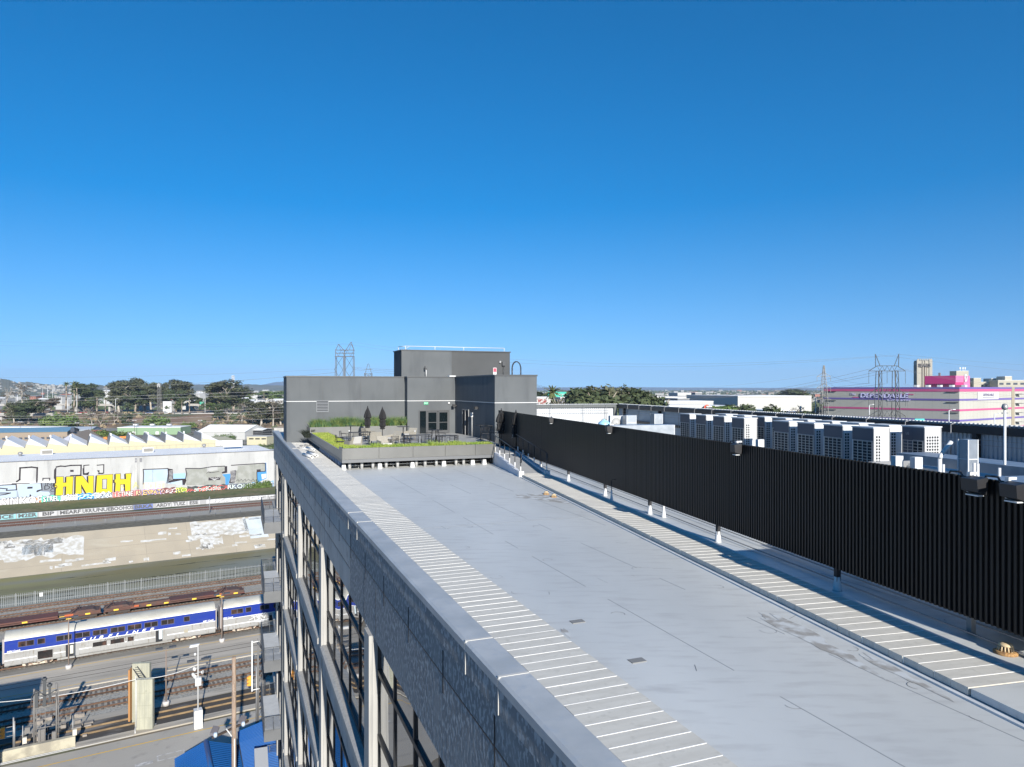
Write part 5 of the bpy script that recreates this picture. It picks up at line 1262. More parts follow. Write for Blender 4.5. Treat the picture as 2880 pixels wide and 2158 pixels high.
# ================================================================== across the river
random.seed(21)
WHC = M('warehouse_concrete', (.36,.36,.352), .9, col2=(.43,.43,.42), scale=.15, detail=8, lo=.35, hi=.65, stretch=(1,1,.5), col3=(.29,.29,.285), scale3=.5, lo3=.56, hi3=.75, stretch3=(1,1,.25))
WROOF = M('warehouse_roof', (.74,.74,.73), .8, col2=(.82,.82,.80), scale=.1, lo=.4, hi=.65, stretch=(1,.3,1))
YEW = M('pale_yellow_wall', (.46,.425,.29), .9)
GV = 278.0
w2u = lambda x: at_v(x, GV)
uR = w2u(771)
wh = thing('warehouse', 'long pale concrete warehouse covered with huge letters in yellow, grey and blue', 'warehouse', 'R', 0, GV, GZ)
MB().box(-150, uR, 0, 31, 0, 13.75).build('wall', WHC, wh)
MB().box(-150, uR-.3, .3, 30.7, 13.75, 13.78).build('roof', WROOF, wh)
MB().box(-150, uR+.05, -.12, .25, 13.78, 13.92).build('roof_edge', M('edge_dark', (.12,.11,.11), .8), wh)
mb = MB()
for k in range(40):
    u = uR-2-k*5.6
    if u > -150: mb.box(u-.05, u+.05, -.03, 0, 0, 13.7)
mb.build('panel_joint', M('wh_joint', (.36,.36,.35), .9), wh)
r = MB()
for k in range(96): u = uR-.6-k*2.2; r.tube((u, 1.0, 13.78), (u, 1.0, 15.0), .04, 4)
r.tube((-150, 1, 15.0), (uR-.6, 1, 15.0), .035, 4).tube((-150, 1, 14.45), (uR-.6, 1, 14.45), .03, 4)
r.build('roof_railing', M('rail_faint', (.35,.35,.36), .7), wh)
Z = lambda x, y: (1092-y)/F*(GV*1.0)   # helper below computes exactly
def onwall(x, y, v=GV):
    """pixel -> (u, height above yard) on the warehouse front"""
    q = (x-1440)/F; Y = v/(math.cos(TR)-q*math.sin(TR)); return (at_v(x, v), (1092-y)/F*Y-GZ)
GM = {}
def gm(n, c): 
    if n not in GM: GM[n] = M('paint_'+n, c, .85)
    return GM[n]
GYEL = M('paint_yellow', (.62,.47,.012), .8, col2=(.54,.40,.012), scale=.5, lo=.4, hi=.7)
GBLK = gm('black', (.025,.02,.025)); GWHT = gm('white', (.58,.58,.58)); GLB = gm('light_blue', (.40,.52,.66)); GGR = M('paint_grey', (.24,.245,.22), .85, col2=(.30,.305,.285), scale=.4, lo=.45, hi=.65)
GBL = gm('blue', (.05,.22,.48)); GPB = gm('pale_blue', (.36,.43,.52)); GMG = gm('mid_grey', (.17,.19,.22))
def gpoly(name, pts, mat, off_=.03, par=None, close=None):
    mb = MB(); q = [onwall(x, y) for x, y in pts]
    mb.poly([(a, -off_, b) for a, b in q]); return mb.build(name, mat, par or wh)
def gline(pts, wd, off_=.05, mat=None, closed=False, name='painted_outline'):
    q = [onwall(x, y) for x, y in pts]
    if closed: q.append(q[0])
    mb = MB()
    for a, b in zip(q, q[1:]):
        dx, dy = b[0]-a[0], b[1]-a[1]; L = math.hypot(dx, dy) or 1; dx, dy = dx/L*wd/2, dy/L*wd/2
        mb.quad((a[0]-dx+dy, -off_, a[1]-dy-dx), (b[0]+dx+dy, -off_, b[1]+dy-dx), (b[0]+dx-dy, -off_, b[1]+dy+dx), (a[0]-dx-dy, -off_, a[1]-dy+dx))
    return mb.build(name, mat or GBLK, wh)
c3 = lambda x, y: (x*.18108, 1300+y*.18108)          # crop coordinates used for tracing the mural
c4 = lambda x, y: (400+x*.18108, 1300+y*.18108)
# yellow block letters H N O H with dark offset shadows
LET = {
 'H1': [(872,228),(985,226),(985,318),(1028,316),(1028,226),(1140,220),(1132,322),(1125,500),(1020,508),(1025,380),(985,385),(975,515),(862,520),(868,390),(848,388),(850,335),(872,330)],
 'N': [(1176,220),(1284,214),(1372,330),(1368,212),(1456,212),(1450,490),(1345,494),(1262,350),(1270,495),(1170,500)],
 'O': [(1505,205),(1752,188),(1745,470),(1488,478)],
 'H2': [(1795,182),(1872,180),(1872,265),(1955,262),(1950,178),(2040,174),(2030,268),(2030,300),(2028,452),(1945,458),(1938,345),(1870,350),(1868,460),(1785,465),(1795,320),(1778,318),(1778,270),(1795,268)]}
for kx, pts in LET.items():
    gpoly('letter_shadow', [c3(x-22, y+6) for x, y in pts], GBLK, .035)
    gpoly('letter', [c3(x, y) for x, y in pts], GYEL, .06)
    gline([c3(x, y) for x, y in pts], .14, .07, GBLK, True)
gpoly('letter_opening', [c3(x, y) for x, y in ((1590,265),(1660,262),(1655,415),(1588,415))], WHC, .08); gline([c3(x, y) for x, y in ((1590,265),(1660,262),(1655,415),(1588,415))], .16, .09, GBLK, True)
# pale outlined letters above
gline([c3(x, y) for x, y in ((262,300),(305,272),(312,90),(400,85),(490,78),(578,88),(572,310))], .45)
gline([c3(x, y) for x, y in ((665,285),(668,252),(772,250),(772,285))], .3)
gpoly('letter_shadow', [c3(x, y) for x, y in ((840,120),(878,70),(872,225),(850,270),(836,250))], GBLK)
gline([c3(x, y) for x, y in ((878,75),(940,62),(1010,66),(1100,52),(1260,48),(1255,205),(1100,212))], .4)
gpoly('letter_opening', [c3(x, y) for x, y in ((1090,120),(1144,120),(1144,152),(1090,152))], GBLK, .04)
gpoly('letter_shadow', [c3(x, y) for x, y in ((1282,95),(1305,95),(1305,170),(1380,176),(1388,150),(1370,205),(1285,196))], GBLK)
gline([c3(x, y) for x, y in ((1380,45),(1302,52),(1302,165)) ], .3); gline([c3(x, y) for x, y in ((1510,48),(1612,40),(1610,170),(1530,180))], .3)
gpoly('letter_shadow', [c3(x, y) for x, y in ((1505,130),(1545,125),(1545,165),(1612,172),(1600,186),(1530,188),(1530,160))], GBLK)
# pale blue piece to the left
gpoly('letter', [c3(x, y) for x, y in ((-60,360),(250,345),(270,420),(270,545),(-60,580))], GPB)
gpoly('white_band', [c3(x, y) for x, y in ((-60,345),(600,290),(845,278),(850,322),(640,322),(-60,362))], GWHT, .04)
gpoly('grey_ground', [c3(x, y) for x, y in ((-60,575),(250,545),(300,350),(640,322),(850,322),(855,520),(480,545),(-60,590))], GMG, .02)
gpoly('letter', [c3(x, y) for x, y in ((290,350),(640,330),(650,420),(640,455),(760,460),(782,495),(750,525),(290,550),(275,430))], GPB, .04)
for pts in (((-60,362),(250,345),(258,430),(100,440),(110,415),(-60,400)), ((-60,480),(160,480),(90,500),(-60,520)), ((640,330),(652,430),(575,460),(580,445),(630,430))): gline([c3(x, y) for x, y in pts], .3, .06)
gpoly('letter_opening', [c3(x, y) for x, y in ((425,385),(508,382),(505,410),(425,415))], GBLK, .06); gpoly('letter_shadow', [c3(x, y) for x, y in ((180,330),(460,322),(460,332),(180,342))], GBLK, .06)
gpoly('letter_shadow', [c3(x, y) for x, y in ((460,505),(475,500),(500,545),(455,550))], GBLK, .06)
for (w_, x, y, s) in (('INK', 790, 345, 1.0), ('DO', 790, 395, 1.3), ('O', 820, 440, 1.0)):
    a, b = onwall(*c3(x, y)); text_part('small_lettering', w_, s*1.5, GBLK, wh, (a, -.07, b), UP, .003, xscale=1.3)
# big pale piece to the right (blue, grey and black)
G4 = lambda pts: [c4(x, y) for x, y in pts]
gpoly('letter', G4(((15,115),(400,100),(395,320),(15,340))), M('paint_sky', (.33,.42,.51), .85, col2=(.38,.44,.50), scale=.3), .03)
gpoly('letter', G4(((480,180),(670,170),(670,262),(480,268))), gm('sky_two', (.27,.42,.57)), .03)
gpoly('letter', G4(((380,270),(660,270),(660,360),(375,330))), MATS['paint_sky'], .03)
gpoly('letter_shadow', G4(((405,100),(475,112),(480,262),(670,262),(680,300),(660,355),(625,355),(620,280),(400,325),(410,180))), GBLK, .05)
gline(G4(((15,340),(22,180),(15,115),(400,100),(405,180),(385,325))), .3); gline(G4(((480,268),(668,262),(680,290))), .3)
for k in range(8): gline(G4(((420, 140+k*20), (468, 132+k*20))), .12, .07, GWHT)
gpoly('letter', G4(((675,98),(900,98),(1080,75),(1280,65),(1280,135),(1240,140),(1235,180),(1290,235),(1290,355),(690,362),(665,300),(685,180))), GGR, .03)
gpoly('letter', G4(((1385,70),(1870,22),(1910,20),(1910,140),(1780,150),(1780,300),(1790,320),(1440,330),(1460,120),(1385,150))), GGR, .03)
gpoly('overpaint', G4(((1005,75),(1170,70),(1170,125),(1005,150))), WHC, .05); gpoly('overpaint', G4(((1320,60),(1480,55),(1480,125),(1385,165),(1320,165))), WHC, .05)
gpoly('letter_shadow', G4(((1280,65),(1320,62),(1320,165),(1240,180),(1238,150),(1280,140))), GBLK, .05)
gpoly('letter_shadow', G4(((1370,140),(1455,125),(1460,150),(1440,320),(1345,325),(1370,240))), GBLK, .055)
gpoly('letter_opening', G4(((1030,238),(1215,232),(1210,275),(1028,285))), GBLK, .05)
for k in range(6): gline(G4(((1120, 280), (1050+k*30, 240))), .10, .07, GWHT)
for k in range(9): gline(G4(((1375, 150+k*19), (1445, 140+k*21))), .12, .07, GWHT)
gpoly('paint_field', G4(((1240,190),(1368,180),(1368,240),(1340,325),(1365,350),(1292,358),(1290,240))), GBL, .05)
gpoly('paint_field', G4(((1785,150),(1910,140),(1912,25),(1870,15),(1925,10),(1930,150),(1930,250),(1830,300),(1790,310))), GBL, .045)
gpoly('paint_field', G4(((1850,190),(1925,180),(1925,240),(1860,270))), GWHT, .055)
gpoly('letter_opening', G4(((1775,115),(1840,112),(1840,140),(1780,150))), GBLK, .055)
gline(G4(((680,98),(900,100),(1080,72),(1280,62))), .3); gline(G4(((1385,50),(1880,18),(1912,22),(1912,142),(1780,152),(1785,300))), .3); gline(G4(((675,100),(688,185),(665,300))), .3)
gline(G4(((1450,300),(1490,270),(1500,300),(1540,265),(1560,300),(1600,262),(1610,300),(1650,265),(1690,300),(1720,260),(1750,300))), .12, .07)
gline(G4(((1000,175),(1030,150),(1080,165),(1190,145),(1100,160),(1030,168))), .14, .07)
for (w_, x, y, m_) in (('N', 1620, 385, gm('cream', (.62,.56,.22))), ('R', 1890, 375, gm('cream', (.62,.56,.22))), ('A', 2110, 360, gm('cream', (.62,.56,.22)))):
    a, b = onwall(*c3(x, y)); text_part('small_lettering', w_, 2.9 if w_ == 'A' else 2.2, m_, wh, (a, -.045, b), UP, .003, xscale=1.0, offset=.06)
# SINKOE in white with black edges and coloured tags along the foot of the wall
gpoly('white_letters_ground', [c3(x, y) for x, y in ((-60,592),(540,552),(620,640),(-60,690))], gm('tag_ground', (.52,.50,.50)), .03)
u0_, z0_ = onwall(*c3(345, 612))
text_part('lettering', 'SINKOE', 3.7, GBLK, wh, (u0_, -.05, z0_), (PI/2, -.0, 0), .003, xscale=.80, offset=.16, spacing=1.1)
text_part('lettering', 'SINKOE', 3.7, GWHT, wh, (u0_-.05, -.07, z0_+.05), (PI/2, -.0, 0), .003, xscale=.80, offset=.05, spacing=1.1)
gpoly('flame', [c3(x, y) for x, y in ((545,555),(610,570),(645,600),(620,640),(590,600))], gm('flame', (.70,.22,.05)), .05)
def tagrow(segs, base, par, h, sgn='tag'):
    for (x0, x1, y0, y1, bgc, fg, s) in segs: pass
TG = [(645, 940, 'STREL', (.12,.55,.38), (.80,.85,.82)), (960, 1200, 'KITE', (.60,.66,.70), (.85,.85,.85)), (1210, 1460, 'KERS', (.02,.25,.62), (.10,.45,.80)), (1480, 1740, 'OFTAS', (.45,.55,.58), (.80,.82,.82)),
      (1745, 2100, 'LETINE', (.42,.20,.20), (.68,.62,.58)), (2100, 2200, 'RS', (.45,.10,.12), (.75,.5,.3))]
TG4 = [(0, 300, 'EXPAT', (.42,.30,.52), (.75,.50,.20)), (300, 520, 'OTTO', (.14,.05,.05), (.42,.18,.16)), (525, 690, 'RO', (.30,.42,.05), (.62,.66,.15)), (700, 1320, 'gerous8Cadillus', (.05,.06,.06), (.52,.60,.55)),
       (1330, 1700, 'RKONE', (.16,.18,.20), (.55,.62,.60)), (1700, 2040, 'SLUM8', (.20,.35,.50), (.62,.66,.72))]
def wallbase(x): return onwall(x, 1423-54*(x/771.0))
for conv, lst in ((c3, TG), (c4, TG4)):
    for (xa, xb, w_, cb, cf) in lst:
        pa, pb = conv(xa, 0)[0], conv(xb, 0)[0]
        (ua_, za), (ub_, zb) = wallbase(pa), wallbase(pb); h = 2.15
        off_ = .11
        mb = MB(); n = 10; top = [(ua_+(ub_-ua_)*k/n, -off_, max(za, 0)+h+random.uniform(-.35, .3)) for k in range(n+1)]
        for k in range(n): mb.quad((top[k][0], -off_, 0), (top[k+1][0], -off_, 0), top[k+1], top[k])
        mb.build('tag_ground', gm('tg_%s' % w_.lower(), cb), wh)
        L = len(w_); sz = 2.2
        t_ = text_part('small_lettering', w_, sz, GBLK, wh, ((ua_+ub_)/2, -off_-.01, 1.05), UP, .003, xscale=(ub_-ua_)/(L*sz*.64), offset=.20)
        text_part('small_lettering', w_, sz, gm('tf_%s' % w_.lower(), cf), wh, ((ua_+ub_)/2, -off_-.025, 1.1), UP, .003, xscale=(ub_-ua_)/(L*sz*.64), offset=.04)
        mb = MB()
        for _ in range(int(L*3)):
            u, z = random.uniform(ua_, ub_), random.uniform(.3, 2.0); du, dz = random.uniform(-.9, .9), random.uniform(-.6, .6); mb.quad((u-du, -off_-.035, z-dz), (u+du, -off_-.035, z+dz), (u+du+.12, -off_-.035, z+dz-.14), (u-du+.12, -off_-.035, z-dz-.14))
        mb.build('tag_strokes', gm('ts%d' % (len(w_) % 3), ((.75,.12,.10), (.80,.80,.82), (.10,.12,.20))[len(w_) % 3]), wh)
for (x, lab) in ((505, 'brown'),):
    (a, z), (b, _) = onwall(400, 1372), onwall(463, 1370); mb = MB().quad((a, -.06, z-.9), (b, -.06, z-.9), (b, -.06, z+1.4), (a, -.06, z+1.4)) or None
mb = MB(); (a, z), (b, _) = onwall(404, 1368), onwall(462, 1366); mb.quad((a, -.06, z-1.6), (b, -.06, z-1.6), (b, -.06, z+1.2), (a, -.06, z+1.2)); mb.build('overpaint', gm('tan', (.56,.46,.34)), wh)
text_part('small_lettering', 'BOLET', 3.2, GWHT, wh, ((a+b)/2, -.075, z-.2), UP, .003, xscale=(b-a)/(5*3.2*.66), offset=.05)
# wall fixtures
for (x, y) in ((383, 1291), (396, 1291), (383, 1298), (396, 1297)):
    a, z = onwall(x, y); MB().box(a-.35, a+.35, -.1, 0, z-.35, z+.35).build('wall_vent', M('vent_grey', (.20,.20,.21), .8), wh)
mb = MB()
for x in (386, 390): a, z = onwall(x, 1330); mb.tube((a, -.15, 2.5), (a, -.15, 13.6), .14, 6)
mb.build('downpipe', WHC, wh)
# side annexe with dark doorway
o = thing('warehouse_annexe', 'grey annexe at the end of the mural warehouse', 'building', 'R', uR+.6, GV+2, GZ)
MB().box(0, 9, 0, 20, 0, 12.6).build('wall', M('annexe_grey', (.30,.31,.32), .7, col2=(.42,.43,.44), scale=.3), o)
MB().box(3.2, 4.6, -.08, 0, 2.5, 11).build('pipe_chase', DARKIN, o)
# rooftop units
for (x, y, w_, lab) in ((132, 1278, 3.6, 'grey louvred unit on the near edge of the warehouse roof'), (416, 1272, 3.6, 'louvred unit on the middle of the warehouse roof'), (396, 1256, 3.0, 'louvred unit behind the middle one on the warehouse roof')):
    a, v = l2('R', *G(x, y, GZ+13.8).xy); t = thing('roof_unit', lab, 'roof unit', 'R', a, v, GZ+13.78, 'louvred units on the warehouse roof')
    MB().box(-w_/2, w_/2, -.9, .9, 0, 1.75).build('casing', WHITEM, t); MB().box(-w_/2+.35, w_/2-.2, -.93, -.9, .2, 1.5).build('louvre', M('unit_louvre', (.20,.19,.17), .8), t)
for (x, y, lab) in ((57, 1283, 'small round roof vent near the picture edge'), (574, 1259, 'small round roof vent past the middle units')):
    a, v = l2('R', *G(x, y, GZ+13.8).xy); t = thing('round_vent', lab, 'vent', 'R', a, v, GZ+13.78, 'round vents on the warehouse roof')
    MB().lathe([(.5, 0), (.5, .5), (.75, .8), (.7, 1.2), (.2, 1.5)], 14).build('vent_body', STEEL, t)
a, v = l2('R', *G(655, 1263, GZ+13.8).xy); t = thing('roof_sign', 'blank white frame standing on the warehouse roof near its end', 'sign', 'R', a, v, GZ+13.78)
MB().box(-3.5, 3.5, -.1, .1, .9, 3.4).build('board', WHITE, t); MB().box(-3.4, -3.2, -.1, .1, 0, .9).box(3.2, 3.4, -.1, .1, 0, .9).build('leg', STEEL, t)
# verge of grass with the low tagged wall
VERG = M('verge_green', (.10,.115,.03), .95, col2=(.17,.14,.065), scale=.09, detail=10, lo=.42, hi=.62, col3=(.055,.075,.02), scale3=.7, lo3=.5, hi3=.65, bump=1, bscale=1.5)
strip('grass_verge', 248.6, 277.9, GZ+1.55, GZ+.25, VERG, 'rough green and brown grass slope below the mural wall', 'stuff', cat='grass')
rw = thing('tagged_wall', 'low white wall covered with small tags beside the far tracks', 'wall', 'R', 0, 248.2, GZ)
MB().box(-90, 330, 0, .35, 0, 1.45).build('wall_body', gm('dirty_white', (.30,.30,.295)), rw)
random.seed(9)
words_ = ['MEARF', 'UKR', 'UNUE', 'BOOHOOS', 'NSK', 'ARDY', 'TUIZ', 'ESIE', 'UKAZEONE', 'KUSH']
spans = [(900, 1260), (1280, 1400), (1440, 1720), (1730, 2060)]
uu = [(0, at_v(165, 248.2), at_v(230, 248.2), 'MEARF'), (0, at_v(232, 248.2), at_v(258, 248.2), 'UKR'), (0, at_v(262, 248.2), at_v(312, 248.2), 'UNUE'), (0, at_v(314, 248.2), at_v(374, 248.2), 'BOOHOS'),
      (1, at_v(376, 248.2), at_v(430, 248.2), 'BRKA'), (0, at_v(440, 248.2), at_v(480, 248.2), 'ARDY'), (0, at_v(484, 248.2), at_v(524, 248.2), 'TUIZ'), (0, at_v(528, 248.2), at_v(562, 248.2), 'ESE'), (0, at_v(580, 248.2), at_v(700, 248.2), 'UKAZE'), (0, at_v(704, 248.2), at_v(770, 248.2), 'ONE'),
      (2, at_v(-10, 248.2), at_v(45, 248.2), 'ICE'), (2, at_v(48, 248.2), at_v(105, 248.2), 'M2ER'), (0, at_v(110, 248.2), at_v(160, 248.2), 'BIP')]
for (c, a, b, w_) in uu:
    bgm = (gm('tag_white', (.42,.42,.42)), gm('tag_violet', (.12,.16,.36)), gm('tag_teal', (.22,.42,.44)))[c]
    MB().box(a, b, -.02, 0, .0, 1.4).build('tag_ground', bgm, rw)
    mb = MB(); n = len(w_)
    text_part('lettering', w_, 1.45, gm('soft_black', (.09,.09,.09)), rw, ((a+b)/2, -.035, .72), UP, .003, xscale=(b-a)/(n*1.45*.66), offset=.06)
    if c == 0 and w_ in ('UKAZE', 'ONE'):
        text_part('lettering', w_, 1.45, GWHT, rw, ((a+b)/2-.1, -.045, .76), UP, .003, xscale=(b-a)/(n*1.45*.66), offset=.03)
# shrubs and grass tufts along the verge
def leaf_mesh(n, rad, hz, leaf, seed=0, lobes=7, flat=1., hollow=.35):
    rnd = random.Random(seed); mb = MB()
    cen = []
    for _ in range(lobes):
        a = rnd.uniform(0, 2*PI); rr = rad*rnd.uniform(.15, .78); cen.append((rr*math.cos(a), rr*math.sin(a)*flat, hz*rnd.uniform(.12, .92), rad*rnd.uniform(.30, .52)))
    for k in range(n):
        c = cen[k % lobes]
        while True:
            d = Vector((rnd.gauss(0, 1), rnd.gauss(0, 1), rnd.gauss(0, 1)))
            if d.length > .1: break
        d.normalize(); r_ = c[3]*(hollow+(1-hollow)*rnd.random()**.4)*rnd.uniform(.8, 1.15)
        p = Vector((c[0], c[1], c[2]))+Vector((d.x*r_, d.y*r_, d.z*r_*.92))
        a = Vector((rnd.gauss(0, 1), rnd.gauss(0, 1), rnd.gauss(0, .7))).normalized(); b = a.cross(d+Vector((.01, .3, .2))).normalized(); s = leaf*rnd.uniform(.5, 1.3)
        mb.quad(p-a*s-b*s*.4, p+b*s*.6-a*s*.1, p+a*s+b*s*.3, p-b*s*.7, 0)
    return mb
LEAF = {
 'euc': M('leaf_eucalyptus', (.062,.070,.035), .8, col2=(.095,.095,.050), scale=.22, lo=.4, hi=.65),
 'dark': M('leaf_dark', (.040,.058,.022), .8, col2=(.070,.088,.032), scale=.25, lo=.4, hi=.65),
 'green': M('leaf_green', (.075,.125,.028), .8, col2=(.125,.17,.04), scale=.3, lo=.4, hi=.65),
 'brown': M('leaf_brown', (.10,.075,.05), .85, col2=(.075,.065,.045), scale=.3, lo=.4, hi=.65),
 'palm': M('leaf_palm', (.085,.11,.035), .8, col2=(.16,.14,.06), scale=.8, lo=.4, hi=.65)}
BARK = M('bark', (.20,.16,.12), .9, col2=(.34,.29,.23), scale=2, lo=.45, hi=.6)
BARKP = M('bark_pale', (.42,.38,.32), .9, col2=(.25,.21,.17), scale=1, lo=.45, hi=.62)
def limb(mb, p, d, L, r, depth, rnd):
    q = p+d*L; mb.tube(p, q, r, 6 if depth > 1 else 4, r2=r*.62, caps=False)
    if depth <= 0: return
    for _ in range(rnd.choice((2, 3))):
        nd = (d+Vector((rnd.uniform(-.6, .6), rnd.uniform(-.6, .6), rnd.uniform(-.15, .35)))).normalized(); limb(mb, q, nd, L*rnd.uniform(.55, .8), r*.58, depth-1, rnd)
PROTO = {}
def proto(kind):
    if kind in PROTO: return PROTO[kind]
    base, var = kind[0], kind[1]; rnd = random.Random(var*17+len(base))
    def mesh(mb, mats, nm): o = mb.build(nm, mats); me = o.data; bpy.data.objects.remove(o); return me
    # unit tree: height 10
    tk = MB()
    if base == 'palm':
        pts = [Vector((0, 0, 0)), Vector((.08*var, .05, 3)), Vector((.1, 0, 6.2)), Vector((.05, .05, 8.7))]
        for a, b, r1, r2 in zip(pts, pts[1:], (.20, .15, .13), (.15, .13, .14)): tk.tube(a, b, r1, 7, r2=r2)
        cr = MB(); c = pts[-1]
        for k in range(46):
            a = 2*PI*k/46*3.1+rnd.random(); el = rnd.uniform(-.9, 1.3); L = rnd.uniform(.75, 1.1); d = Vector((math.cos(a)*math.cos(el), math.sin(a)*math.cos(el), math.sin(el))); s = d.cross(Vector((0, 0, 1))).normalized()*.075
            prev = c; 
            for q in range(4):
                nx = prev+d*L/4; d = (d+Vector((0, 0, -.22))).normalized(); w1, w2_ = (1-q*.15), (1-(q+1)*.22); cr.quad(prev-s*w1*2, nx-s*w2_*2, nx+Vector((0, 0, .05)), prev+Vector((0, 0, .05))); cr.quad(prev+Vector((0, 0, .05)), nx+Vector((0, 0, .05)), nx+s*w2_*2, prev+s*w1*2); prev = nx
        PROTO[kind] = (mesh(tk, BARK, 'palm_trunk'), mesh(cr, LEAF['palm'], 'palm_crown')); return PROTO[kind]
    if base == 'bare':
        limb(tk, Vector((0, 0, 0)), Vector((.05, .05, 1)).normalized(), 3.6, .20, 4, rnd)
        cr = leaf_mesh(900, 2.6, 9.5, .16, var, 9)
        for i, v in enumerate(cr.v): cr.v[i] = (v[0], v[1], v[2]*.75+2.6)
        PROTO[kind] = (mesh(tk, BARKP, 'bare_trunk'), mesh(cr, LEAF['brown'], 'bare_crown')); return PROTO[kind]
    if base == 'bush':
        cr = leaf_mesh(1500, 3.4, 2.4, .26, var, 10, .8, .3)
        for i, v in enumerate(cr.v): cr.v[i] = (v[0], v[1], max(0, v[2]))
        tk.tube((0, 0, 0), (0, 0, 1), .15, 5)
        PROTO[kind] = (mesh(tk, BARK, 'bush_stem'), mesh(cr, LEAF['green'], 'bush_crown')); return PROTO[kind]
    limb(tk, Vector((0, 0, 0)), Vector((rnd.uniform(-.1, .1), .05, 1)).normalized(), 3.2, .30, 3, rnd)
    if base == 'euc': cr = leaf_mesh(4200, 3.1, 9.0, .27, var+3, 17, 1, .2)
    else: cr = leaf_mesh(3800, 3.3, 8.6, .30, var+9, 15, 1, .25)
    for i, v in enumerate(cr.v): cr.v[i] = (v[0], v[1], v[2]*.86+(1.3 if base == 'euc' else 1.1))
    PROTO[kind] = (mesh(tk, BARKP if base == 'euc' else BARK, base+'_trunk'), mesh(cr, LEAF[base], base+'_crown')); return PROTO[kind]
TN = {'palm': 'palm_tree', 'bare': 'bare_tree', 'bush': 'shrub', 'euc': 'eucalyptus_tree', 'dark': 'evergreen_tree', 'green': 'leafy_tree', 'brown': 'leafy_tree'}
def tree(kind, x, ytop, ybase, lab, Z0=None, Y=None, wide=1., group=None, crown=None):
    """tree whose base stands at Z0 (camera relative), seen from ytop to ybase in column x"""
    if Y is None: Y = -(Z0)*F/(ybase-1092.0)
    else: Z0 = (1092-ybase)/F*Y if Z0 is None else Z0
    h = (1092-ytop)/F*Y-Z0
    zs = sorted(v.co.z for v in proto(kind)[1].vertices); s = h/zs[int(len(zs)*.992)]
    t = thing_at(TN[kind[0]], lab, 'shrub' if kind[0] == 'bush' else 'tree', Vector(((x-1440)/F*Y, Y, Z0)), random.uniform(0, 6), group)
    wide = wide*(1.18 if kind[0] in ('euc', 'dark') else (.62 if kind[0] == 'bush' else 1)); t.scale = (s*wide, s*wide, s); tm, cm = proto(kind)
    a = bpy.data.objects.new('stem' if kind[0] == 'bush' else 'trunk', tm); b = bpy.data.objects.new('crown', cm)
    for o in (a, b): COL.objects.link(o); o.parent = t
    if crown:
        b.data = cm.copy(); b.data.materials.clear(); b.data.materials.append(LEAF[crown])
    return t

# embankment with the freeway
EMB = M('embankment_soil', (.21,.13,.08), .95, col2=(.28,.20,.12), scale=.03, detail=12, lo=.42, hi=.6, col3=(.07,.085,.03), scale3=.02, lo3=.5, hi3=.62, bump=1, bscale=.4)
ez = -29.0
mb = MB(); xs_ = [-900+k*25 for k in range(37)]
for a, b in zip(xs_, xs_[1:]):
    ja, jb = 12*math.sin(a*.013), 12*math.sin(b*.013)
    mb.quad((a, 655+ja, GZ-.1), (b, 655+jb, GZ-.1), (b, 800, ez), (a, 800, ez)); mb.quad((a, 800, ez), (b, 800, ez), (b, 960, ez), (a, 960, ez)); mb.quad((a, 960, ez), (b, 960, ez), (b, 1010, GZ-.1), (a, 1010, GZ-.1))
tag(mb.build('embankment', EMB), 'brown earth bank carrying the freeway', None, None, 'structure')
mb = MB(); mb.quad((-900, 806, ez+.05), (0, 806, ez+.05), (0, 842, ez+.05), (-900, 842, ez+.05)); tag(mb.build('road', ASPH), 'freeway running along the top of the bank', None, None, 'structure')
o = MB().box(-900, -40, 804.6, 805, ez, ez+.9).build('guard_barrier', M('barrier_grey', (.38,.37,.35), .9)); tag(o, 'low grey barrier along the freeway edge', 'barrier')
# scrub scattered over the bank
mb = MB(); random.seed(41)
for _ in range(1500):
    t_ = random.random(); Y = 660+t_*150; Z_ = GZ+(ez-GZ)*min(1, max(0, (Y-655)/145)); x = random.uniform(-40, 830); X = (x-1440)/F*Y
    if math.sin(X*.021)+math.sin(X*.047+2)+random.uniform(-1.2, 1.2) < .1: continue
    s = random.uniform(1.0, 3.2); mi = random.choices((0, 1, 2), (4, 3, 2))[0]
    for q in range(14):
        d = Vector((random.gauss(0, 1), random.gauss(0, 1), abs(random.gauss(0, 1)))).normalized()*random.uniform(.4, 1); p = Vector((X+d.x*s, Y+d.y*s, Z_+d.z*s*.9)); a = Vector((random.gauss(0, 1), random.gauss(0, .6), random.gauss(0, .7))).normalized()*s*.36; b = a.cross(Vector((.3, -1, .4))).normalized()*s*.3
        mb.quad(p-a-b, p+a-b*.5, p+a*.7+b, p-a*.8+b, mi)
tag(mb.build('undergrowth', [LEAF['brown'], LEAF['dark'], M('dry_scrub', (.23,.18,.11), .9)]), 'brown and green scrub covering the freeway bank', 'scrub', None, 'stuff')
# flyover at the picture edge
fo = thing('flyover', 'concrete flyover on piers entering at the picture edge', 'flyover', 'W', -560, 720, GZ)
MB().box(-160, 95, 0, 14, 9.5, 11.2).box(-160, 95, -.4, 0, 11.0, 12.3).build('deck', M('flyover_concrete', (.36,.35,.33), .9), fo)
for x in (-60, -10, 40, 84): MB().box(x-1.2, x+1.2, 3, 8, 0, 9.5).build('pier', MATS['flyover_concrete'], fo)
fo = thing('flyover', 'second flyover deck running behind the dark trees on the bank', 'flyover', 'W', -470, 880, GZ)
MB().box(-260, 190, 0, 14, 15.5, 17.0).box(-260, 190, -.4, 0, 16.8, 18.2).build('deck', MATS['flyover_concrete'], fo)
for x in range(-240, 190, 42): MB().box(x-1.2, x+1.2, 3, 8, 0, 15.5).build('pier', MATS['flyover_concrete'], fo)
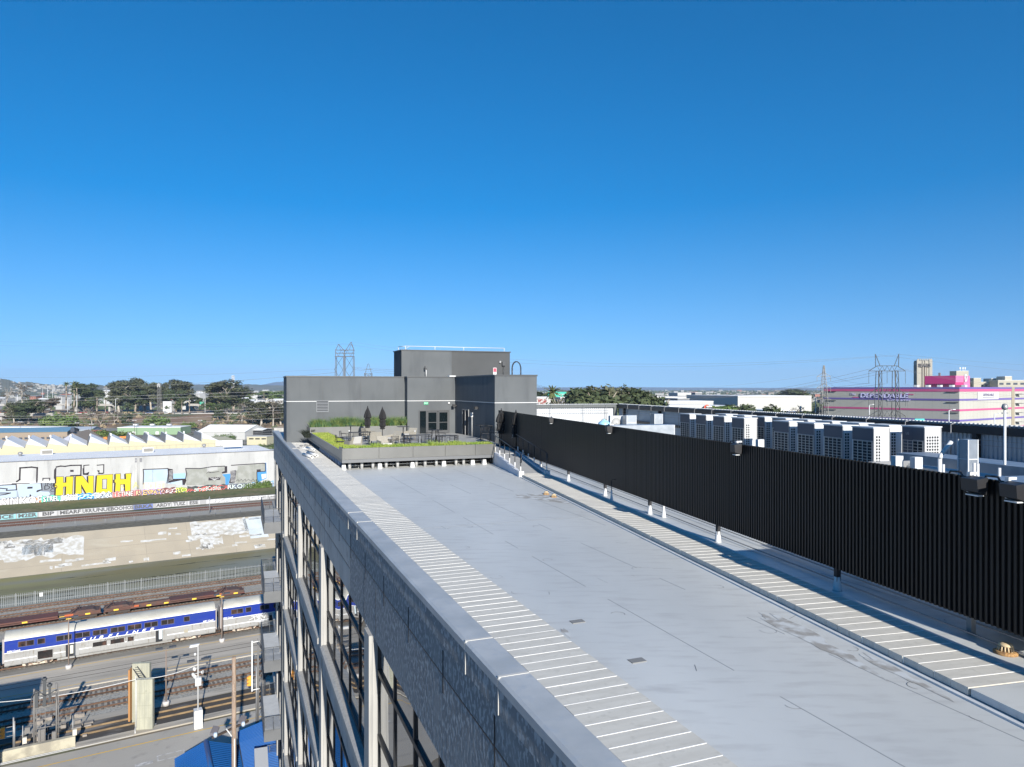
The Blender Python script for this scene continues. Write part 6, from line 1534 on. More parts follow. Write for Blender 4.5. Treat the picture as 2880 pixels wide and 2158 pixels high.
# cars on the freeway
def car_proto():
    t = thing('parked_car', '', 'car')
    MB().prism_y([(-2.2, .35), (-2.25, .75), (-1.4, .88), (1.6, .88), (2.2, .75), (2.2, .35)], -.88, .88).build('body', M('car_white', (.70,.70,.70), .3), t)
    MB().hexa([(-1.35, -.82, .88), (1.4, -.82, .88), (1.4, .82, .88), (-1.35, .82, .88)], [(-.75, -.68, 1.42), (.95, -.68, 1.42), (.95, .68, 1.42), (-.75, .68, 1.42)]).build('cabin', M('car_glass', (.03,.035,.04), .1), t)
    for x in (-1.35, 1.35):
        for s in (-1, 1): MB().tube((x, s*.78, .32), (x, s*.92, .32), .32, 12).build('wheel', BLACK, t)
    return t
CARC = {'white': MATS.get('car_white'), 'black': M('car_black', (.02,.02,.025), .3), 'red': M('car_red', (.30,.02,.03), .3), 'silver': M('car_silver', (.40,.41,.43), .3, metal=.4), 'blue': M('car_blue', (.05,.09,.22), .3)}
cp = car_proto(); firstcar = True
def put_car(colr, X, Y, Z0, rot, lab, grp, scale=1.):
    global firstcar
    if firstcar:
        c = cp; c.location = (X, Y, Z0); c.rotation_euler = (0, 0, rot); c['label'] = lab; c['group'] = grp; c.scale = (scale,)*3; firstcar = False
    else: c = copy_tree(cp, (X, Y, Z0), rot, lab, None, grp, scale)
    if colr != 'white':
        for ch in c.children:
            if ch.name.startswith('body'): 
                key = 'carbody_'+colr
                me = bpy.data.meshes.get(key)
                if me is None: me = ch.data.copy(); me.name = key; me.materials.clear(); me.materials.append(CARC[colr] or MATS['car_white'])
                ch.data = me
    return c
CARC['white'] = MATS['car_white']
for (x, colr, lab) in ((10, 'red', 'dark red car on the flyover at the picture edge'), (146, 'blue', 'dark blue car on the bank top behind the first dark tree'), (182, 'black', 'black car beside the tall lamp standard'), (198, 'silver', 'silver car next to the tall lamp standard'), (230, 'white', 'white van sized car between the lamp standard and the palms'),
                       (247, 'red', 'red car following the white one by the palms'), (296, 'white', 'white car beyond the yellow green palm'), (315, 'black', 'black car beyond the yellow green palm'), (408, 'black', 'black car below the lattice tower'), (422, 'blue', 'dark car just past the lattice tower'), (463, 'silver', 'silver car before the small white building'),
                       (490, 'black', 'black car below the small white building'), (545, 'black', 'black car near the green road sign'), (578, 'black', 'black car past the green road sign'), (634, 'silver', 'silver car under the large eucalyptus'), (655, 'black', 'black car leaving the large eucalyptus shade')):
    Y = 818 if random.random() < .5 else 828
    put_car(colr, (x-1440)/F*Y, Y, ez+.06, random.choice((0, PI)), lab, 'cars on the freeway', 1.5)

# trees beyond the river: (kind, x, top, base, Z0, width, label)
T = [(('euc',1), 40, 1130, 1192, None, 700, 1.0, 'dark tree in front of the flyover piers'), (('bare',1), 62, 1082, 1150, None, 860, 1.7, 'wide greyish tree behind the flyover'), (('bare',2), 20, 1100, 1150, None, 900, 1.3, 'thin grey tree at the far end of the flyover'),
     (('dark',1), 80, 1125, 1192, None, 690, 1.25, 'dark leaning tree with a pale trunk on the bank'), (('euc',2), 118, 1130, 1165, None, 800, 1.2, 'low dark tree beside the flyover deck'), (('brown' ,1), 145, 1120, 1158, None, 850, 1.3, 'reddish brown tree by the brick house'),
     (('palm',1), 185, 1074, 1150, None, 860, 1.5, 'tall palm standing alone before the pair of palms'), (('palm',2), 207, 1072, 1150, None, 850, 1.7, 'bushy palm next to the tall lone palm'), (('palm',3), 215, 1083, 1152, None, 840, 1.5, 'shorter palm tucked beside the bushy palm'),
     (('dark',2), 240, 1080, 1155, None, 870, 1.25, 'broad dark tree right behind the bushy palm'), (('dark',3), 262, 1098, 1155, None, 880, 1.2, 'dark round tree between the broad tree and the yellow palm'), (('palm',1), 272, 1108, 1165, None, 800, 1.8, 'yellow green palm leaning over the freeway'), (('palm',3), 298, 1118, 1165, None, 795, 1.5, 'greyish palm beside the yellow green palm'),
     (('euc',1), 335, 1076, 1160, None, 850, 1.1, 'tall dark eucalyptus nearest the palms'), (('euc',3), 358, 1070, 1155, None, 880, 1.25, 'highest dark eucalyptus of the first group'), (('euc',2), 388, 1066, 1150, None, 900, .9, 'thin topped eucalyptus above the group'), (('dark',1), 380, 1100, 1160, None, 840, 1.2, 'rounded dark crown under the thin topped eucalyptus'),
     (('euc',3), 425, 1078, 1152, None, 860, .9, 'dark tree just before the lattice tower'), (('euc',1), 455, 1078, 1150, None, 870, .95, 'dark tree just past the lattice tower'), (('euc',2), 470, 1100, 1150, None, 850, 1.1, 'low spreading tree behind the white shed'), (('euc',3), 508, 1070, 1150, None, 880, 1.05, 'tall eucalyptus with a tuft on top'), (('dark',2), 495, 1098, 1160, None, 840, 1.1, 'dark crown in front of the tufted eucalyptus'),
     (('palm',1), 512, 1122, 1168, None, 790, 1.6, 'palm with a full head before the green sign'), (('palm',2), 532, 1112, 1166, None, 795, 1.4, 'slim palm beside the green sign'), (('palm',3), 487, 1135, 1170, None, 790, 1.6, 'stubby palm with its pale trunk on the bank'), (('dark',3), 545, 1110, 1150, None, 900, 1.2, 'dark tree behind the green sign'),
     (('euc',1), 602, 1082, 1158, None, 850, 1.1, 'dark tree on the near shoulder of the largest eucalyptus'), (('euc',2), 635, 1072, 1160, None, 830, 1.75, 'largest broad eucalyptus by the white radio mast'), (('dark',1), 655, 1092, 1160, None, 835, 1.35, 'lower half crown below the largest eucalyptus'), (('dark',3), 622, 1105, 1160, None, 820, 1.2, 'dense dark crown under the largest eucalyptus'),
     (('green',1), 590, 1134, 1150, None, 800, 2.0, 'bright green flat topped tree beside the largest eucalyptus'), (('bare',1), 640, 1150, 1190, None, 720, 1.5, 'bare pale trunked tree on the bank'), (('bare',3), 680, 1135, 1192, None, 700, 1.5, 'bare tree with a forked pale trunk'), (('bare',2), 712, 1140, 1195, None, 690, 1.4, 'greyish tree on the bank by the service shed'),
     (('euc',3), 735, 1130, 1200, None, 680, 1.3, 'dusky tree with white trunks beside the penthouse'), (('bare',1), 768, 1125, 1205, None, 670, 1.4, 'forked white trunk against the penthouse edge'), (('euc',1), 790, 1135, 1200, None, 690, 1.2, 'dusky crown touching the penthouse edge'), (('dark',2), 612, 1140, 1180, None, 730, 1.2, 'small dark tree standing on the brown bank'),
     (('bare',2), 260, 1155, 1205, None, 690, 1.5, 'leafless tree above the blue roofed hall'), (('bare',3), 283, 1160, 1210, None, 680, 1.2, 'leafless tree with a white trunk above the sawtooth roofs'), (('bare',1), 320, 1158, 1205, None, 690, 1.5, 'tangled leafless tree beside the round green bush'), (('dark',2), 355, 1165, 1200, None, 700, 1.0, 'small dark tree by the round green bush'), (('bare',2), 345, 1160, 1202, None, 700, 1.2, 'pale trunked bare tree by the round green bush'),
     (('green',2), 698, 1108, 1130, None, 1300, 2.2, 'bright green crown beyond the white radio mast'), (('green',1), 745, 1100, 1128, None, 1400, 2.4, 'wide green crown among the far white roofs'), (('palm',2), 742, 1102, 1135, None, 1100, 1.6, 'small palm among the far white roofs'), (('green',3), 782, 1100, 1130, None, 1200, 2.2, 'bright green crown close to the penthouse')]
for (kd, x, yt, yb, Z0, Y, wd_, lab) in T:
    k2 = kd; cr = None
    if kd[0] == 'brown': k2 = ('dark', kd[1]); cr = 'brown'
    if kd[0] == 'green': k2 = ('dark', kd[1]); cr = 'green'
    tree(k2, x, yt, yb, lab, None, Y, wd_, 'trees beyond the river', cr)
for (x, yt, yb, Y, wd_, lab) in ((160, 1165, 1203, 640, 2.0, 'broad dark green hedge bush above the blue roofed hall'), (138, 1172, 1203, 640, 1.6, 'near shoulder of the broad hedge above the blue hall'), (186, 1172, 1203, 640, 1.6, 'far shoulder of the broad hedge above the blue hall'), (432, 1170, 1203, 620, 1.9, 'rounded bright green bush above the green building'), (455, 1176, 1203, 620, 1.4, 'smaller bright bush beside the green building end'),
                                 (532, 1187, 1205, 650, 1.6, 'scrappy green bush on the brown bank'), (330, 1212, 1228, 560, 2.2, 'leafy street tree behind the sawtooth roofs'), (290, 1210, 1230, 555, 2.2, 'leafy street tree above the orange trucks'), (365, 1215, 1228, 560, 2.0, 'leafy street tree beside the green building'), (200, 1212, 1232, 520, 1.8, 'leafy tree behind the gable of the lavender hall'), (238, 1212, 1240, 520, 1.6, 'leafy tree between the gable and the sawtooth roofs'), (640, 1222, 1245, 480, 2.0, 'olive bushes in front of the white gabled shed'), (620, 1222, 1240, 500, 1.6, 'olive bush near the sawtooth end'),
                                 (748, 1250, 1272, 400, 2.2, 'bright green hedge beside our parapet'), (775, 1250, 1275, 400, 2.0, 'bright green hedge end at the parapet corner')):
    tree(('bush', 1 if x % 2 else 2), x, yt, yb, lab, None, Y, wd_, 'bushes beyond the river')
for k, (x, lab) in enumerate(((655, 'weedy shrub at the foot of the blue letter'), (685, 'weedy shrub hiding the tags'), (712, 'tall weedy shrub in front of the tagged wall end'), (738, 'weedy shrub by the mural wall corner'), (600, 'small weedy shrub under the grey letters'), (630, 'grey green weedy shrub beside the grey letters'))):
    tree(('bush', 1+k % 2), x, 1352+k % 3*3, 1378, lab, None, 266, 1.3, 'weedy shrubs along the mural')

# ------------------------------------------------------------------ sawtooth building and neighbours
sb = thing('sawtooth_building', 'pale yellow factory with a row of white sawtooth roofs', 'factory', 'R', 0, 317, GZ)
s2u = lambda x: at_v(x, 317)
zv, zp = 15.4, 18.7
MB().box(-70, s2u(668), 0, 30, 0, zv).build('wall', YEW, sb)
peaks = [s2u(x) for x in (-50, 5, 70, 132, 190, 247, 306, 362, 413, 465, 516, 567)]
SG = M('skylight_grey', (.22,.215,.20), .6, col2=(.14,.135,.13), scale=3, lo=.4, hi=.6, stretch=(1,1,1))
for i, u in enumerate(peaks):
    un = peaks[i+1] if i+1 < len(peaks) else u+7.0
    zm = zv+(zp-zv)*.42; um = u+.9*.42
    t_ = MB().prism_y([(u, zv+.01), (um, zm), (un-.2, zv+.2), (un-.2, zv+.01)], 0.02, .5).build('tooth_wall', YEW, sb)
    q_ = MB().poly([(um, .3, zm), (un-.2, .3, zv+.22), (u+.9, 6.5, zp)]) or MB()
    q_ = MB(); q_.poly([(um, .3, zm), (un-.2, .3, zv+.22), (u+.9, 6.5, zp)]); q_.poly([(u+.9, 6.5, zp), (un-.2, .3, zv+.22), (un-.2, 28, zv+.22), (u+.9, 28, zp)]); q_.poly([(um, .3, zm), (u+.9, 6.5, zp), (u+.9, 28, zp), (u, 28, zv), (u, .3, zv)]); q_.poly([(u, 28, zv), (u+.9, 28, zp), (un-.2, 28, zv+.22)])
    q_.build('tooth_roof', WROOF, t_)
    MB().hexa([(u-.10, 1.5, zv+.3), (u-.04, 1.5, zv+.3), (u-.04, 27.6, zv+.3), (u-.10, 27.6, zv+.3)], [(u+.66, 7, zp-.2), (u+.72, 7, zp-.2), (u+.72, 27.6, zp-.2), (u+.66, 27.6, zp-.2)]).build('skylight', SG, t_)
    MB().box(u+.6, u+1.1, 6.5, 7.0, zp, zp+.9).build('vent_stack', WHITE, t_)
r = MB()
for k in range(40): u = s2u(300)+k*2.4; r.tube((u, -2.5, 14.5-.7), (u, -2.5, 15.6), .03, 4)
r.tube((s2u(300), -2.5, 15.6), (s2u(300)+94, -2.5, 15.6), .03, 4); r.build('catwalk_rail', MATS['rail_faint'], sb)
MB().box(s2u(606), s2u(632), -.6, 0, zv-1.9, zv+.3).build('end_panel', WHITE, sb)
def hall(name, lab, X, Y, rot, w_, d_, h_, rise, wall, roof, nwin=0, wm=None, cat='building', flat=False, wh_=1.2, ridge='x'):
    t = thing(name, lab, cat, 'W', X, Y, GZ, None, None, rot)
    MB().box(-w_/2, w_/2, -d_/2, d_/2, 0, h_).build('wall', wall, t)
    if flat or rise <= 0:
        MB().box(-w_/2-.15, w_/2+.15, -d_/2-.15, d_/2+.15, h_, h_+.35).build('roof', roof, t)
    elif ridge == 'x':
        MB().prism_x([(-d_/2-.5, h_), (0, h_+rise), (d_/2+.5, h_)], -w_/2+.02, w_/2-.02).build('gable', wall, t)
        MB().prism_x([(-d_/2-.6, h_+.02), (0, h_+rise+.25), (d_/2+.6, h_+.02), (d_/2+.6, h_-.15), (0, h_+rise+.03), (-d_/2-.6, h_-.15)], -w_/2-.4, w_/2+.4).build('roof', roof, t)
    else:
        MB().prism_y([(-w_/2-.5, h_), (0, h_+rise), (w_/2+.5, h_)], -d_/2+.02, d_/2-.02).build('gable', wall, t)
        MB().prism_y([(-w_/2-.6, h_+.02), (0, h_+rise+.25), (w_/2+.6, h_+.02), (w_/2+.6, h_-.15), (0, h_+rise+.03), (-w_/2-.6, h_-.15)], -d_/2-.4, d_/2+.4).build('roof', roof, t)
    for k in range(nwin):
        a = -w_/2+w_*(k+.5)/nwin; ww = w_/nwin*.6
        MB().box(a-ww/2, a+ww/2, -d_/2-.06, -d_/2, h_*.5-wh_/2, h_*.5+wh_/2).build('window', wm or M('far_window', (.05,.06,.08), .3), t)
    return t
WHW = M('white_wall', (.42,.42,.405), .85); WHR = M('white_roof', (.78,.78,.76), .85); BLR = M('blue_grey_roof', (.12,.24,.34), .7); TAN = M('tan_roof', (.26,.21,.16), .9); LAV = M('lavender_wall', (.33,.345,.42), .9); GRN = M('pale_green_wall', (.21,.31,.19), .9); GRY = M('grey_wall', (.20,.205,.21), .9); BRK = M('brick_wall', (.30,.14,.10), .9); CRM = M('cream_wall', (.42,.39,.31), .9)
def box_at(x0, x1, ytop, ybase, depth, name, lab, wall, roof, nwin=0, rise=0, ridge='x', rot=0, Y=None, zb=GZ, cat='building', wm=None, wh_=1.2, hmin=0):
    Y = Y or 2000*(-zb)/(ybase-1092.)
    Yc = Y+depth/2; w_ = (x1-x0)/F*Y; h_ = (1092-ytop)/F*Y-zb
    t = hall(name, lab, ((x0+x1)/2-1440)/F*Y+ (depth/2)*((x0+x1)/2-1440)/F*.0, Yc, rot, w_, depth, h_-rise, rise, wall, roof, nwin, wm, cat, rise <= 0, wh_, ridge)
    t.location.z = zb; return t
box_at(-60, 158, 1207, 1235, 26, 'long_hall', 'long tan walled hall with a blue roof and a band of windows', TAN, BLR, 16, 2.0, 'x', .28, Y=470, wh_=1.3)
box_at(138, 212, 1219, 1262, 34, 'gabled_hall', 'lavender gabled hall with one arched window above the sawtooth roofs', LAV, TAN, 0, 5.2, 'y', .30, Y=395)
p = P(168, 1232, 392); o = MB().box(-1.0, 1.0, -.2, .1, 0, 1.6).prism_y([(-1, 1.6), (-.7, 2.3), (0, 2.7), (.7, 2.3), (1, 1.6)], -.2, .1).build('window', M('far_window', (.05,.06,.08), .3)); o.location = (0, 0, 0)
_lh = [q for q in sc.objects if q.name == 'gabled_hall'][0]; o.parent = _lh; o.location = (0.2, -17.1, 13.2)
box_at(-40, 150, 1203, 1215, 20, 'flat_hall', 'flat white roofed hall behind the blue roof', WHW, WHR, 0, 0, Y=610)
box_at(175, 245, 1203, 1215, 22, 'grey_hall', 'grey barrel roofed hall behind the gable', M('steel_blue_wall', (.30,.35,.40), .6), M('steel_roof', (.42,.46,.50), .5), 0, 1.6, 'x', .2, Y=590)
box_at(245, 275, 1212, 1222, 14, 'red_roof_house', 'small house with a red roof behind the leafy trees', BRK, M('red_roof', (.33,.12,.08), .9), 0, 1.2, 'x', 0, Y=560)
g_ = box_at(330, 500, 1203, 1222, 24, 'green_building', 'long flat pale green building with white roof units', GRN, WHR, 0, 0, 'x', .10, Y=572)
for k in range(4): MB().box(-22+k*9, -19.5+k*9, -12.1, -12, .2, 2.6).build('door', WHITE, g_)
for k in range(3): MB().box(-14+k*13, -11+k*13, -8, -5, g_.children[0].dimensions.z*0+7.4, 8.4).build('roof_unit', WHITEM, g_)
box_at(560, 700, 1199, 1235, 34, 'gabled_shed', 'wide white gabled shed with low white walls', WHW, WHR, 0, 4.0, 'x', -.12, Y=520)
o = box_at(700, 742, 1207, 1222, 16, 'open_shed', 'open sided end bay of the white shed with dark interior', DARKIN, WHR, 0, .8, 'x', -.1, Y=530)
o = box_at(695, 752, 1229, 1252, 12, 'yellow_hut', 'small pale yellow flat roofed building with three dark slots', YEW, M('hut_roof', (.42,.41,.38), .9), 0, 0, 'x', -.05)
for k in range(3): MB().box(-5.2+k*4.2, -2.2+k*4.2, -6.1, -6, 3.7, 4.5).build('window', DARKIN, o)
TRK = M('truck_orange', (.65,.20,.03), .6)
def truck(x, y, rot, lab, Y=None):
    p = G(x, y, GZ); t = thing_at('orange_truck', lab, 'truck', p, rot, 'orange work trucks')
    MB().box(-3.4, 1.0, -1.1, 1.1, .8, 2.2).build('truck_bed', TRK, t); MB().hexa([(1.1, -1.1, .6), (3.2, -1.1, .6), (3.2, 1.1, .6), (1.1, 1.1, .6)], [(1.1, -1, 2.5), (2.6, -1, 2.5), (2.6, 1, 2.5), (1.1, 1, 2.5)]).build('cab', TRK, t)
    for a in (-2.4, 2.2):
        for s in (-1, 1): MB().tube((a, s*1.0, .5), (a, s*1.15, .5), .5, 12).build('wheel', BLACK, t)
for (x, y, r_, lab) in ((270, 1241, .3, 'orange truck under the street trees nearest the gable'), (290, 1239, .2, 'second orange truck under the street trees'), (352, 1236, .3, 'orange truck seen past the sawtooth ridge'), (575, 1215, .1, 'orange truck parked by the white shed wall'), (742, 1224, .2, 'orange truck at the open sided shed'), (752, 1222, .3, 'second orange truck at the open sided shed'), (768, 1238, 1.2, 'orange truck parked close to our parapet')): truck(x, y, r_, lab)
o = box_at(458, 482, 1130, 1144, 8, 'white_shed', 'small white windowless building by the lattice tower', WHITE, WHITE, Y=830, zb=ez)
# lattice tower on the bank, radio mast, lamp standards, green sign
def lattice(t, h, w0_, w1_, n, r, mat, x0=0, y0=0, nm='lattice'):
    mb = MB()
    for (sx, sy) in ((-1, -1), (1, -1), (1, 1), (-1, 1)): mb.tube((x0+sx*w0_/2, y0+sy*w0_/2, 0), (x0+sx*w1_/2, y0+sy*w1_/2, h), r, 4)
    for k in range(n):
        z, z2 = h*k/n, h*(k+1)/n; a, b = w0_+(w1_-w0_)*k/n, w0_+(w1_-w0_)*(k+1)/n
        for (p, q) in (((-1, -1), (1, -1)), ((1, -1), (1, 1)), ((1, 1), (-1, 1)), ((-1, 1), (-1, -1))):
            mb.tube((x0+p[0]*a/2, y0+p[1]*a/2, z), (x0+q[0]*b/2, y0+q[1]*b/2, z2), r*.6, 3).tube((x0+q[0]*a/2, y0+q[1]*a/2, z), (x0+p[0]*b/2, y0+p[1]*b/2, z2), r*.6, 3)
    return mb.build(nm, mat, t)
PYL = M('pylon_steel', (.20,.195,.18), .6, metal=.2); PYD = M('pylon_dark', (.035,.038,.042), .6)
def stand(name, lab, cat, x, ybase, Y, zb=None, group=None, rot=0):
    return thing_at(name, lab, cat, Vector(((x-1440)/F*Y, Y, GZ if zb is None else zb)), rot, group)
t = stand('antenna_tower', 'grey lattice antenna tower between the dark trees', 'tower', 448, 0, 825, ez); h = (1092-1080)/F*825-ez; lattice(t, h, 3.4, 2.6, 9, .22, PYL)
MB().box(-1.8, -1.2, -1.5, -1, h-4, h).box(.9, 1.5, -1.5, -1, h-4, h).box(-.3, .3, -1.6, -1.2, h-3, h+1).build('antenna_panel', WHITE, t)
t = stand('radio_mast', 'white radio mast with dish antennas rising over the largest eucalyptus', 'mast', 656, 0, 1500); h = (1092-1056)/F*1500-GZ; lattice(t, h, 5, 3.2, 16, .35, WHITE)
for k in range(9): MB().lathe([(.2, 0), (2.0, .6), (2.1, 1.4)], 10, (random.uniform(-3, 3), -2, h-3-k*3.2)).build('dish', WHITE, t)
for (x, yt, Y, lab) in ((49, 1112, 760, 'tall lamp standard by the flyover'), (190, 1122, 800, 'thick white lamp standard on the freeway edge'), (134, 1087, 1200, 'first of three far white floodlight masts'), (120, 1090, 1250, 'second of three far white floodlight masts'), (148, 1092, 1300, 'third of three far white floodlight masts'), (216, 1112, 805, 'curved lamp standard beyond the sign gantry'), (325, 1122, 805, 'thin lamp standard by the tall dark eucalyptus'), (577, 1118, 815, 'lamp standard beside the green road sign')):
    zb = ez if Y < 900 else GZ; t = stand('lamp_standard', lab, 'lamp post', x, 0, Y, zb, 'lamp standards across the river'); h = (1092-yt)/F*Y-zb
    MB().tube((0, 0, 0), (0, 0, h), .32, 6, r2=.22).build('pole', WHITEM, t); MB().tube((0, 0, h-.2), (2.2, -.5, h+.4), .12, 4).box(1.8, 3.4, -.8, -.2, h+.3, h+.6).build('lamp_arm', WHITEM, t)
t = stand('road_sign', 'green overhead road sign among the palms', 'road sign', 568, 0, 822, ez); MB().box(-2.6, 2.6, -.2, 0, 10.2, 13.2).build('sign_board', M('sign_green', (.02,.30,.19), .6), t); MB().tube((2.9, 0, 0), (2.9, 0, 14), .2, 6).tube((2.9, 0, 12), (0, 0, 12), .15, 5).build('pole', STEEL, t)
text_part('lettering', 'EAST', 1.2, WHITE, t, (0, -.22, 12.2), UP, .01)
# utility poles and wires over the sawtooth area
POLB = M('pole_dark_brown', (.13,.09,.07), .9)
for (x, yt, yb, lab) in ((211, 1228, 1276, 'dark timber pole rising in front of the sawtooth roofs'), (565, 1218, 1256, 'timber pole near the end of the sawtooth roofs'), (451, 1235, 1260, 'short pole on the warehouse back edge'), (60, 1245, 1278, 'thin pole on the warehouse roof edge'), (57, 1187, 1206, 'double lamp pole above the flat white roof'), (217, 1190, 1210, 'double lamp pole above the barrel roof'), (257, 1194, 1215, 'double lamp pole by the leafless trees'), (563, 1183, 1215, 'double lamp pole on the brown bank'), (463, 1205, 1224, 'power pole in front of the green building'), (378, 1183, 1215, 'thin pole next to the round green bush')):
    Y = {1276: 312, 1256: 316, 1260: 313, 1278: 300}.get(yb, 560); zb = GZ if Y != 560 else None
    zb = GZ; t = stand('utility_pole', lab, 'utility pole', x, 0, Y, zb, 'thin poles across the river'); h = (1092-yt)/F*Y-zb
    MB().tube((0, 0, 0), (0, 0, h), .18, 5, r2=.13).build('pole', POLB, t)
    if Y == 560: MB().box(-1.8, -.4, -.3, .3, h, h+.3).box(.4, 1.8, -.3, .3, h, h+.3).box(-.5, .5, -.06, .06, h+.05, h+.15).build('lamp_head', WHITEM, t)
    else: MB().box(-1.1, 1.1, -.06, .06, h-.9, h-.75).build('cross_arm', POLB, t)
WIREM = M('wire_grey', (.14,.14,.15), .7); WIREL = M('wire_light', (.42,.42,.43), .7)
def span(x0, y0, Y0, x1, y1, Y1, r, lab, sag=0, mat=None): return wire([P(x0, y0, Y0), P(x1, y1, Y1)], r, lab, mat or WIREM, sag, 20, 'power_line')
for i, (a, b) in enumerate(((1186, 1172), (1206, 1190), (1212, 1196), (1220, 1206), (1160, 1148), (1140, 1122))):
    pass
LB = ['topmost wire crossing in front of the dark trees', 'second wire crossing in front of the dark trees', 'wire running just above the freeway cars', 'wire skimming the top of the brown bank', 'wire crossing the brown bank', 'lowest wire crossing the brown bank', 'wire passing over the flat white hall', 'wire over the blue roofed hall', 'wire dipping over the sawtooth roofs', 'lowest wire over the sawtooth roofs']
for i, (y0, y1, s) in enumerate(((1128, 1098, 0), (1135, 1108, 0), (1172, 1142, 1.0), (1178, 1150, 1.0), (1186, 1156, 1.5), (1186, 1172, 2), (1265, 1190, 2.5), (1272, 1198, 2.5), (1258, 1215, 0), (1268, 1222, 0))):
    span(-60, y0, 330, 860, y1, 330, .035, LB[i], s, WIREL)

# ------------------------------------------------------------------ high voltage pylons
def arm(mb, x0, x1, z, zt, y=0, r=.12):
    mb.tube((x0, y, z), (x1, y, z), r, 4).tube((x0, y, z), ((x0+x1)/2*.2+x1*.0, y, zt), r*.8, 4) if 0 else mb.tube((x0, y, z), (x1, y, z), r, 4)
def pylon_twin(x, ytop, Y, half, lab, mat, scale_r=1.):
    """two lattice legs joined by three cross girders with wire peaks"""
    t = stand('power_pylon', lab, 'pylon', x, 0, Y); h = (1092-ytop)/F*Y-GZ; r = .19*scale_r*Y/300
    a = half; z1, z2, z3 = h*.885, h*.73, h*.58
    for s in (-1, 1):
        mb = MB(); n = 14
        for (dx, dy) in ((-.28, -.8), (.28, -.8), (.28, .8), (-.28, .8)):
            mb.tube((s*a*.62+dx*a*.6-s*0, dy*3.2, 0), (s*a*.50+dx*a*.35, dy, z1), r, 4)
        for k in range(n):
            z, zz = z1*k/n, z1*(k+1)/n; f0_, f1_ = k/n, (k+1)/n
            xx = lambda f, d: s*(a*.62+(a*.50-a*.62)*f)+d*a*(.6+(.35-.6)*f)
            mb.tube((xx(f0_, -.28), -3.2*.8+2.0*f0_, z), (xx(f1_, .28), -3.2*.8+2.0*f1_, zz), r*.6, 3).tube((xx(f0_, .28), -3.2*.8+2.0*f0_, z), (xx(f1_, -.28), -3.2*.8+2.0*f1_, zz), r*.6, 3)
        mb.tube((s*a*.42, 0, z1+.03*h), (s*a*.72, 0, h), r, 4).tube((s*a*.72, 0, h), (s*a*.70, 0, z1+.03*h), r, 4)
        mb.build('leg', mat, t)
    mb = MB()
    for z in (z1, z2, z3):
        mb.tube((-a*1.12, 0, z), (a*1.12, 0, z), r*1.1, 4).tube((-a*.6, 0, z+.035*h), (a*.6, 0, z+.035*h), r*1.1, 4).tube((-a*1.12, 0, z), (-a*.6, 0, z+.035*h), r, 4).tube((a*1.12, 0, z), (a*.6, 0, z+.035*h), r, 4)
        for k in range(8): xa, xb = -a*.6+k*a*.15, -a*.6+(k+1)*a*.15; mb.tube((xa, 0, z if k % 2 else z+.035*h), (xb, 0, z+.035*h if k % 2 else z), r*.6, 3)
        for s in (-1, 1): mb.tube((s*a*.45, 0, z-.0*h), (s*a*.15, 0, z-.0*h), r*.6, 3)
    mb.build('cross_girder', mat, t)
    mb = MB()
    for z in (z1, z2, z3):
        for xx_ in (-a*1.12, 0, a*1.12): mb.tube((xx_, 0, z), (xx_, 0, z-.085*h), r*.55, 4)
    mb.build('insulator', mat, t); return t, h, a, (z1, z2, z3)
PR = pylon_twin(2495, 996, 235, 5.4, 'tall dark twin legged power pylon in front of the pink striped warehouse', PYD, .8)
# narrow single pylon
t = stand('power_pylon', 'slender pale single mast pylon at the end of the pink striped warehouse', 'pylon', 2317, 0, 262); h = (1092-1028)/F*262-GZ
lattice(t, h*.80, 4.6, 1.7, 14, .11, PYL); mb = MB(); 
for (sx, sy) in ((-1, -1), (1, -1), (1, 1), (-1, 1)): mb.tube((sx*.85, sy*.85, h*.8), (sx*.15, sy*.15, h), .11, 4)
for z in (.93, .84, .745):
    zz = h*z; mb.tube((-2.5, 0, zz-.9), (2.5, 0, zz-.9), .10, 4).tube((-2.5, 0, zz-.9), (0, 0, zz+.7), .09, 4).tube((2.5, 0, zz-.9), (0, 0, zz+.7), .09, 4).tube((-2.5, 0, zz-.9), (-2.5, 0, zz-2.6), .07, 4).tube((2.5, 0, zz-.9), (2.5, 0, zz-2.6), .07, 4)
for k in range(5): z0_, z1_ = h*(.8+.04*k), h*(.84+.04*k); w__ = .85-(k*.14); mb.tube((-w__, -w__, z0_), (w__-.13, -w__+.13, z1_), .06, 3).tube((w__, -w__, z0_), (-w__+.13, -w__+.13, z1_), .06, 3)
mb.build('cross_arm', PYL, t)
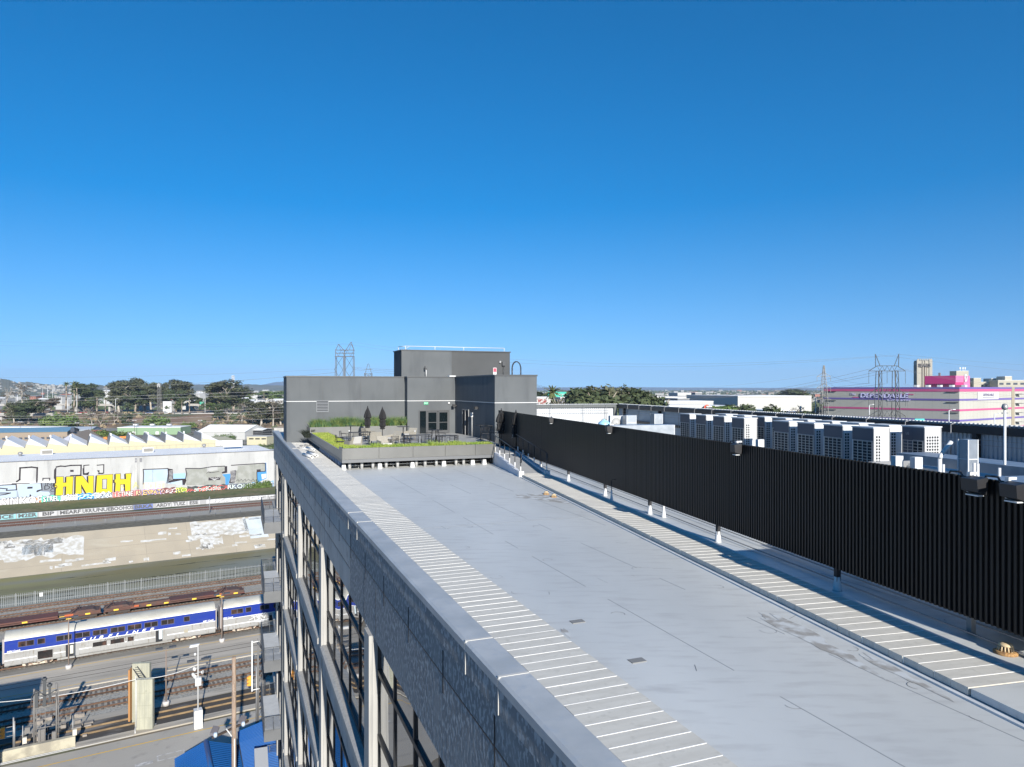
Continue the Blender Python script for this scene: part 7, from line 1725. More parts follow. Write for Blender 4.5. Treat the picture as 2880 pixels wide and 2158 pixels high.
# left pylon: seen over the penthouse
t = stand('power_pylon', 'rusty white twin peaked pylon above the penthouse roof', 'pylon', 970, 0, 300); h = (1092-962)/F*300-GZ; PYR = M('pylon_rusty', (.11,.10,.09), .6, col2=(.08,.06,.045), scale=.5, lo=.45, hi=.65)
mb = MB(); zt = [(1092-y)/F*300-GZ for y in (962, 985, 1003, 1060)]; a = 3.9
for s in (-1, 1):
    mb.tube((s*a*1.15, -2, 0), (s*a*.95, -1, zt[2]), .14, 4).tube((s*a*1.15, 2, 0), (s*a*.95, 1, zt[2]), .14, 4).tube((s*a*.2, -2, 0), (s*a*.1, -1, zt[2]), .14, 4)
    mb.tube((s*a*.95, -1, zt[2]), (s*a*1.0, 0, zt[1]), .13, 4).tube((s*a*1.0, 0, zt[1]), (s*a*.68, 0, zt[0]-(0 if s > 0 else .9)), .13, 4).tube((s*a*.68, 0, zt[0]-(0 if s > 0 else .9)), (0, 0, zt[1]-.6), .13, 4).tube((s*a*.68, 0, zt[0]-.9), (s*a*.95, 0, zt[1]+.3), .1, 4).tube((s*a*.45, 0, zt[1]), (s*a*.68, 0, zt[0]-.9), .09, 4)
    for k in range(9): z0_, z1_ = zt[2]*k/9, zt[2]*(k+1)/9; mb.tube((s*a*.15, -1.5, z0_), (s*a*1.0, -1.5, z1_), .08, 3).tube((s*a*1.05, -1.5, z0_), (s*a*.12, -1.5, z1_), .08, 3)
for z in (zt[1], zt[2], zt[1]-1.3): mb.tube((-a*1.0, -.8, z), (a*1.0, -.8, z), .15, 4).tube((-a, .8, z), (a, .8, z), .15, 4)
for k in range(6): xa = -a+k*a/3; mb.tube((xa, -.8, zt[2] if k % 2 else zt[1]), (xa+a/3, -.8, zt[1] if k % 2 else zt[2]), .08, 3)
mb.tube((0, -1, 0), (0, -1, zt[1]), .2, 4); mb.build('lattice', PYR, t)
t = stand('power_pylon', 'small distant white pylon beside the stair tower', 'pylon', 1036, 0, 620); h = (1092-1023)/F*620-GZ; lattice(t, h*.86, 7, 5.5, 12, .2, PYR)
mb = MB(); [mb.tube((sx*2.7, 0, h*.86), (sx*.3, 0, h), .2, 4) for sx in (-1, 1)]
for z in (.93, .87, .80): mb.tube((-3.6, 0, h*z-1), (3.6, 0, h*z-1), .18, 4)
mb.build('cross_arm', PYR, t)
# long spans across the sky
S = [(-80, 958, 340, 955, 964, 300, .030, 'highest sky wire reaching the rusty pylon'), (-80, 970, 340, 990, 968, 300, .030, 'second sky wire reaching the rusty pylon'), (986, 962, 300, 2472, 1002, 235, .035, 'highest sky wire between the rusty and the dark pylon'), (958, 966, 300, 2520, 1000, 235, .035, 'second sky wire between the rusty and the dark pylon'),
     (2522, 996, 235, 2960, 1030, 380, .03, 'sky wire leaving the dark pylon top'), (2472, 998, 235, 2960, 1050, 380, .03, 'lower sky wire leaving the dark pylon top')]
for i, (x0, y0, Y0, x1, y1, Y1, r, lab) in enumerate(S): span(x0, y0, Y0, x1, y1, Y1, r, lab, (1.2, 1.2, 5.5, 6.5, .6, .6)[i])
for i, (y0, y1, sg) in enumerate(((1062, 1030, 1.2), (1096, 1040, 2.0))): span(-80, y0, 330, 945, y1+8, 300, .03 if i == 0 else .06, ('faint middle wire left of the penthouse', 'thick cable rising towards the rusty pylon')[i].replace('left of', 'beside'), sg)
for i, (y0, y1) in enumerate(((1041, 1052), (1043, 1056), (1047, 1060))): span(990, 1033+i*3, 300, 1130, y0+i*3, 320, .045, ('upper', 'middle', 'lower')[i]+' short span between rusty pylon and stair tower', .2)
for i, (x1, y1) in enumerate(((2447, 1038), (2490, 1040), (2447, 1078), (2490, 1080), (2540, 1038), (2447, 1112))):
    span(1505, (1081, 1083, 1086, 1088, 1085, 1090)[i], 340, x1, y1, 235, .045, ('upper', 'second', 'third', 'fourth', 'fifth', 'lowest')[i]+' of the sagging spans reaching the dark pylon', (8.5, 8.5, 4.5, 4.5, 8, 2.2)[i])
for i, (y0, y1) in enumerate(((1038, 1100), (1041, 1106), (1080, 1118), (1083, 1124), (1110, 1136))): span(2540, y0, 235, 2960, y1, 225, .03, ('first', 'second', 'third', 'fourth', 'fifth')[i]+' span dropping across the cream face of the pink striped warehouse', .8)
for i, (xa, ya, xb, yb) in enumerate(((2296, 1054, 1900, 1092), (2336, 1056, 2447, 1078), (2296, 1080, 2000, 1110), (2336, 1082, 2447, 1112))): span(xa, ya, 262, xb, yb, 262 if xb < 2200 else 236, .03, ('first', 'second', 'third', 'fourth')[i]+' span from the slender pylon', 1)

# ------------------------------------------------------------------ right side city
PK = M('stripe_pink', (.46,.085,.20), .8); PU = M('stripe_purple', (.13,.10,.30), .8); DPC = M('depot_concrete', (.38,.37,.325), .9, col2=(.42,.41,.365), scale=.06, lo=.4, hi=.65, stretch=(1,1,.4))
rotp = math.atan2(.58, .81); cx_, cy_ = 1258/F*276, 276.0
dp = thing('striped_warehouse', 'huge cream warehouse with pink and purple stripes and raised lettering', 'warehouse', 'W', cx_, cy_, GZ, None, None, rotp)
HT = (1092-1089)/F*276-GZ
MB().box(0, 80, 0, 56, 0, HT).build('wall', DPC, dp)
fl_ = 4.05
def stripe(z1_, hh_, m_):
    MB().box(-.12, 80, -.12, 0, z1_-hh_, z1_).box(-.12, 0, 0, 56, z1_-hh_, z1_).build('stripe', m_, dp)
stripe(HT, .75, PU); stripe(HT-.78, 1.0, PK)
for k in range(1, 6): stripe(HT-k*fl_-.55, .75, (PU, PK)[(k+1) % 2])
mb = MB()
for k in range(1, 18): mb.box(-.03, 0, k*3.2, k*3.2+.06, 0, HT-1.8)
for k in range(1, 24): mb.box(k*3.2, k*3.2+.06, -.03, 0, 0, HT-1.8)
mb.build('panel_joint', M('depot_joint', (.40,.39,.35), .9), dp)
for k in range(0, 4):
    for yy in (2.5, 52.5): MB().box(-.35, 0, yy-2.2, yy+2.2, HT-k*fl_-2.05, HT-k*fl_-1.85).build('canopy_ledge', DARKIN, dp)
RL = (PI/2, 0, -PI/2)
PUL = M('sign_lilac', (.62,.60,.82), .6)
text_part('lettering', 'DEPENDABLE', 2.7, PU, dp, (-.16, 29.2, HT-3.75), RL, .06, shear=.1, xscale=1.28, offset=.16, spacing=.95)
text_part('lettering', 'DEPENDABLE', 2.7, PUL, dp, (-.32, 29.2, HT-3.6), RL, .06, shear=.1, xscale=1.28, offset=.05, spacing=.95)
text_part('lettering', 'The', 1.3, PUL, dp, (-.2, 42.5, HT-3.0), RL, .06, shear=.3, xscale=1.3)
text_part('lettering', 'Companies', 1.4, PUL, dp, (-.2, 23.0, HT-5.3), RL, .06, shear=.3, xscale=1.5)
MB().box(-.14, -.02, 17, 22, HT-3.2, HT-2.8).box(-.14, -.02, 39.5, 42.5, HT-4.6, HT-4.2).build('sign_bar', PK, dp)
MB().box(16, 36, -.25, -.13, HT-5.0, HT-1.95).build('sign_board', WHITE, dp)
text_part('lettering', 'DEPENDABLE', 1.5, M('sign_ink', (.08,.06,.14), .6), dp, (26, -.28, HT-3.2), UP, .02, xscale=1.2, offset=.03)
MB().box(20.5, 31.5, -.30, -.26, HT-4.25, HT-4.05).build('sign_bar', MATS['sign_ink'], dp)
MB().box(50, 53, -.18, -.02, 0, HT).build('stair_bay', M('stair_tan', (.30,.26,.19), .9), dp)
for k in range(9): MB().hexa([(54, -2.5, HT-3-k*4), (58, -2.5, HT-3.2-k*4), (58, -.2, HT-3.2-k*4), (54, -.2, HT-3-k*4)], [(54, -2.5, HT-2.8-k*4), (58, -2.5, HT-3.0-k*4), (58, -.2, HT-3.0-k*4), (54, -.2, HT-2.8-k*4)]).build('fire_stair', STEEL, dp)
# roof house in pink with letter D
ro = thing('pink_roof_house', 'magenta plant house with a big white D on the striped warehouse roof', 'roof house', 'W', cx_, cy_, GZ+HT+.0, None, None, rotp)
MG = M('magenta_panel', (.42,.035,.16), .8); MGL = M('pink_panel', (.55,.15,.30), .8)
kx = lambda px_: px_
X0, Y0 = 8, 20
MB().box(45, 58.8, 20, 33, 1.0, 5.2).build('long_wall', MG, ro)
MB().box(44.95, 52.5, 19.8, 19.99, 2.2, 5.2).box(52.52, 58.9, 19.6, 19.99, 0, 5.2).build('front_panel', MGL, ro)
MB().box(44.6, 58.5, 20.02, 32.8, 0.1, 1.0).build('shaded_base', M('magenta_shade', (.14,.03,.07), .9), ro)  # darker magenta paints the shade along the foot of the house
text_part('lettering', 'D', 4.6, WHITE, ro, (54.0, 19.4, 4.0), UP, .25, xscale=.75, offset=.14)
mb = MB(); [mb.box(44.85, 44.95, 20.5+k*.8, 20.7+k*.8, .1, 1.6) for k in range(15)]; mb.build('louvre_posts', DARKIN, ro)
MB().box(46.5, 47.2, 27, 27.8, 5.2, 6.6).build('stack', STEEL, ro)
for k in range(5): MB().box(40.0, 42, 14+k*5, 15.5+k*5, .1, 1.0).build('vent_box', WHITEM, ro)
# tall art deco tower
SRT = M('tower_cream', (.36,.335,.28), .9); SRD = M('tower_slot', (.17,.13,.10), .9)
Yt = 900; xt0, xt1 = 2572, 2616; wt_ = (xt1-xt0)/F*Yt
tt = thing('department_tower', 'tall cream setback tower with large letters beyond the striped warehouse', 'tower', 'W', (2593.5-1440)/F*Yt, Yt, GZ, None, None, -.26)
ht = (1092-1013)/F*Yt-GZ
MB().box(-wt_*.38, wt_*.42, -wt_*.42, wt_*.42, 0, ht-2).build('shaft', SRT, tt)
for (a, b) in ((-.42, -.28), (-.10, -.04), (.04, .10), (.28, .46)): MB().box(wt_*a, wt_*b, -wt_*.46, -wt_*.421, 0, ht+(-1 if abs(a) < .2 else .6)).build('pier', SRT, tt)
for (a, b) in ((-.15, -.10), (-.03, .03), (.11, .16)): MB().box(wt_*a, wt_*b, -wt_*.43, -wt_*.422, 0, ht-9).build('window_slot', SRD, tt)
MB().box(-wt_*.36, wt_*.4, -wt_*.4, wt_*.4, ht-2, ht-.5).build('crown_block', SRT, tt)
for k in range(7): MB().box(-wt_*.36+k*wt_*.12, -wt_*.30+k*wt_*.12, -wt_*.44, -wt_*.38, ht-1, ht+1.4).build('finial', SRT, tt)
for k in range(5): MB().box(-wt_*.385, -wt_*.38-.02, -wt_*.36+k*wt_*.17, -wt_*.28+k*wt_*.17, 0, ht-6).build('window_slot', SRD, tt)
text_part('lettering', 'SEARS', 6.2, M('tower_letter', (.10,.09,.09), .7), tt, (0, -wt_*.48, ht-7.2), UP, .3, xscale=.85, offset=.10)
def blockb(x0, x1, yt, Y, lab, mat, depth=20, roof=None, win=0, rot=-.22, name='far_block', cat='building', roofm=None):
    t = thing(name, lab, cat, 'W', ((x0+x1)/2-1440)/F*Y, Y, GZ, None, None, rot); w_ = (x1-x0)/F*Y/ (math.cos(rot)+.0); h_ = (1092-yt)/F*Y-GZ
    MB().box(-w_/2, w_/2, 0, depth, 0, h_).build('wall', mat, t); MB().box(-w_/2-.1, w_/2+.1, -.1, depth+.1, h_, h_+.3).build('roof', roofm or WHR, t)
    for k in range(win): 
        a = -w_/2+w_*(k+.5)/win; MB().box(a-w_/win*.3, a+w_/win*.3, -.1, 0, h_-5.5, h_-3).build('window', M('far_window', (.05,.06,.08), .3), t)
    return t
blockb(2692, 2722, 1044, 880, 'cream stair block with antennas behind the pink roof house', CRM, 22)
for (x, lab) in ((2700, 'first'), (2708, 'second'), (2714, 'third')):
    p = P(x, 1044, 884); o = MB().tube((0, 0, 0), (0, 0, 4.5), .35, 4).box(-.8, .8, -.4, .4, 3, 4.6).build('roof_antenna', WHITE); o.location = p; tag(o, lab+' white antenna on the cream stair block', 'antenna', 'antennas on the stair block')
for (x0, x1, yt, Y, lab, w_) in ((2722, 2800, 1075, 900, 'long cream upper storey with a band of windows behind the roof house', 7), (2740, 2758, 1064, 895, 'small cream roof box above the long storey', 0), (2790, 2812, 1065, 905, 'pair of cream roof boxes in the middle of the skyline', 0), (2812, 2880, 1070, 870, 'cream block with small square windows near the skyline end', 4), (2828, 2845, 1059, 880, 'highest cream roof box near the skyline end', 0), (2862, 2960, 1073, 910, 'cream block running out of the picture', 4)):
    blockb(x0, x1, yt, Y, lab, CRM, 24, win=w_)
# big white warehouses and lower sheds
DGR = M('dark_grey_wall', (.085,.10,.12), .8); OFFW = M('off_white_wall', (.46,.455,.42), .9)
t = blockb(2068, 2292, 1115, 430, 'long white windowless warehouse stretching to the slender pylon', OFFW, 70, rot=.20)
t = thing('grey_sided_warehouse', 'dark grey end wall of the long white warehouse', 'building', 'W', (1965-1440)/F*560, 560, GZ, None, None, -.55); MB().box(0, 35, 0, 60, 0, (1092-1116)/F*560-GZ).build('wall', DGR, t); MB().box(-.1, 35.1, -.1, 60.1, (1092-1116)/F*560-GZ, (1092-1116)/F*560-GZ+.3).build('roof', WHR, t)
BB = [(1812, 1968, 1117, 520, 'white flat roofed shed beside the big tree clump', OFFW, 0), (1866, 2010, 1130, 400, 'low white roofed works with skylights', WHW, 0), (1905, 1945, 1106, 700, 'white block with a tower like step', WHW, 0), (1836, 1880, 1130, 380, 'small blue grey shed below the tree clump', M('slate_blue_wall', (.07,.14,.25), .8), 0), (1905, 1940, 1122, 470, 'grey office with a dark window band', GRY, 3),
      (1880, 1980, 1143, 330, 'long white low building behind the corner of the screen wall', WHW, 0), (1985, 2080, 1144, 330, 'long low building with dark open bays and a red sign', GRY, 7), (1955, 1975, 1105, 800, 'pale silo block on the far roofs', GRY, 0), (1500, 1590, 1118, 470, 'white mural wall building near the lone palm', WHW, 0), (1576, 1612, 1119, 420, 'shed with a slanting striped grey roof', M('striped_roof_grey', (.32,.33,.37), .7), 0), (2150, 2230, 1155, 360, 'row of pale garages below the long white warehouse', CRM, 5), (2200, 2280, 1160, 350, 'cream street building beside the slender pylon', CRM, 4), (2080, 2140, 1160, 345, 'low block with blue painted panels', M('turquoise_panel', (.30,.52,.58), .8), 3)]
for (x0, x1, yt, Y, lab, m_, nw) in BB: blockb(x0, x1, yt, Y, lab, m_, 22, win=nw, rot=.18)
# painted tags on the mural wall building
mb = MB(); random.seed(31)
for _ in range(20):
    x, y = random.uniform(1510, 1545), random.uniform(1124, 1140); p = P(x, y, 462); mb.path([p+Vector((random.uniform(-1.2, 1.2), 0, random.uniform(-1, 1))) for _ in range(4)], .22, 3)
o = mb.build('painted_tag', gm('maroon', (.30,.06,.05))); o['label'] = 'red and black tags painted on the white mural wall'; o['category'] = 'graffiti'
for (x, y, lab, w_) in ((1554, 1108, 'green freeway sign nearest the lone palm', 7), (1580, 1109, 'green freeway sign beside the first one', 8)):
    p = P(x, y, 440); o = thing_at('freeway_sign', lab, 'road sign', Vector((p.x, p.y, p.z-3)), 0, 'green freeway signs'); MB().box(-2.9, 2.9, -.2, 0, 1.2, 4.4).build('sign_board', M('sign_teal', (.02,.36,.26), .6), o); MB().box(-.2, .2, 0, .3, GZ-p.z+3, 4.4).build('pole', STEEL, o)
    text_part('lettering', 'NORTH' if w_ == 7 else 'EXIT ONLY', 1.0, WHITE, o, (0, -.22, 2.9), UP, .01)
p = P(2586, 1184, 240); o = thing_at('freeway_sign', 'turquoise sign showing just above the screen wall', 'road sign', Vector((p.x, p.y, GZ)), 0, None); MB().box(-1.6, 1.6, -.1, 0, p.z-GZ-.6, p.z-GZ+.7).build('sign_board', M('sign_turq', (.05,.60,.52), .6), o); MB().tube((0, .1, 0), (0, .1, p.z-GZ), .12, 5).build('pole', STEEL, o)
p = P(1988, 1146, 329.5); o = MB().lathe([(1.3, 0), (1.3, .2)], 14).build('shop_sign', gm('sign_red', (.65,.10,.05))); o.location = p; o.rotation_euler = (PI/2, 0, 0); tag(o, 'round red sign at the end of the open bay building', 'sign')
# trees on the right
T2 = [(('dark',1), 1640, 1098, 1165, 300, 1.1, 'dark tree at the near side of the big clump'), (('euc',1), 1672, 1094, 1165, 290, 1.0, 'tall tree with white forked limbs in the big clump'), (('euc',3), 1700, 1094, 1165, 300, 1.1, 'broad centre tree of the big clump'), (('dark',2), 1655, 1110, 1165, 280, 1.2, 'low front crown of the big clump'), (('dark',3), 1720, 1108, 1165, 285, 1.25, 'olive front crown below the centre tree'), (('euc',2), 1745, 1096, 1165, 310, .9, 'thin topped tree past the centre of the clump'), (('dark',1), 1772, 1098, 1165, 300, 1.0, 'tall dark crown towards the sheds'),
      (('dark',2), 1790, 1112, 1165, 290, 1.1, 'rounded crown sloping down to the sheds'), (('dark',3), 1812, 1126, 1165, 285, 1.0, 'last low crown of the clump by the blue shed'), (('euc',1), 1615, 1118, 1165, 290, .9, 'small brownish tree at the start of the clump'), (('dark',2), 1588, 1126, 1165, 290, 1.0, 'low bush like tree beside the striped roof shed'), (('bare',1), 1562, 1130, 1165, 290, 1.2, 'scrubby tree in front of the mural wall'), (('palm',1), 1552, 1085, 1150, 330, 1.35, 'lone tall palm beside the green freeway signs'),
      (('palm',2), 1809, 1098, 1150, 420, 1.2, 'small distant palm past the big clump'), (('dark',1), 1828, 1104, 1140, 480, 1.1, 'small dark tree behind the white sheds'), (('dark',3), 1514, 1105, 1140, 600, 1.6, 'dark tree close to the penthouse corner'), (('dark',2), 1532, 1108, 1140, 600, 1.6, 'dark low tree behind the lone palm'), (('palm',3), 2098, 1138, 1165, 330, 1.8, 'short palm in front of the long white warehouse'), (('dark',1), 2108, 1142, 1166, 325, 1.3, 'round green tree next to the short palm'), (('dark',2), 2136, 1148, 1168, 320, 1.3, 'small round tree before the garages'),
      (('dark',3), 2220, 1097, 1125, 900, 1.9, 'big lone dark tree on the far roofs'), (('green',1), 2046, 1146, 1165, 325, 1.2, 'small green tree before the open bays'), (('dark',1), 2295, 1160, 1182, 330, 1.5, 'dark bush at the foot of the slender pylon'), (('bare',3), 2250, 1150, 1185, 330, 1.2, 'thin bare tree beside the cream street building')]
for (kd, x, yt, yb, Y, wd_, lab) in T2:
    wd_ *= .68 if kd[0] in ('dark', 'euc') and Y < 400 else 1
    k2, cr = kd, None
    if kd[0] == 'green': k2 = ('dark', kd[1]); cr = 'green'
    elif kd[0] == 'bare': pass
    tree(k2, x, yt, max(yb, 1092+2*37.5/Y*1000), lab, None, Y, wd_, 'trees seen over the screen wall', cr)
for (x, yt, yb, Y, lab) in ((1730, 1131, 1160, 300, 'curved lamp post in front of the big tree clump'), (1868, 1112, 1160, 330, 'tall thin pole before the white sheds'), (2294, 1120, 1185, 330, 'white monopole by the slender pylon'), (2445, 1140, 1180, 250, 'lamp post before the grey face of the striped warehouse'), (2669, 1155, 1190, 200, 'lamp post before the corner of the striped warehouse'), (2797, 1166, 1195, 200, 'lamp post before the cream face')):
    t = stand('street_lamp', lab, 'lamp post', x, 0, Y, None, 'lamp posts over the screen wall'); h = (1092-yt)/F*Y-GZ
    MB().tube((0, 0, 0), (0, 0, h), .14, 6).build('pole', WHITEM if x != 1868 else POLB, t); MB().tube((0, 0, h), (1.2, 0, h+.3), .08, 4).box(1.0, 1.8, -.2, .2, h+.2, h+.4).build('lamp_arm', WHITEM, t)
t = stand('telecom_tree', 'antenna crown on a white monopole by the slender pylon', 'antenna', 2252, 0, 345); h = (1092-1142)/F*345-GZ; mb = MB(); rnd = random.Random(4)
for _ in range(16): a = rnd.uniform(0, 6); mb.tube((0, 0, h-rnd.uniform(0, 4)), (math.cos(a)*2.2, math.sin(a)*2, h-rnd.uniform(-1, 4)), .12, 4)
mb.build('antenna_arms', STEEL, t); MB().tube((0, 0, 0), (0, 0, h), .3, 6).build('pole', WHITEM, t)

# ------------------------------------------------------------------ middle distance houses across the river
random.seed(77)
HS = [(5, 1118, 1300, 'grey'), (28, 1132, 900, 'white'), (92, 1112, 1000, 'brick'), (110, 1120, 960, 'white'), (165, 1112, 1000, 'white'), (176, 1108, 1080, 'white'), (222, 1124, 900, 'white'), (240, 1128, 900, 'grey'), (300, 1098, 1300, 'white'), (318, 1096, 1500, 'grey'), (404, 1130, 950, 'white'), (416, 1110, 1150, 'white'),
      (520, 1118, 1000, 'white'), (535, 1125, 950, 'cream'), (470, 1122, 950, 'white'), (556, 1104, 1250, 'white'), (565, 1098, 1500, 'white'), (700, 1124, 1000, 'white'), (716, 1128, 950, 'white'), (735, 1122, 1000, 'white'), (760, 1126, 950, 'cream'), (783, 1122, 1000, 'white'), (712, 1107, 1500, 'white'), (745, 1097, 1700, 'cream'), (770, 1110, 1300, 'white'), (690, 1118, 1100, 'grey')]
LABH = ['at the picture edge behind the flyover', 'between the flyover decks', 'behind the grey trees', 'beside the brick house', 'below the three far masts', 'just under the lone palm', 'behind the road gantry', 'by the palm pair', 'with a long pale roof above the dark trees', 'behind the long pale roof', 'between eucalyptus trunks', 'above the lattice tower foot', 'behind the full headed palm', 'behind the slim palm', 'beyond the small white shed', 'above the green road sign', 'highest behind the green sign', 'past the largest eucalyptus', 'second past the largest eucalyptus', 'with a row of vans before the far roofs', 'in the row near the penthouse', 'last of the row at the penthouse', 'behind the bright green crown', 'topmost with a cream box', 'between the two green crowns', 'beneath the white radio mast']
for i, (x, yt, Y, c) in enumerate(HS):
    wdt = random.uniform(24, 46)*Y/2000*.6; hh = random.uniform(6, 10)
    zt_ = (1092-yt)/F*Y; m_ = {'white': WHW, 'grey': GRY, 'brick': BRK, 'cream': CRM}[c]
    t = thing('distant_house', c+' walled house '+LABH[i], 'house', 'W', (x-1440)/F*Y, Y, GZ, 'houses beyond the freeway', None, random.uniform(-.3, .4))
    h_ = max(4, zt_-GZ); MB().box(-wdt/2, wdt/2, 0, 14, 0, h_-1.6).build('wall', m_, t)
    MB().prism_x([(-.6, h_-1.6), (7, h_), (14.6, h_-1.6)], -wdt/2-.4, wdt/2+.4).build('roof', random.choice((WHR, WHR, GRY, M('red_roof', (.33,.12,.08), .9))), t)
    for k in range(3): MB().box(-wdt/2+wdt*(k+.3)/3, -wdt/2+wdt*(k+.6)/3, -.08, 0, h_-4.5, h_-2.8).build('window', M('far_window', (.05,.06,.08), .3), t)
# far city as one mass
cb = MB(); random.seed(5)
for _ in range(6500):
    Y = 1150*math.exp(random.random()*2.0); x = random.uniform(-150, 3030)
    if x < 820 and Y < 1500 and random.random() < .6: continue
    X = (x-1440)/F*Y; w_ = random.uniform(8, 26)*(1+(Y-1200)/4500); d_ = random.uniform(8, 20); h_ = random.uniform(4, 9)+(random.random() < .05)*random.uniform(4, 14); mi = random.choices((0, 1, 2, 3), (9, 3, 3, 1))[0]
    if x < 820: h_ *= 1.0
    zb = GZ
    cb.box(X-w_/2, X+w_/2, Y, Y+d_, zb, zb+h_, mi)
tag(cb.build('distant_city', [M('city_white', (.30,.30,.29), .9), M('city_cream', (.25,.23,.19), .9), M('city_grey', (.13,.13,.13), .9), BRK]), 'pale low city reaching the horizon', None, None, 'stuff')
tb = MB()
for _ in range(15000):
    Y = 1050*math.exp(random.random()*2.1); x = random.uniform(-150, 3030); X = (x-1440)/F*Y; s = random.uniform(3, 7)*(1+(Y-1100)/5000); h_ = random.uniform(5, 12)*(1+(Y-1100)/9000)
    i = len(tb.v); n = 5
    for k in range(n): a = 2*PI*k/n+random.random(); tb.v.append((X+math.cos(a)*s*random.uniform(.6, 1.2), Y+math.sin(a)*s, GZ+h_*random.uniform(.25, .6)))
    tb.v.append((X, Y, GZ+h_)); tb.v.append((X, Y, GZ))
    for k in range(n): tb.face((i+k, i+(k+1) % n, i+n)); tb.face((i+(k+1) % n, i+k, i+n+1))
for _ in range(1150):
    Y = random.uniform(900, 1450); x = random.uniform(-60, 830) if random.random() < .8 else random.uniform(1500, 3000)
    if x > 900: Y = max(Y, 1050); X = (x-1440)/F*Y; s = random.uniform(4, 8.5); h_ = random.uniform(7, 19 if x < 830 and Y < 1100 else 14)
    for q in range(34):
        d = Vector((random.gauss(0, 1), random.gauss(0, 1), random.gauss(0, 1))).normalized()*random.uniform(.6, 1); p = Vector((X+d.x*s, Y+d.y*s, GZ+h_*.58+d.z*h_*.40)); a = Vector((random.gauss(0, 1), random.gauss(0, .6), random.gauss(0, .7))).normalized()*s*.34; b = a.cross(Vector((.3, -1, .4))).normalized()*s*.26
        tb.quad(p-a-b, p+a-b*.5, p+a*.7+b, p-a*.8+b)
tag(tb.build('distant_trees', LEAF['dark']), 'scattered trees over the far city', None, None, 'stuff')
# hills
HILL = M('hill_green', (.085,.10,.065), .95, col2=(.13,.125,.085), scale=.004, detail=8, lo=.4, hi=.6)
HILLB = M('hill_haze_blue', (.07,.11,.17), 1.0)  # distance haze painted into the far hills as blue
def ridge(name, pts, Y, depth, mat, lab, n=6, jit=.0):
    mb = MB(); prof = []
    for (x, y), (x2, y2) in zip(pts, pts[1:]):
        for k in range(n): t = k/n; prof.append((x+(x2-x)*t, y+(y2-y)*t+random.uniform(-jit, jit)))
    prof.append(pts[-1])
    for (a, b) in zip(prof, prof[1:]):
        A, Bq = P(a[0], a[1], Y), P(b[0], b[1], Y)
        mb.quad((A.x*.86, Y*.86, GZ), (Bq.x*.86, Y*.86, GZ), Bq, A); mb.quad(A, Bq, (Bq.x*1.1, Y*1.1, GZ), (A.x*1.1, Y*1.1, GZ))
    return tag(mb.build(name, mat), lab, None, None, 'structure')
ridge('hill', [(-200, 1060), (0, 1065), (25, 1069), (50, 1077), (80, 1074), (110, 1079), (150, 1083), (200, 1086), (260, 1080), (300, 1086), (360, 1091)], 3600, 0, HILL, 'low hill dotted with houses at the picture edge', 6, .8)
ridge('hill', [(300, 1092), (520, 1083), (600, 1081), (650, 1083), (700, 1081), (760, 1084), (900, 1086), (1100, 1092)], 6500, 0, HILL, 'long low green ridge beyond the radio mast', 6, .4)
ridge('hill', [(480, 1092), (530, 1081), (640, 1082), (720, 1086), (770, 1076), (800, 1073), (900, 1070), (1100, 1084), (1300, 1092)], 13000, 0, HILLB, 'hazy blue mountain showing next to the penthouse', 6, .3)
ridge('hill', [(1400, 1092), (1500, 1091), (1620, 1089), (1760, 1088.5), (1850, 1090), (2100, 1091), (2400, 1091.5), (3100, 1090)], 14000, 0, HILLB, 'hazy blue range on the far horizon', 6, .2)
hb_ = MB(); random.seed(8)
for _ in range(330):
    x = random.uniform(-100, 330); top = 1066+(x+50)*.06 if x > 0 else 1062; t = random.random()
    Y = 3600*(.87+.12*t); frac = t; A = P(x, top+3, 3600); z = GZ+(A.z-GZ)*frac*.93; X = (x-1440)/F*Y; w_ = random.uniform(8, 18); hb_.box(X-w_/2, X+w_/2, Y, Y+8, z, z+random.uniform(4, 8), random.choice((0, 0, 1)))
tag(hb_.build('hillside_houses', [MATS['city_white'], MATS['city_cream']]), 'pale houses scattered up the low hill', None, None, 'stuff')
# air: even haze over the whole scene
hz = MB().box(-16000, 16000, -3000, 17500, GZ-9.5, 420); hz = hz.build('haze', []) if 0 else None
me = bpy.data.meshes.new('haze'); m_ = MB().box(-16000, 16000, -3000, 17500, GZ-9.5, 420); me.from_pydata(m_.v, [], m_.f); ho = bpy.data.objects.new('haze', me); COL.objects.link(ho); ho['kind'] = 'stuff'; ho['label'] = 'thin blue haze over the distance'
hm = bpy.data.materials.new('haze_air'); hm.use_nodes = True; nt_ = hm.node_tree; nt_.nodes.remove(nt_.nodes['Principled BSDF']); pv_ = nt_.nodes.new('ShaderNodeVolumePrincipled'); pv_.inputs['Color'].default_value = (.55,.72,.95,1); pv_.inputs['Density'].default_value = 0.5/9000
pv_.inputs['Anisotropy'].default_value = 0.0
nt_.links.new(pv_.outputs['Volume'], [n for n in nt_.nodes if n.type == 'OUTPUT_MATERIAL'][0].inputs['Volume']); me.materials.append(hm)
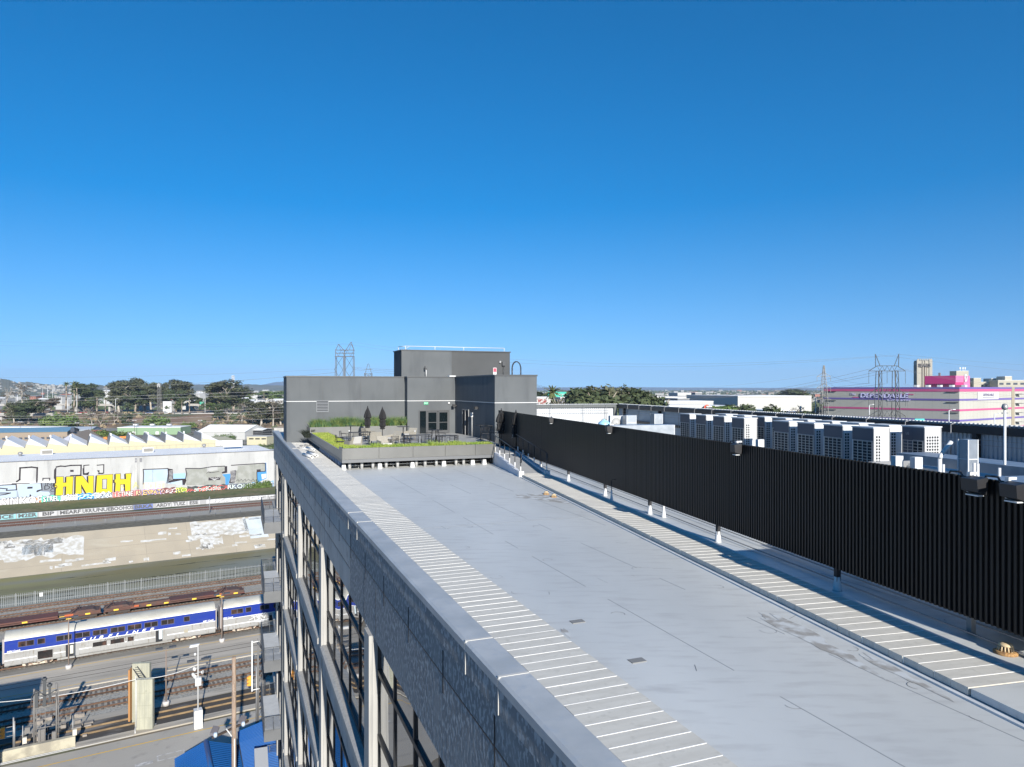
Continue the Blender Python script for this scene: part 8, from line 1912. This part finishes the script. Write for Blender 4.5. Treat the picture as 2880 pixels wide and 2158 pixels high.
# ================================================================== world, sun, camera
SUN_AZ = math.radians(19.6)    # sun stands behind the camera, this far round to the right
SUN_EL = math.radians(22.5)
sd = Vector((math.sin(SUN_AZ)*math.cos(SUN_EL), -math.cos(SUN_AZ)*math.cos(SUN_EL), math.sin(SUN_EL)))
wd = bpy.data.worlds.new('World'); sc.world = wd; wd.use_nodes = True
nt = wd.node_tree; bg = nt.nodes['Background']
sk = nt.nodes.new('ShaderNodeTexSky'); sk.sky_type = 'NISHITA'; sk.sun_disc = False
sk.sun_elevation = SUN_EL; sk.sun_rotation = math.atan2(sd.x, sd.y)
sk.air_density = 1.0; sk.dust_density = .2; sk.ozone_density = 3.0; sk.altitude = 60
tc = nt.nodes.new('ShaderNodeTexCoord'); sx = nt.nodes.new('ShaderNodeSeparateXYZ'); nt.links.new(tc.outputs['Generated'], sx.inputs[0])
mr = nt.nodes.new('ShaderNodeMapRange'); mr.inputs[1].default_value = -.02; mr.inputs[2].default_value = 1; mr.inputs[3].default_value = .13; mr.inputs[4].default_value = 1.15
nt.links.new(sx.outputs[2], mr.inputs[0]); cx = nt.nodes.new('ShaderNodeCombineXYZ')
nt.links.new(sx.outputs[0], cx.inputs[0]); nt.links.new(sx.outputs[1], cx.inputs[1]); nt.links.new(mr.outputs[0], cx.inputs[2]); nt.links.new(cx.outputs[0], sk.inputs['Vector'])
hs = nt.nodes.new('ShaderNodeHueSaturation'); hs.inputs['Hue'].default_value = .500
sr = nt.nodes.new('ShaderNodeMapRange'); sr.inputs[1].default_value = 0; sr.inputs[2].default_value = .42; sr.inputs[3].default_value = 1.30; sr.inputs[4].default_value = 1.55; nt.links.new(sx.outputs[2], sr.inputs[0]); nt.links.new(sr.outputs[0], hs.inputs['Saturation'])
nt.links.new(sk.outputs['Color'], hs.inputs['Color']); nt.links.new(hs.outputs['Color'], bg.inputs['Color']); bg.inputs['Strength'].default_value = .108
L = bpy.data.lights.new('Sun', 'SUN'); L.energy = 5.0; L.angle = math.radians(.5); L.color = (1, .95, .87)
so = bpy.data.objects.new('Sun', L); COL.objects.link(so); so.rotation_euler = sd.to_track_quat('Z', 'Y').to_euler()
cam = bpy.data.cameras.new('Camera'); co = bpy.data.objects.new('Camera', cam); COL.objects.link(co)
cam.sensor_width = 36; cam.sensor_fit = 'HORIZONTAL'; cam.lens = 36*F/2880; cam.shift_y = 13/2880
cam.clip_start = .1; cam.clip_end = 60000
co.location = (0, 0, 0); co.rotation_euler = (PI/2, 0, 0); sc.camera = co
# lift everything so that the rail yard lies at z = 0
for o in sc.objects:
    if o.parent is None: o.location.z += H
vs = sc.view_settings; vs.view_transform = 'Standard'; vs.look = 'None'; vs.gamma = 1; vs.exposure = .70
sc.render.film_transparent = False
sc.cycles.max_bounces = 6; sc.cycles.glossy_bounces = 3; sc.cycles.diffuse_bounces = 3
